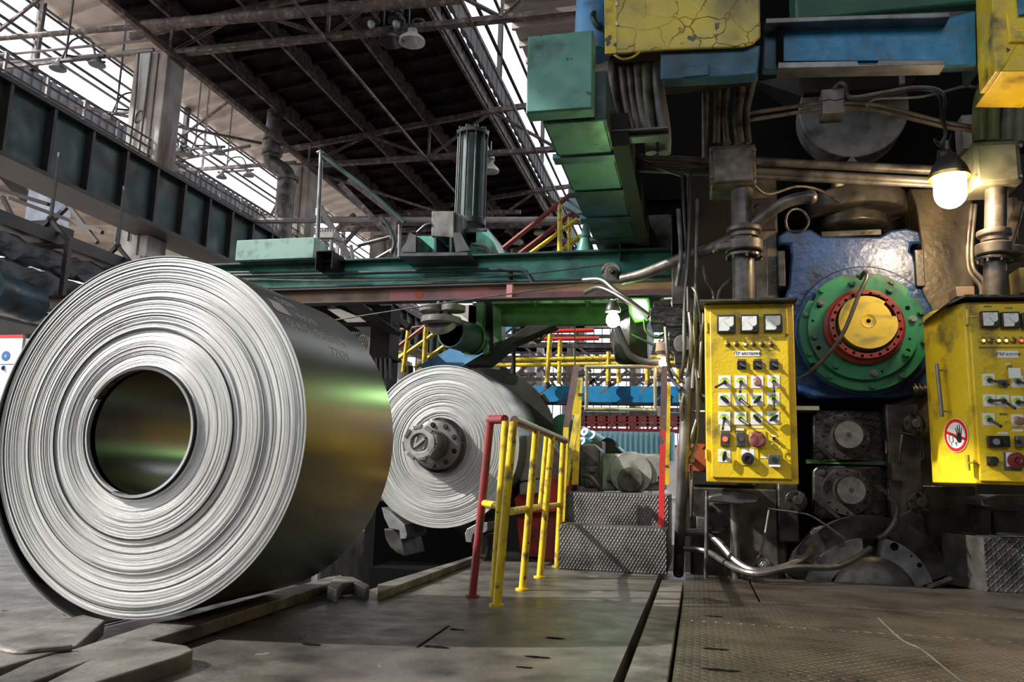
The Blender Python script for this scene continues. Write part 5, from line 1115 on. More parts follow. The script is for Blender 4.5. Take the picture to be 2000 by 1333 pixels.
def rotary(t, px, py, Y, ang, kind='lever', s_=(24, 26), L_=24):
    c = P(px, py, Y); w_ = sc(px, py, Y); hx = s_[0] / 2 * w_; hz = s_[1] / 2 * w_
    mb = MB(); mb.box(c + Vector((-hx, -.003, -hz)), c + Vector((hx, 0, hz))); o = mb.build('rotary_switch', 'label_white', t, smooth=False)
    mb = MB(); n = 12; r0, r1 = .12 * hx, .85 * hx; cz = c + Vector((0, -.0035, -hz * .1))
    def sector(mb, a0, a1, rr):
        pts = [cz] + [cz + Vector((math.cos(math.radians(a0 + (a1 - a0) * i / n)), 0, math.sin(math.radians(a0 + (a1 - a0) * i / n)))) * rr for i in range(n + 1)]
        mb.prism(pts, (0, -.0004, 0))
    if kind == 'emergency':
        mb = MB(); mb.lathe([(hx * .72, 0), (hx * .72, -.0006), (hx * .58, -.0006), (hx * .58, 0)], cz + Z_ * hz * .1, Y_, 16, a0=.3, a1=PI - .3, cap0=False, cap1=False); mb.build('scale_mark', 'label_red', o)
    else:
        mb = MB(); sector(mb, 8, 172, r1); mb.build('scale_yellow', 'label_yellow', o, smooth=False)
        mb = MB(); cz = cz - Y_ * .0006; sector(mb, 60, 122, r1); mb.build('scale_green', 'label_green', o, smooth=False)
    kc = c + Vector((0, -.02, -hz * .12)); a = math.radians(ang)
    d = Vector((math.cos(a), -.75, math.sin(a))).normalized()
    if kind == 'lever':
        mb = MB(); mb.cyl(c + Vector((0, 0, -hz * .12)), kc - Y_ * .01, .014, 14); mb.tube([kc, kc + d * L_ * w_ * .5, kc + d * L_ * w_ * 1.1], .0085, 10, False); mb.ball(kc + d * L_ * w_ * 1.1, .0105, 10); mb.build('lever', 'black_plastic', o)
    elif kind == 'ellipse':
        mb = MB(); mb.cyl(c + Vector((0, 0, -hz * .12)), kc, .014, 14); u = Vector((math.cos(a), 0, math.sin(a))); v = Vector((-math.sin(a), 0, math.cos(a)))
        mb.prism([kc - Y_ * .01 + u * .038 * math.cos(b) + v * .014 * math.sin(b) for b in [k * PI / 10 for k in range(20)]], (0, -.022, 0)); mb.build('knob', 'black_plastic', o, bev=.003)
    elif kind == 'emergency' or kind == 'round':
        mb = MB(); mb.lathe([(.012, 0), (.012, -.02), (.026, -.025), (.027, -.045), (.02, -.05)], c + Vector((0, 0, -hz * .2)), Y_, 20); mb.build('knob', 'rust_brown' if kind == 'emergency' else 'black_plastic', o)
def small_sw(t, px, py, Y, s_=16, ang=-30, m_='black_plastic'):
    c = P(px, py, Y); h = s_ / 2 * sc(px, py, Y); mb = MB(); mb.box(c + Vector((-h, -.015, -h)), c + Vector((h, 0, h))); o = mb.build('selector_switch', m_, t, bev=.002)
    a = math.radians(ang); d = Vector((math.cos(a), -.4, math.sin(a))) * .03; mb = MB(); mb.cyl(c - Y_ * .015, c - Y_ * .028, h * .55, 14); mb.bar(c - Y_ * .03 - d * .4, c - Y_ * .03 + d, .010, .012); mb.build('knob', 'text_black', o)
def led(t, px, py, Y, m_):
    c = P(px, py, Y); mb = MB(); mb.lathe([(.018, 0), (.018, -.012), (.012, -.016)], c, Y_, 16, cap1=True); mb.prism([c + Vector((-.012, -.004, .01)), c + Vector((.012, -.004, .01)), c + Vector((0, -.004, .034))], (0, .004, 0)); o = mb.build('indicator_light', 'brass', t)
    mb = MB(); mb.ball(c - Y_ * .016, .0105, 10); mb.build('lens', m_, o)
def lplate(t, x0, y0, x1, y1, Y, m_='label_white', name='label_plate', d=.003):
    mb = MB(); mb.box(P(x0, y1, Y) - Y_ * d, P(x1, y0, Y)); return mb.build(name, m_, t, smooth=False)
# ---- left cabinet
Yc = 5.95
t = thing('control_cabinet', 'left yellow control cabinet with three meters and rows of lever switches', 'control cabinet', P(1468, 948, Yc))
X0 = P(1378, 770, Yc).x; X1 = P(1555, 770, Yc).x; Zb = P(1466, 945, Yc).z; Zt = P(1466, 594, Yc).z
mb = MB(); mb.box((X0, Yc, Zb), (X1, Yc + .33, Zt)); mb.build('body', 'yellow', t, bev=.008)
Yd = Yc - .03; DX0 = P(1388, 770, Yd).x; DX1 = P(1543, 770, Yd).x
mb = MB(); mb.box((DX0, Yd, P(1466, 936, Yd).z), (DX1, Yc, P(1466, 604, Yd).z)); door = mb.build('door', 'yellow', t, bev=.008)
for (px, py, m_) in ((1381, 640, 'yellow'), (1380, 888, 'yellow')): mb = MB(); a = P(px, py, Yc - .01); mb.cyl(a - Z_ * .035, a + Z_ * .035, .010, 10); mb.build('hinge', m_, door)
mb = MB(); mb.box((X0 - .035, Yc - .10, Zt), (X1 + .02, Yc + .36, Zt + .018)); mb.build('rain_hood', 'grease_lt', t, bev=.003, smooth=False)
for px, py in ((1418, 635), (1463, 634), (1509, 633)): meter(door, px, py, Yd)
for i, px in enumerate((1421, 1438, 1455, 1471, 1488, 1506)): led(door, px, 674, Yd, 'led_amber' if i == 2 else 'led_off')
for x0, x1 in ((1410, 1427), (1455, 1473), (1500, 1519)): lplate(door, x0, 659, x1, 663, Yd, 'yellow_worn', 'name_plate')
lplate(door, 1415, 681, 1512, 685, Yd, 'yellow_worn', 'name_strip', .002)
lb = lplate(door, 1434, 686, 1484, 697, Yd, 'label_white', 'text_label')
text_xz('ПУ моталки', .034, P(1459, 691.5, Yd) - Y_ * .004, 'text_black', 'lettering', lb, .25)
for i, px in enumerate((1448, 1479, 1511)): small_sw(door, px, 714, Yd, 17, -35); lplate(door, px - 7, 702, px + 8, 704, Yd, 'olive_grey', 'name_plate')
K = {(0, 0): ('lever', 212), (1, 0): ('lever', 262), (2, 0): ('emergency', 0), (3, 0): ('lever', 266), (0, 1): ('ellipse', -38), (1, 1): ('lever', -45), (2, 1): ('ellipse', 45), (3, 1): ('lever', 268),
     (0, 2): ('lever', 260), (1, 2): ('lever', -38), (2, 2): ('ellipse', -48), (3, 2): ('ellipse', 35)}
for j, py in enumerate((747, 781, 818)):
    for i, px in enumerate((1415.5, 1447, 1479, 1511)):
        k, a = K[(i, j)]; rotary(door, px + (-.5 * j), py + (-1 if i == 3 else 0), Yd, a, k)
for px, m_ in ((1416, 'led_red'), (1447, 'led_off')):
    c = P(px, 859, Yd); mb = MB(); mb.box(c + Vector((-.032, -.02, -.05)), c + Vector((.032, 0, .05))); o = mb.build('push_button_box', 'steel_mid', door, bev=.003)
    mb = MB(); mb.cyl(c - Y_ * .02, c - Y_ * .03, .018, 16); mb.build('button', m_, o); lplate(door, px - 9, 838 - (6 if m_ == 'led_red' else 0), px + (10 if m_ == 'led_red' else 6), 842, Yd, 'label_white', 'name_plate', .008)
c = P(1478, 860, Yd); mb = MB(); mb.box(c + Vector((-.064, -.008, -.064)), c + Vector((.064, 0, .064))); o = mb.build('stop_button', 'yellow_worn', door, bev=.004)
mb = MB(); mb.lathe([(.04, 0), (.04, -.025), (.057, -.03), (.058, -.045), (.048, -.055), (.03, -.058)], c, Y_, 32); mb.build('mushroom_head', 'button_red', o)
c = P(1511, 858, Yd); mb = MB(); mb.cyl(c, c - Y_ * .03, .012, 12); mb.bar(c + Vector((-.03, -.04, .02)), c + Vector((.03, -.04, -.015)), .012, .005); mb.tube([c + Vector((.01 + .028 * math.cos(a), -.04, -.05 + .028 * math.sin(a))) for a in [k * PI / 6 for k in range(13)]], .0025, 6, False); mb.build('key', 'chrome', door)
lplate(door, 1505, 851, 1517, 854, Yd, 'label_white', 'name_plate'); lplate(door, 1469, 834, 1491, 837, Yd, 'label_white', 'name_plate'); lplate(door, 1485, 893, 1500, 896, Yd, 'label_white', 'name_plate')
rotary(door, 1414.5, 891, Yd, 80, 'ellipse')
mb = MB(); c = P(1461, 893, Yd); mb.box(c + Vector((-.072, -.006, -.062)), c + Vector((.072, 0, .062))); o = mb.build('backing_plate', 'yellow', door, bev=.003)
lplate(o, 1449, 878, 1473, 905, Yd, 'label_white', 'scale_plate', .008)
mb = MB(); mb.lathe([(.044, -.006), (.044, -.03), (.038, -.045), (.02, -.047), (.012, -.035)], P(1460, 897, Yd), Y_, 24); mb.build('round_button', 'black_plastic', o)
mb = MB(); c = P(1511, 899, Yd); mb.box(c + Vector((-.038, -.05, -.034)), c + Vector((.038, 0, .034))); o = mb.build('switch_box', 'steel_mid', door, bev=.003)
mb = MB(); mb.cyl(c - Y_ * .05, c - Y_ * .055, .018, 16); mb.build('button', 'text_black', o)
mb = MB(); mb.box(c + Vector((-.038, -.052, -.05)), c + Vector((.038, -.045, -.036))); mb.build('name_plate', 'label_white', o)
for px, py in ((1536, 656), (1536, 884)): mb = MB(); c = P(px, py, Yd); mb.cyl(c, c - Y_ * .015, .012, 12); mb.build('lock', 'yellow_worn', door)
# ---- right cabinet
Yr = 5.7
XL = P(1894, 770, Yr).x; Zb = P(1940, 947, Yr).z; Zt = P(1940, 590, Yr).z; XR = XL + .62
bx = XL - .125; by = Yr + .30
t = thing('control_cabinet', 'right yellow control cabinet with an angled side panel carrying a round no-entry hand sign', 'control cabinet', Vector((XL, Yr, Zb)))
mb = MB(); mb.prism([(XL, Yr, Zb), (XR, Yr, Zb), (XR, Yr + .5, Zb), (bx, Yr + .5, Zb), (bx, by, Zb)], (0, 0, Zt - Zb)); mb.build('body', 'yellow', t, bev=.008)
Yd = Yr - .03
mb = MB(); mb.box((P(1903, 770, Yd).x, Yd, P(1950, 942, Yd).z), (XR - .02, Yr, P(1950, 594, Yd).z)); door = mb.build('door', 'yellow', t, bev=.008)
for py in (620, 905): mb = MB(); a = P(1890, py, Yr - .02); mb.cyl(a - Z_ * .05, a + Z_ * .05, .013, 12); mb.bar(a, a + X_ * .05, .03, .012); mb.build('hinge', 'yellow_worn', door)
mb = MB(); hd = [(XL - .01, Yr - .08, Zt + .02), (XR, Yr - .08, Zt - .0), (XR, Yr + .5, Zt), (XL, Yr + .5, Zt + .02)]
mb.prism([Vector(p) for p in hd], (0, 0, .015)); mb.prism([Vector((XL - .01, Yr - .08, Zt + .02)), Vector((XL, Yr + .5, Zt + .02)), Vector((bx - .03, Yr + .5, Zt - .07)), Vector((bx - .05, by - .05, Zt - .085)), Vector((bx + .04, Yr + .02, Zt - .01))], (0, 0, .015)); mb.build('rain_hood', 'grease', t, smooth=False)
# slanted side panel helpers
e1 = Vector((bx - XL, by - Yr, 0)); EL = e1.length; e1.normalize(); nrm = Vector((-e1.y, e1.x, 0)) * 1.0
if nrm.y > 0: nrm = -nrm
def SP(u, z): return Vector((XL, Yr, Zb)) + e1 * (u * EL) + Z_ * z * (Zt - Zb)
mb = MB(); a = SP(.62, .80) + nrm * .05; b = SP(.45, .42) + nrm * .05; a = SP(.66, .665) + nrm * .06; b = SP(.60, .37) + nrm * .06; mb.tube([a + (a - b).normalized() * .01, b], .013, 12, False)
mb.build('handle_bar', 'steel_mid', t)
for p in (a - (a - b) * .1, b + (a - b) * .1): mb = MB(); mb.tube([p, p - nrm * .06 - e1 * .02], .007, 8, False); mb.build('handle_bolt', 'chrome', t)
sc_ = SP(.44, .265) + nrm * .004; RS = .112; uu = e1 * -1
def disc_pts(r, k=48, c=None): c = c or sc_; return [c + uu * r * math.cos(2 * PI * i / k) + Z_ * r * math.sin(2 * PI * i / k) for i in range(k)]
mb = MB(); mb.prism(disc_pts(RS), nrm * .004); sg = mb.build('hand_sign', 'label_white', t, smooth=False)
mb = MB(); o1 = disc_pts(RS * .97); o2 = disc_pts(RS * .77); off = nrm * .0045
mb.add([p + off for p in o1] + [p + off for p in o2], [(i, (i + 1) % 48, (i + 1) % 48 + 48, i + 48) for i in range(48)])
q = lambda x, z: sc_ + uu * x * RS + Z_ * z * RS + off
def quad(mb, pts, dz=0): mb.add([q(*p) + nrm * dz for p in pts], [tuple(range(len(pts)))])
quad(mb, [(-.82, .30), (-.78, .16), (.82, -.30), (.86, -.16)][0:1] + [(-.86, .14), (.80, -.36), (.88, -.20)]); mb.build('prohibition_ring', 'sign_red', sg, smooth=False)
mb = MB(); quad(mb, [(.02, -.18), (.10, -.34), (.22, -.46), (.42, -.44), (.50, -.22), (.46, .04), (.18, .06), (.12, -.06)], .0006)
for a, b, w2 in (((.16, .02), (.02, .44), .07), ((.25, .02), (.18, .60), .07), ((.34, .02), (.36, .62), .07), ((.43, .0), (.54, .48), .065), ((.12, -.20), (-.20, -.02), .075)):
    d = Vector((b[0] - a[0], b[1] - a[1])); n_ = Vector((-d.y, d.x)).normalized() * w2 * .7; quad(mb, [(a[0] - n_.x, a[1] - n_.y), (a[0] + n_.x, a[1] + n_.y), (b[0] + n_.x * .6, b[1] + n_.y * .6), (b[0] - n_.x * .6, b[1] - n_.y * .6)], .0006)
mb.build('hand_symbol', 'text_black', sg, smooth=False)
mb = MB(); fp_ = [(-.36, -.62), (-.38, -.42), (-.52, -.34), (-.56, -.10), (-.48, .04), (-.34, .06), (-.22, -.04), (-.24, -.22), (-.20, -.30), (-.28, -.36), (-.22, -.40)]; mb.tube([q(*p) + nrm * .001 for p in fp_], .0022, 5); mb.tube([q(-.1, -.5) + nrm * .001, q(.08, -.42) + nrm * .001, q(.0, -.66) + nrm * .001], .0022, 5); mb.build('outline_drawing', 'text_black', sg)
for px, py in ((1931, 626), (1971, 627.5), (2011, 629)): meter(door, px, py, Yd)
for i, px in enumerate((1920, 1934, 1950, 1964, 1979, 1994)): led(door, px, 667, Yd, ['led_amber', 'led_off', 'led_amber', 'led_amber', 'led_off', 'led_red'][i])
lplate(door, 1912, 678, 2010, 681, Yd, 'olive_grey', 'name_strip'); lplate(door, 1922, 598, 1936, 601, Yd, 'olive_grey', 'name_plate'); lplate(door, 1963, 601, 1977, 604, Yd, 'olive_grey', 'name_plate')
lb = lplate(door, 1948, 686, 1988, 700, Yd, 'label_white', 'text_label')
text_xz('РМ клети', .031, P(1968, 693, Yd) - Y_ * .004, 'text_black', 'lettering', lb, .25)
rotary(door, 1931, 743, Yd, -20, 'lever'); small_sw(door, 1958, 750, Yd, 17, -30, 'olive_grey'); rotary(door, 1987, 746, Yd, -25, 'lever')
c = P(1970, 719, Yd); mb = MB(); mb.cyl(c, c - Y_ * .03, .014, 14); mb.build('key_switch', 'brass', door); lplate(door, 1963, 711, 1974, 713, Yd, 'label_white', 'name_plate')
mb = MB(); c = P(1976, 732, Yd) - Y_ * .05; mb.box(c + Vector((-.035, 0, -.03)), c + Vector((.035, .003, .035))); mb.tube([c + Z_ * .03, P(1971, 722, Yd) - Y_ * .03], .002, 5); mb.build('key_tag', 'label_white', door)
rotary(door, 1932, 783, Yd, 0, 'lever'); rotary(door, 1959, 784, Yd, -50, 'lever'); rotary(door, 1987, 786, Yd, -5, 'lever')
rotary(door, 1931, 820, Yd, -45, 'lever'); rotary(door, 1987, 822, Yd, 0, 'emergency')
c = P(1964, 824, Yd); mb = MB(); mb.tube([c, c + Vector((-.0, -.05, .002))], .006, 8, False); mb.build('toggle', 'yellow_worn', door)
for x0, x1, y in ((1952, 1967, 810), (1949, 1968, 847), (1977, 1998, 842)): lplate(door, x0, y - 2, x1, y + 2, Yd, 'olive_grey' if y == 810 else 'label_white', 'name_plate')
for (x0, x1, m_) in ((1927, 1952, 'black_plastic'), (1955, 1968, 'black_plastic'), (1982, 1997, 'steel_mid')):
    mb = MB(); mb.box(P(x0, 875, Yd) - Y_ * .04, P(x1, 853, Yd)); o = mb.build('switch_box', m_, door, bev=.003)
    c = P((x0 + x1) / 2 + (6 if x0 == 1927 else 0), 864, Yd - .04); mb = MB(); mb.cyl(c, c - Y_ * .012, .02 if x0 == 1927 else .014, 16); mb.build('button', 'steel_light' if x0 == 1927 else 'text_black', o)
mb = MB(); mb.box(P(1927, 910, Yd) - Y_ * .02, P(1945, 893, Yd)); o = mb.build('selector_switch', 'black_plastic', door, bev=.003); mb = MB(); mb.cyl(P(1938, 901, Yd - .02), P(1938, 901, Yd - .02) - Y_ * .04, .026, 18); mb.build('knob', 'text_black', o)
mb = MB(); mb.box(P(1961, 920, Yd) - Y_ * .008, P(1993, 884, Yd)); o = mb.build('backing_plate', 'steel_mid', door, bev=.003); lplate(o, 1966, 885, 1992, 912, Yd - .008, 'label_white', 'scale_plate')
mb = MB(); mb.lathe([(.05, -.01), (.05, -.035), (.043, -.05), (.024, -.052), (.012, -.04)], P(1983, 901, Yd), Y_, 28); mb.build('round_button', 'red_ring', o)
mb = MB(); cc = P(1995, 572, 6.1); mb.box(cc, cc + Vector((.4, .2, .18))); single(mb, 'yellow_tag_box', 'yellow', 'sliver of a yellow box behind the top of the right cabinet at the edge', 'box')
mb = MB(); bpx(mb, 1868, 560, 1904, 580, 6.5, .2); single(mb, 'mounting_block', 'rust_brown', 'small rusty block behind the hood of the right cabinet', 'block', bev=.006)

# ================================================================== GREEN BEAM, CYLINDER, PIT BACKGROUND
t = thing('green_beam', 'long teal green I-beam crossing behind the coils and ending at the mill stand', 'beam', P(900, 560, 8.0))
Yg = 8.0; xa = P(400, 540, Yg).x; xb = P(1312, 530, Yg).x; zt = P(950, 506, Yg).z; zb = P(950, 553, Yg).z
mb = MB(); mb.box((xa, Yg + .02, zb), (xb, Yg + .06, zt)); mb.build('web', 'teal_beam', t, smooth=False)
mb = MB(); mb.box((xa, Yg - .12, zt), (xb, Yg + .3, zt + .022)); mb.build('top_flange', 'teal_dark', t, bev=.003, smooth=False)
mb = MB(); mb.box((xa, Yg - .10, zb - .022), (xb, Yg + .22, zb)); mb.build('bottom_flange', 'teal_dark', t, bev=.003, smooth=False)
mb = MB(); mb.box((xa, Yg + .3, zt - .3), (P(640, 520, Yg).x, Yg + 1.0, zt - .05)); mb.build('rear_web', 'teal_dark', t, smooth=False)
mb = MB(); a = P(631, 535, Yg - .1); b = P(664, 501, Yg - .1); mb.box((a.x, Yg - .3, a.z), (a.x + .01, Yg + .02, b.z)); mb.box((b.x, Yg - .3, a.z), (b.x + .01, Yg + .02, b.z)); mb.box((a.x, Yg - .3, b.z), (b.x, Yg, b.z + .01)); mb.box((a.x, Yg - .05, a.z), (b.x, Yg, b.z)); mb.build('open_box', 'near_black', t, smooth=False)
mb = MB(); mb.tube([P(430, 540, Yg - .1), P(620, 536, Yg - .1), P(900, 529, Yg - .1), P(1010, 529, Yg - .1), P(1030, 536, Yg - .1), P(1042, 556, Yg - .1)], .022, 8); mb.tube([P(430, 534, Yg - .1), P(630, 531, Yg - .1)], .016, 8); mb.build('pipe_run', 'teal_dark', t)
mb = MB(); cpx(mb, 1193, 531, Yg - .18, 19, .1, 40); pu = mb.build('pulley', 'cast_dust', t, bev=.006)
mb = MB(); ppx(mb, [(1181, 552), (1181, 530), (1188, 521), (1200, 521), (1206, 530), (1206, 552)], Yg - .22, .04); cpx(mb, 1194, 529, Yg - .25, 5, .05, 16); mb.build('pulley_bracket', 'pipe_grey', pu, bev=.004)
mb = MB(); a = P(995, 548, Yg - .03); mb.box(P(993, 544, Yg - .1), P(1002, 532, Yg - .02)); mb.build('clip', 'near_black', t)
t = thing('pink_beam', 'long steel channel beam faded from rust brown to pink just below the green beam', 'beam', P(800, 590, 7.6))
Yp = 7.6; z1 = P(900, 562, Yp).z; z0 = P(900, 587, Yp).z; xm = P(760, 575, Yp).x; xl = P(45, 578, Yp).x; xr = P(1312, 575, Yp).x; xo = P(500, 575, Yp).x
mb = MB(); mb.box((xm, Yp + .02, z0), (xr, Yp + .05, z1)); mb.build('pink_web', 'pink', t, smooth=False)
mb = MB(); mb.box((xl, Yp + .02, z0), (xm, Yp + .05, z1)); mb.build('brown_web', 'rust_brown', t, smooth=False)
mb = MB(); mb.box((xl, Yp - .08, z1), (xr, Yp + .05, z1 + .015)); mb.box((xl, Yp - .08, z0 - .015), (xr, Yp + .05, z0)); mb.build('flanges', 'girder_edge', t, bev=.002, smooth=False)
mb = MB(); a = P(990, 575, Yp - .05); b = P(1001, 575, Yp - .05); mb.box((a.x, Yp - .075, z0), (b.x, Yp + .02, z1)); mb.build('stiffener', 'pink', t, smooth=False)
mb = MB(); cpx(mb, 818, 575, Yp + .015, 9, .01, 20); mb.build('orange_patch', 'orange', t)
# tensioned wires
for i, p in enumerate((((655, 626, 7.2), (900, 588, 7.1), (1170, 552, 7.0)), ((455, 545, 7.7), (700, 550, 7.6), (1000, 538, 7.7), (1180, 518, 7.8)), ((470, 548, 7.75), (780, 548, 7.7), (960, 552, 7.7)))):
    mb = MB(); mb.tube([P(*q) for q in p], .007, 6); single(mb, 'tension_wire', 'cable_grey', ['straight thin wire rising to the right across the pink beam', 'thin wire ending at the pulley on the green beam', 'slack rope lying along the foot of the green beam'][i], 'wire', 'wires along the beams')
mb = MB(); mb.tube([P(1140, 549, 7.3), P(1175, 549, 7.2), P(1200, 568, 7.1), P(1240, 598, 7.0), P(1275, 625, 6.9)], .03, 10); single(mb, 'hydraulic_hose', 'cable', 'upper thick black hose dropping from the beams past the green lamps', 'hose', 'black hoses by the green lamps')
mb = MB(); mb.tube([P(1143, 572, 7.3), P(1168, 563, 7.2), P(1195, 572, 7.1), P(1225, 590, 7.0), P(1268, 620, 6.9)], .024, 10); single(mb, 'hydraulic_hose', 'cable', 'lower black hose with a bare end beside the green lamps', 'hose', 'black hoses by the green lamps')
mb = MB(); mb.tube([P(1205, 640, 6.8), P(1218, 670, 6.8), P(1232, 695, 6.8), P(1262, 708, 6.8), P(1300, 706, 6.75)], .03, 10); single(mb, 'hydraulic_hose', 'cable', 'black hose sagging under the green lamp to the small orange bulb', 'hose', 'black hoses by the green lamps')
mb = MB(); mb.tube([P(1030, 634, 8.1), P(1040, 655, 8.1), P(1048, 668, 8.1), P(1060, 660, 8.1), P(1068, 636, 8.1)], .02, 8); single(mb, 'hydraulic_hose', 'cable', 'small U-shaped hose hanging under the lower green beam', 'hose')
for i, p in enumerate(([(1258, 625), (1262, 648), (1280, 660), (1300, 650), (1304, 634)], [(1232, 655), (1262, 668), (1285, 676), (1300, 660)])):
    mb = MB(); mb.tube([P(x, y, 6.95) for x, y in p], .010, 8); single(mb, 'green_lit_cable', 'green_paint', ['upper', 'lower'][i] + ' thin looped cable, tinted as green-lit, right of the green lamps', 'cable', 'looped green-lit cables')  # green of the lamps put into the cable colour

# ---- green lit lower beam and its parts
t = thing('lower_green_beam', 'green beam under the pink beam, brightly lit by the lamp at its right end', 'beam', P(1080, 630, 8.2))
mb = MB(); ppx(mb, [(978, 600), (1180, 600), (1188, 634), (980, 636)], 8.2, .1); mb.build('web', 'green_paint', t, smooth=False)
mb = MB(); ppx(mb, [(960, 588), (1310, 586), (1310, 592), (960, 594)], 8.0, .6); mb.build('top_flange', 'green_paint', t, smooth=False)
for px in (1045, 1148): mb = MB(); mb.prism([P(px, 588, 8.0), P(px, 605, 7.9), P(px - 8, 588, 7.6)], (.02, 0, 0)); mb.build('gusset', 'green_paint', t, smooth=False)
mb = MB(); ppx(mb, [(978, 590), (962, 592), (964, 672), (980, 665)], 8.15, .2); ppx(mb, [(930, 590), (944, 592), (942, 640), (930, 640)], 8.1, .2); mb.build('hanger_plate', 'green_paint', t, smooth=False)
mb = MB(); ppx(mb, [(944, 592), (962, 592), (964, 690), (946, 690)], 8.25, .1); mb.build('web_plate', 'near_black', t, smooth=False)
mb = MB(); mb.tube([P(1123, 632, 8.2), P(1123, 720, 8.2)], .008, 6); single(mb, 'green_wire', 'green_paint', 'thin vertical green wire hanging below the lower green beam', 'wire')
# inclined black arm and blue slab
mb = MB(); ppx(mb, [(1030, 636), (1085, 636), (900, 715), (905, 716), (940, 716), (955, 712), (1000, 672)][:2] + [(1000, 672), (950, 714), (905, 714), (945, 690)], 7.9, .25); single(mb, 'inclined_arm', 'near_black', 'thick black inclined arm reaching down to the smaller coil', 'arm', bev=.01, smooth=False)
mb = MB(); ppx(mb, [(978, 636), (1005, 636), (985, 652), (978, 655)], 9.2, .1); ppx(mb, [(895, 672), (960, 690), (905, 716), (815, 716), (845, 700)], 9.0, .3); q_ = P(860, 712, 9.2); mb.bar(q_, (q_.x, q_.y, -1.6), .12); single(mb, 'blue_chute', 'blue_pale', 'pale blue sloping chute side behind the smaller coil', 'chute', smooth=False)
# roller drum
t = thing('pressure_roller', 'dark green hollow roller hanging under the pink beam', 'roller', P(905, 655, 7.5))
a = P(862, 628, 7.35); b = P(925, 660, 8.0); ax = Vector((.62, .75, -.08)).normalized(); c0 = P(880, 650, 7.4)
mb = MB(); ax = (P(938, 668, 7.95) - c0).normalized(); mb.lathe([(.14, 0), (.155, 0), (.155, .50), (.14, .50)], c0, ax, 36, cap0=False); mb.build('drum', 'teal_dark', t)
mb = MB(); mb.lathe([(.17, .36), (.17, .40), (.158, .40)], c0, ax, 36, cap0=False, cap1=False); ppx(mb, [(938, 660), (950, 655), (954, 690), (944, 694)], 7.8, .06); mb.build('bracket', 'green_paint', t)
mb = MB(); c = P(862, 614, 7.3); mb.cyl(c - Vector((0, 0, .10)), c - Vector((0, 0, .04)), .20, 24); mb.cyl(c + Vector((-.10, 0, .02)), c + Vector((-.10, 0, .08)), .12, 20); mb.cyl(c + Vector((.12, 0, .02)), c + Vector((.12, 0, .08)), .12, 20); mb.cyl(P(862, 628, 7.3), P(866, 640, 7.35), .14, 24)
mb.box(c + Vector((-.04, -.04, -.02)), c + Vector((-.01, .04, .12))); mb.box(c + Vector((.03, -.04, -.02)), c + Vector((.06, .04, .12))); mb.build('hanger', 'cast_dust', t, bev=.004)

# ---- lamps under the beams
t = thing('green_lamp', 'dazzling greenish-white lamp bulb under the right end of the green beams', 'lamp', P(1197, 625, 7.0))
mb = MB(); mb.ball(P(1197, 626, 7.0), .060, 20, (1, 1, 1.15)); mb.build('bulb', 'lamp_green', t)
mb = MB(); c = P(1197, 600, 7.0); mb.lathe([(.03, .05), (.05, .02), (.07, -.02), (.07, -.05), (.05, -.05)], c, Z_, 18); mb.tube([c + Z_ * .04, P(1205, 585, 7.0)], .012, 6); mb.build('socket', 'steel_dark', t)
t = thing('green_lamp', 'square bright floodlight just right of the dazzling green lamp, cut by the black hose', 'lamp', P(1248, 600, 7.35))
mb = MB(); ppx(mb, [(1233, 586), (1262, 586), (1265, 610), (1252, 622), (1236, 616)], 7.35, .1); mb.build('lens', 'lamp_green2', t, bev=.01)
mb = MB(); ppx(mb, [(1226, 582), (1268, 582), (1270, 600), (1266, 628), (1240, 632), (1228, 612)], 7.46, .12); mb.build('housing', 'green_paint', t, bev=.01, smooth=False)
mb = MB(); mb.lathe([(.02, .22), (.25, .16), (.33, 0), (.25, -.16), (.02, -.22)], P(1235, 660, 7.9), X_, 28); single(mb, 'bearing_housing', 'grease', 'dark round bearing housing in shade below the green lamps', 'bearing')
t = thing('orange_bulb', 'small bright orange-white bulb in a rusty socket above the right step handrail', 'lamp', P(1297, 705, 6.7))
mb = MB(); mb.ball(P(1296, 710, 6.7), .040, 14); mb.build('bulb', 'lamp_small', t)
mb = MB(); mb.lathe([(.02, .12), (.06, .10), (.07, .04), (.05, .01), (.06, -.01)], P(1296, 697, 6.7), Z_, 16); mb.ball(P(1290, 676, 6.7), .04, 10); mb.build('socket', 'rust_brown', t)

# ---- mast: hydraulic cylinder on its base
Ym = 8.3
t = thing('hydraulic_cylinder', 'tall upright dark green hydraulic cylinder with tie rods standing on the green beam', 'cylinder', P(915, 500, Ym))
w_ = sc(915, 350, Ym); c0 = P(917, 436, Ym); c1 = P(915, 268, Ym); h_ = c1.z - c0.z; c1 = c0 + Z_ * h_
mb = MB(); mb.cyl(c0, c1, 23 * w_, 32); mb.build('barrel', 'teal_dark', t)
mb = MB(); mb.lathe([(26 * w_, 0), (30 * w_, .0), (30 * w_, .05), (12 * w_, .055), (12 * w_, .065)], c1, Z_, 32); mb.build('end_cap', 'steel_dark', t, bev=.004); mb = MB(); mb.cyl(c0 - Z_ * .04, c0 + Z_ * .03, 30 * w_, 32); mb.build('end_cap', 'steel_dark', t, bev=.004)
for k in range(10):
    a = 2 * PI * k / 10 + .2; p = Vector((math.cos(a), math.sin(a), 0)) * 27 * w_; mb = MB(); mb.cyl(c0 + p - Z_ * .05, c1 + p + Z_ * .08, .012, 10); mb.cyl(c1 + p + Z_ * .045, c1 + p + Z_ * .075, .024, 6); mb.build('tie_rod', 'steel_dark', t)
mb = MB(); ppx(mb, [(1, 1)] and [(843, 413), (887, 413), (886, 465), (842, 462)], Ym - .5, .35); mb.build('grey_block', 'cast_dust', t, bev=.008, smooth=False)
mb = MB(); ppx(mb, [(887, 412), (902, 420), (902, 462), (886, 465)], Ym - .45, .35); mb.build('side_block', 'steel_dark', t, bev=.008, smooth=False)
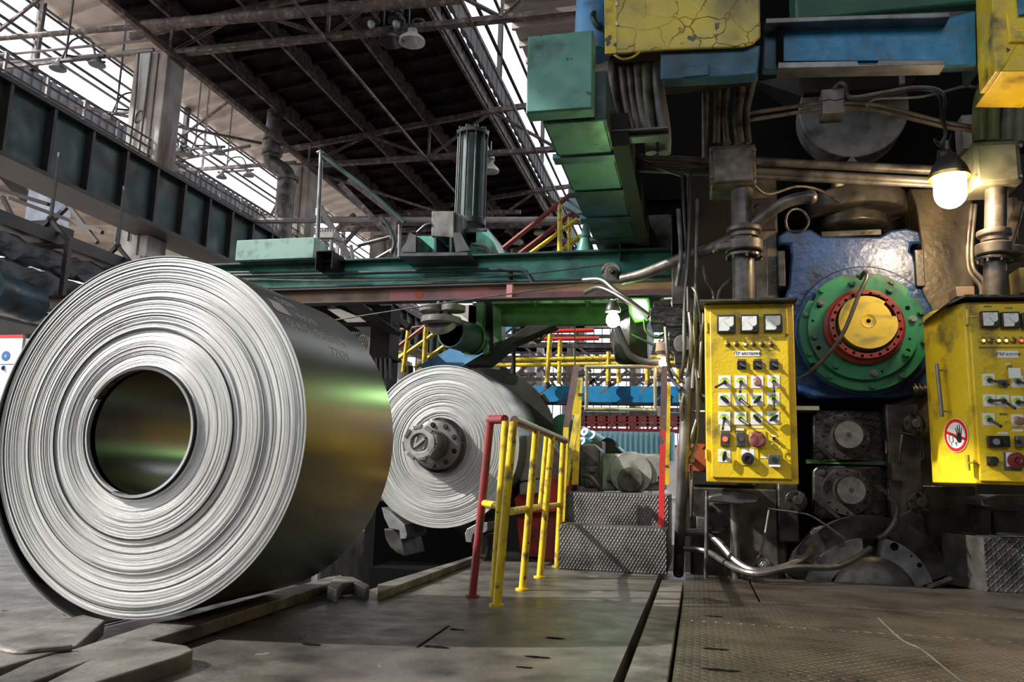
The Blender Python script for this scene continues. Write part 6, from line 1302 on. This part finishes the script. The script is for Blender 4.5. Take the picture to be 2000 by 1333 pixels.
mb = MB(); ppx(mb, [(778, 495), (914, 493), (914, 500), (778, 502)], Ym - .7, .9); ppx(mb, [(900, 446), (952, 446), (952, 454), (900, 456)], Ym - .3, .7); mb.build('base_plate', 'steel_dark', t, bev=.004, smooth=False)
for pl in (((800, 455), (812, 460), (812, 493), (785, 493)), ((884, 455), (898, 455), (918, 490), (890, 493))): mb = MB(); ppx(mb, pl, Ym - .65, .05); mb.build('gusset', 'steel_dark', t, smooth=False)
for px in (815, 848, 878): mb = MB(); ppx(mb, [(px, 464), (px + 4, 464), (px + 4, 493), (px, 493)], Ym - .6, .5); mb.build('rib', 'teal_dark', t, smooth=False)
mb = MB(); ppx(mb, [(812, 462), (890, 462), (890, 494), (812, 494)], Ym - .2, .05); ppx(mb, [(930, 455), (952, 450), (975, 498), (930, 500)], Ym - .3, .7); ppx(mb, [(902, 460), (930, 458), (930, 500), (902, 500)], Ym - .1, .3); mb.build('web_plates', 'teal_beam', t, smooth=False)
mb = MB(); mb.tube([P(925, 478, Ym - .4), P(945, 482, Ym - .4), P(960, 496, Ym - .4)], .02, 8); mb.build('hose', 'cable', t); mb = MB(); mb.tube([P(815, 455, Ym - .5), P(830, 442, Ym - .5), P(842, 438, Ym - .5)], .018, 8); mb.build('hose', 'cable', t)
# pale green control box and post
t = thing('teal_box', 'long pale green box standing on the green beam at the left', 'box', P(537, 508, 7.9))
mb = MB(); bpx(mb, 461, 467, 613, 507, 7.8, .35); mb.build('body', 'teal_pale', t, bev=.006, smooth=False)
t = thing('bent_post', 'thin vertical pipe post with a hooked top and a sloping stay rail', 'post', P(620, 505, 8.3))
mb = MB(); mb.tube([P(619, 500, 8.1), P(623, 400, 8.1), P(627, 306, 8.1), P(626, 298, 8.1), P(620, 300, 8.1)], .026, 10); mb.build('pole', 'steel_mid', t)
mb = MB(); mb.tube([P(628, 304, 8.1), P(690, 350, 8.1), P(730, 382, 8.1), P(790, 436, 8.1)], .028, 10); mb.tube([P(745, 425, 8.1), P(757, 440, 8.1), P(768, 462, 8.1), P(770, 480, 8.1), P(764, 496, 8.1)], .024, 10); mb.build('stay_rail', 'teal_dark', t)
for i, p in enumerate((((781, 440), (780, 496)), ((700, 480), (762, 464)), ((735, 500), (768, 488)), ((648, 470), (645, 503)), ((685, 480), (690, 503)))):
    mb = MB(); mb.tube([P(x, y + (7 if y > 495 else 0), 8.22) for x, y in p], .024, 8, False); single(mb, 'rail_pipe', 'steel_mid', ['upright rail pipe left of the cylinder base', 'upper sloping rail pipe left of the cylinder base', 'lower sloping rail pipe left of the cylinder base', 'short upright by the pale green box', 'short upright right of the pale green box'][i], 'pipe', 'rail pipes on the green beam')
for i, p in enumerate((((625, 405), (682, 505)), ((665, 360), (762, 462)), ((682, 352), (770, 420)))):
    mb = MB(); q_ = P(*p[1], 15.5); mb.bar(P(*p[0], 15.5), q_, .12); mb.bar(q_, (q_.x, q_.y, -.25), .10); single(mb, 'lattice_bar', 'truss_pale' if i == 0 else 'truss_steel', ['tan sloping steel bar behind the bent post', 'long sloping lattice bar behind the bent post', 'upper sloping lattice bar behind the bent post'][i], 'bar', 'sloping lattice bars', smooth=False)
mb = MB(); mb.tube([P(460, 432, 16), P(800, 431, 16), P(1100, 430, 16)], .07, 8, False); single(mb, 'long_pipe', 'truss_pale', 'long pale horizontal pipe far behind the hydraulic cylinder', 'pipe')
mb = MB(); a = P(480, 460, 24); 
# rack with insulators
t = thing('insulator_rack', 'small pale rack of insulators behind the bent post', 'rack', P(648, 470, 12))
mb = MB(); mb.bar(P(625, 470, 12), P(672, 470, 12), .05); q_ = P(660, 471, 12); mb.bar(q_, (q_.x, q_.y, -1.6), .05); mb.bar(P(625, 462, 12), P(655, 462, 12), .18, .1)
mb.build('frame', 'truss_pale', t, smooth=False)
for k in range(6): mb = MB(); a = P(629 + 5 * k, 456, 12); mb.cyl(a, a + Z_ * .07, .012, 6); mb.build('insulator', 'truss_pale', t)

# ---- stair rails behind
def rails_set(name, label, Y, segs, cat='handrail'):
    t = thing(name, label, cat, P(*segs[0][1][0], Y))
    for nm, pts, m_, r, yo in segs: mb = MB(); mb.tube([P(x, y, Y + yo) for x, y in pts], r, 10, False); mb.build(nm, m_, t)
    return t
stair_ = rails_set('stair_rail', 'sloping stair handrail with red top rails and yellow lower rails behind the green beam', 10.5, [('red_rail', [(975, 492), (1105, 388), (1125, 372)], 'red_rail', .035, 0), ('red_rail', [(1010, 500), (1120, 416)], 'red_rail', .035, .5),
    ('yellow_rail', [(1030, 500), (1128, 428)], 'yellow_rail', .03, 0), ('yellow_rail', [(1084, 498), (1136, 460)], 'yellow_rail', .03, .5), ('post', [(1093, 395), (1093, 500)], 'yellow_rail', .034, 0), ('post', [(1112, 425), (1112, 496)], 'yellow_rail', .034, .5), ('support_leg', [(1002, 488), (1003, 700), (1004, 900), (1005, 1160)], 'near_black', .03, 0)])
mb = MB(); ppx(mb, [(1108, 500), (1136, 476), (1150, 500)], 10.4, .4); mb.build('stringer', 'blue_walk', stair_, smooth=False)
mb = MB(); mb.lathe([(.03, .32), (.05, .2), (.07, .17), (.06, .15), (.12, -.05), (.13, -.07)], P(1143, 492, 8.6), Z_, 16); single(mb, 'cable_gland', 'teal', 'small conical teal fitting standing on the green beam under the duct', 'fitting')
rails_set('stair_rail', 'sloping stair handrail with red and yellow rails between the two coils', 9.8, [('red_rail', [(760, 692), (835, 635)], 'red_rail', .03, 0), ('red_rail', [(768, 645), (800, 632)], 'red_rail', .03, .4), ('yellow_rail', [(765, 712), (850, 652)], 'yellow_rail', .03, 0), ('yellow_rail', [(775, 700), (800, 688)], 'yellow_rail', .03, .4),
    ('yellow_rail', [(780, 645), (848, 635)], 'rust_brown', .02, .3), ('post', [(800, 632), (788, 728)], 'yellow_rail', .034, 0), ('post', [(832, 640), (829, 706), (829, 720)], 'yellow_rail', .034, 0), ('support_leg', [(800, 716), (803, 900), (806, 1120)], 'near_black', .05, 0), ('stringer_rail', [(810, 720), (880, 668)], 'yellow_rail', .03, .5)])
# black frame and mesh guard left of stair
t = thing('mesh_guard', 'black steel frame with a wire mesh panel just right of the big coil', 'guard', P(735, 740, 8.4))
mb = MB(); bpx(mb, 722, 598, 760, 760, 8.4, .3); ppx(mb, [(660, 590), (700, 590), (772, 645), (768, 652), (730, 640)], 8.2, .2); bpx(mb, 640, 630, 770, 636, 8.5, .1); q_ = P(742, 756, 8.5); mb.bar(q_, (q_.x, q_.y, -1.6), .12); mb.build('frame', 'near_black', t, smooth=False)
mb = MB()
for k in range(14): mb.bar(P(672 + 4 * k, 648, 8.6), P(672 + 4 * k - 14, 700, 8.6), .008); mb.bar(P(660 + 4 * k, 648, 8.6), P(672 + 4 * k, 700, 8.6), .008)
mb.build('wire_mesh', 'steel_mid', t, smooth=False)
mb = MB(); mb.box(P(722, 702, 8.3), P(766, 696, 8.3) + Y_ * .3); 
for k in range(5): mb.bar(P(726 + 9 * k, 700, 8.3), P(727 + 9 * k, 745, 8.3), .03)
mb.build('guard_bars', 'near_black', t, smooth=False)
mb = MB(); ppx(mb, [(610, 592), (720, 592), (760, 640), (640, 632)], 9.2, .1); q_ = P(650, 632, 9.25); mb.bar(q_, (q_.x, q_.y, -1.6), .08); single(mb, 'pale_panel', 'truss_pale', 'pale sheet panel under the rust brown beam', 'panel', smooth=False)
for i, p in enumerate((((605, 592), (700, 655)), ((655, 592), (770, 640)), ((720, 592), (800, 640)))):
    mb = MB(); mb.bar(P(*p[0], 8.9), P(*p[1], 8.9), .10); single(mb, 'diagonal_beam', 'near_black', ['left', 'middle', 'right'][i] + ' black diagonal beam in front of the pale panel', 'beam', 'diagonal beams under the brown beam', smooth=False)
# ---- blue walkway with yellow railing
Yw = 12.
t = thing('walkway', 'bright blue walkway beam with yellow and red railings behind the steps', 'walkway', P(1180, 790, Yw))
a = P(1050, 788, Yw); b = P(1345, 756, Yw)
mb = MB(); mb.box((P(1040, 770, Yw).x, Yw, P(1180, 787, Yw).z), (P(1350, 770, Yw).x, Yw + .1, P(1180, 755, Yw).z)); mb.build('blue_beam', 'blue_walk', t, bev=.005, smooth=False)
mb = MB(); mb.box((P(1040, 770, Yw).x, Yw - .03, P(1180, 791, Yw).z), (P(1350, 770, Yw).x, Yw + .2, P(1180, 787, Yw).z)); mb.build('deck_edge', 'near_black', t, smooth=False)
for px in (1046, 1346):
    q_ = P(px, 785, Yw + .4); mb = MB(); mb.bar(q_, (q_.x, q_.y, -1.6), .16); mb.build('leg', 'near_black', t, smooth=False)
for px0, py0, px1, py1, yo in ((1075, 652, 1068, 752, -.1), (1094, 666, 1092, 750, .8), (1189, 688, 1188, 750, -.1), (1206, 686, 1209, 748, .8), (1264, 680, 1265, 748, -.1), (1325, 706, 1326, 750, .3)):
    mb = MB(); mb.tube([P(px0, py0, Yw + yo), P(px1, py1, Yw + yo)], .038, 10, False); p_ = mb.build('post', 'yellow_rail', t)
    if yo == -.1: mb = MB(); c = P(px1, py1 + 4, Yw - .1); mb.cyl(c, c + Z_ * .06, .05, 10); mb.bar(c + Vector((-.12, .0, -.12)), c + Vector((.1, 0, .05)), .03); mb.build('clamp', 'rust_brown', p_)
for pts, m_, yo in (((1000, 704, 1330, 698), 'yellow_rail', -.1), ((940, 715, 1330, 710), 'yellow_rail', .8), ((1028, 649, 1160, 646), 'red_bright', -.1), ((1008, 664, 1170, 662), 'red_bright', .8)):
    mb = MB(); mb.tube([P(pts[0], pts[1], Yw + yo), P(pts[2], pts[3], Yw + yo)], .034, 10, False); mb.build('guard_rail', m_, t)
# ---- gearbox behind steps
t = thing('gearbox', 'dusty grey gearbox with a round end cover just behind the steps', 'gearbox', P(1230, 960, 7.8))
mb = MB(); ppx(mb, [(1168, 960), (1168, 895), (1180, 887), (1290, 887), (1296, 900), (1296, 960)], 7.8, .8); mb.build('case', 'cast_light', t, bev=.02)
mb = MB(); cpx(mb, 1232, 925, 7.72, 42, .1, 40); cpx(mb, 1270, 918, 7.74, 28, .1, 32); mb.build('cover_plate', 'cast_light', t, bev=.006)
mb = MB(); cpx(mb, 1231, 937, 7.66, 25, .1, 36); mb.build('end_cap', 'pipe_grey', t, bev=.006)
for p in ((1214, 898), (1258, 898), (1192, 935), (1290, 935)): bolt('bolt', P(*p, 7.78), .026, t, 'cast_dust', .04)
t = thing('bearing_pedestal', 'grey bracket with bolts and cables between the yellow post and the gearbox', 'bracket', P(1150, 955, 7.4))
mb = MB(); ppx(mb, [(1130, 870), (1160, 868), (1172, 880), (1170, 955), (1132, 950)], 7.5, .4); bpx(mb, 1155, 862, 1176, 890, 7.8, .3); bpx(mb, 1142, 912, 1166, 955, 7.35, .08); mb.build('body', 'grease_lt', t, bev=.01, smooth=False)
for p in ((1157, 918), (1157, 945)): bolt('bolt', P(*p, 7.35), .022, t, 'cast_dust', .05)
mb = MB(); mb.tube([P(1140, 930, 7.2), P(1155, 935, 7.15), P(1165, 948, 7.15), P(1172, 958, 7.2)], .02, 8); mb.build('cable', 'cable_grey', t)
mb = MB(); cpx(mb, 1187, 872, 8.6, 16, .3, 24); ppx(mb, [(1175, 870), (1200, 870), (1214, 885), (1214, 892), (1172, 892)], 8.5, .3); single(mb, 'motor', 'near_black', 'black round motor end standing in front of the light blue corrugated fence', 'motor', bev=.01)
# corrugated fence
mb = MB(); Yf = 15; a = P(1165, 866, Yf); n = 46; x0 = P(1140, 866, Yf).x; x1 = P(1318, 866, Yf).x; z0 = P(1230, 900, Yf).z; z1 = P(1230, 844, Yf).z; n = 70
vs = []
for i in range(n + 1):
    x = x0 + (x1 - x0) * i / n; y = Yf + (.0 if i % 4 in (0, 1) else .07); vs += [(x, y, z0), (x, y, z1)]
mb.add(vs, [(2 * i, 2 * i + 2, 2 * i + 3, 2 * i + 1) for i in range(n)]); mb.bar((P(1200, 880, Yf).x, Yf + .05, z0), (P(1200, 880, Yf).x, Yf + .05, -1.6), .08); mb.bar((P(1270, 880, Yf).x, Yf + .05, z0), (P(1270, 880, Yf).x, Yf + .05, -1.6), .08); single(mb, 'corrugated_fence', 'light_blue', 'light blue corrugated sheet fence seen through the gap above the gearbox', 'fence', smooth=False)
# blue tubes
for i, (px, py, r) in enumerate(((1141, 844, 8.5), (1155, 850, 8.5), (1136, 862, 8))):
    c = P(px, py, 13); rr = r * sc(px, py, 13); mb = MB(); mb.ring(c, Vector((.55, 1, -.35)), rr * .45, rr, 0, .9, 28); single(mb, 'paper_tube', 'light_blue', ['left upper', 'right', 'lower'][i] + ' light blue tube roll beside the leaning step rail', 'tube', 'light blue tubes')
mb = MB(); bpx(mb, 1128, 869, 1164, 905, 13.1, .8); q_ = P(1146, 900, 13.5); mb.box((q_.x - .25, 13.1, -1.6), (q_.x + .25, 13.9, q_.z)); single(mb, 'tube_stand', 'near_black', 'dark stand carrying the light blue tubes behind the leaning step rail', 'stand', smooth=False)
# red gantry
t = thing('red_gantry', 'red lattice gantry walkway far behind the corrugated fence', 'gantry', P(1220, 845, 22))
Yq = 22
mb = MB(); bpx(mb, 1135, 838, 1330, 845, Yq, .3); mb.build('floor_beam', 'crane_red', t, smooth=False)
for px in (1133, 1334):
    q_ = P(px, 838, Yq + .15); mb = MB(); mb.bar(q_, (q_.x, q_.y, -.3), .2); mb.build('leg', 'crane_red', t, smooth=False)
for y in (816, 822, 830):
    mb = MB(); mb.bar(P(1140, y, Yq), P(1330, y + 1, Yq), .06); mb.build('guard_rail', 'crane_red', t, smooth=False)
for k in range(10): mb = MB(); mb.bar(P(1145 + 20 * k, 814, Yq), P(1145 + 20 * k, 840, Yq), .06); mb.build('post', 'crane_red', t, smooth=False)
for k in range(5): mb = MB(); mb.bar(P(1150 + 40 * k, 840, Yq), P(1175 + 40 * k, 818, Yq), .05); mb.build('brace', 'crane_red', t, smooth=False)
mb = MB(); bpx(mb, 1168, 822, 1195, 832, Yq + .2, .2); mb.build('orange_panel', 'orange', t, smooth=False)
# far lattice clutter behind walkway: bright pillars & trusses
for i, (px, y0, y1, Y) in enumerate(((1036, 675, 745, 26), (1052, 700, 750, 24), (1104, 690, 752, 30), (1112, 690, 752, 24), (1235, 690, 750, 28), (1290, 700, 752, 26))):
    mb = MB(); bpx(mb, px - 6, y0 - 20, px + 6, 870, Y, .3); single(mb, 'far_pillar', 'concrete_col', ['leftmost pale far pillar behind the blue chute', 'second pale far pillar from the left', 'tall far pillar in the middle of the yellow railing', 'pale far pillar beside the third yellow post', 'far pillar right of the green wire', 'far pillar beside the swing gate'][i], 'pillar', 'far pillars behind the walkway', smooth=False)
random.seed(5)
t = thing('far_truss', 'tangle of thin far roof lattice members seen over the blue walkway', 'truss', P(1150, 700, 25))
for k in range(64):
    Y = random.choice((20, 23, 26, 30)); x = random.uniform(985, 1320); y = random.uniform(655, 750); mb = MB()
    if k % 3: mb.bar(P(x, y, Y), P(x + random.choice((-40, 40, 30)), y + random.uniform(30, 45), Y), .07)
    else: mb.bar(P(960, y, Y), P(1335, y + 3, Y), .09)
    mb.build('member', 'truss_steel', t, smooth=False)
for k in range(12):
    y = 797 + 3.2 * k + random.uniform(-1, 1); mb = MB(); mb.bar(P(1120, y, 28), P(1330, y + 2, 28), .07); mb.build('member', 'truss_steel', t, smooth=False)
t = thing('far_truss', 'dark lattice of lower beams far down the hall left of the hydraulic cylinder', 'truss', P(700, 470, 27))
for k in range(22):
    x = random.uniform(480, 980); Y = random.choice((24, 26)); mb = MB(); y = random.uniform(415, 470)
    if k % 2: mb.bar(P(x, y, Y), P(x + random.choice((-45, 45, 5)), y + random.uniform(30, 60), Y), .11)
    else: mb.bar(P(x - 90, y, Y), P(x + 130, y - 2, Y), .12)
    mb.build('member', 'truss_steel', t, smooth=False)
# bell-shaped horns at left end of beam
for i, (px, py) in enumerate(((63, 581), (50, 602), (73, 602))):
    c = P(px, py, 7.2); rr = 11 * sc(px, py, 7.2); mb = MB(); mb.ball(c, rr, 20, (1, .8, 1)); mb.mi = 1; mb.cyl(c + Vector((-rr * .2, -rr * .82, 0)), c + Vector((-rr * .2, -rr * .78, 0)), rr * .14, 10)
    if i == 0: mb.mi = 0; mb.tube([c + Z_ * rr, c + Z_ * rr * 1.7 + X_ * .01, c + Z_ * rr * 1.4 + X_ * .06], .01, 6)
    single(mb, 'signal_bell', ['olive_grey', 'void'], ['top', 'lower left', 'lower right'][i] + ' of three round grey-green bells at the left end of the brown beam', 'bell', 'round bells')
# sign board at left edge
t = thing('sign_board', 'white notice board with a red top band and blue round mark at the left edge', 'sign', P(10, 740, 7.8))
Ys = 7.8
mb = MB(); mb.box((P(-60, 700, Ys).x, Ys, P(10, 775, Ys).z), (P(40, 700, Ys).x, Ys + .04, P(10, 655, Ys).z)); mb.build('board', 'label_white', t, smooth=False)
mb = MB(); mb.box((P(-60, 700, Ys).x, Ys - .004, P(10, 661, Ys).z), (P(40, 700, Ys).x, Ys, P(10, 655, Ys).z)); mb.build('red_band', 'sign_red', t, smooth=False)
mb = MB(); cpx(mb, 11, 696, Ys - .004, 8, .003, 24); mb.cyl(P(8, 720, Ys - .004), P(8, 720, Ys), .03, 20); mb.build('blue_mark', 'blue_mark', t)
text_xz('6', .06, P(11, 696, Ys - .006), 'label_white', 'figure', t)
mb = MB(); bpx(mb, -60, 712, 40, 713, Ys - .003, .003); mb.build('rule_line', 'steel_dark', t)
# dark clutter right below pipes at the left
mb = MB(); mb.box(P(-60, 655, 7.9), P(90, 612, 7.9) + Y_ * .3); mb.tube([P(-40, 608, 7.5), P(100, 640, 7.5)], .04, 8); single(mb, 'dark_machine_frame', 'near_black', 'dark machine frame between the bells and the notice board at the left edge', 'frame', smooth=False)
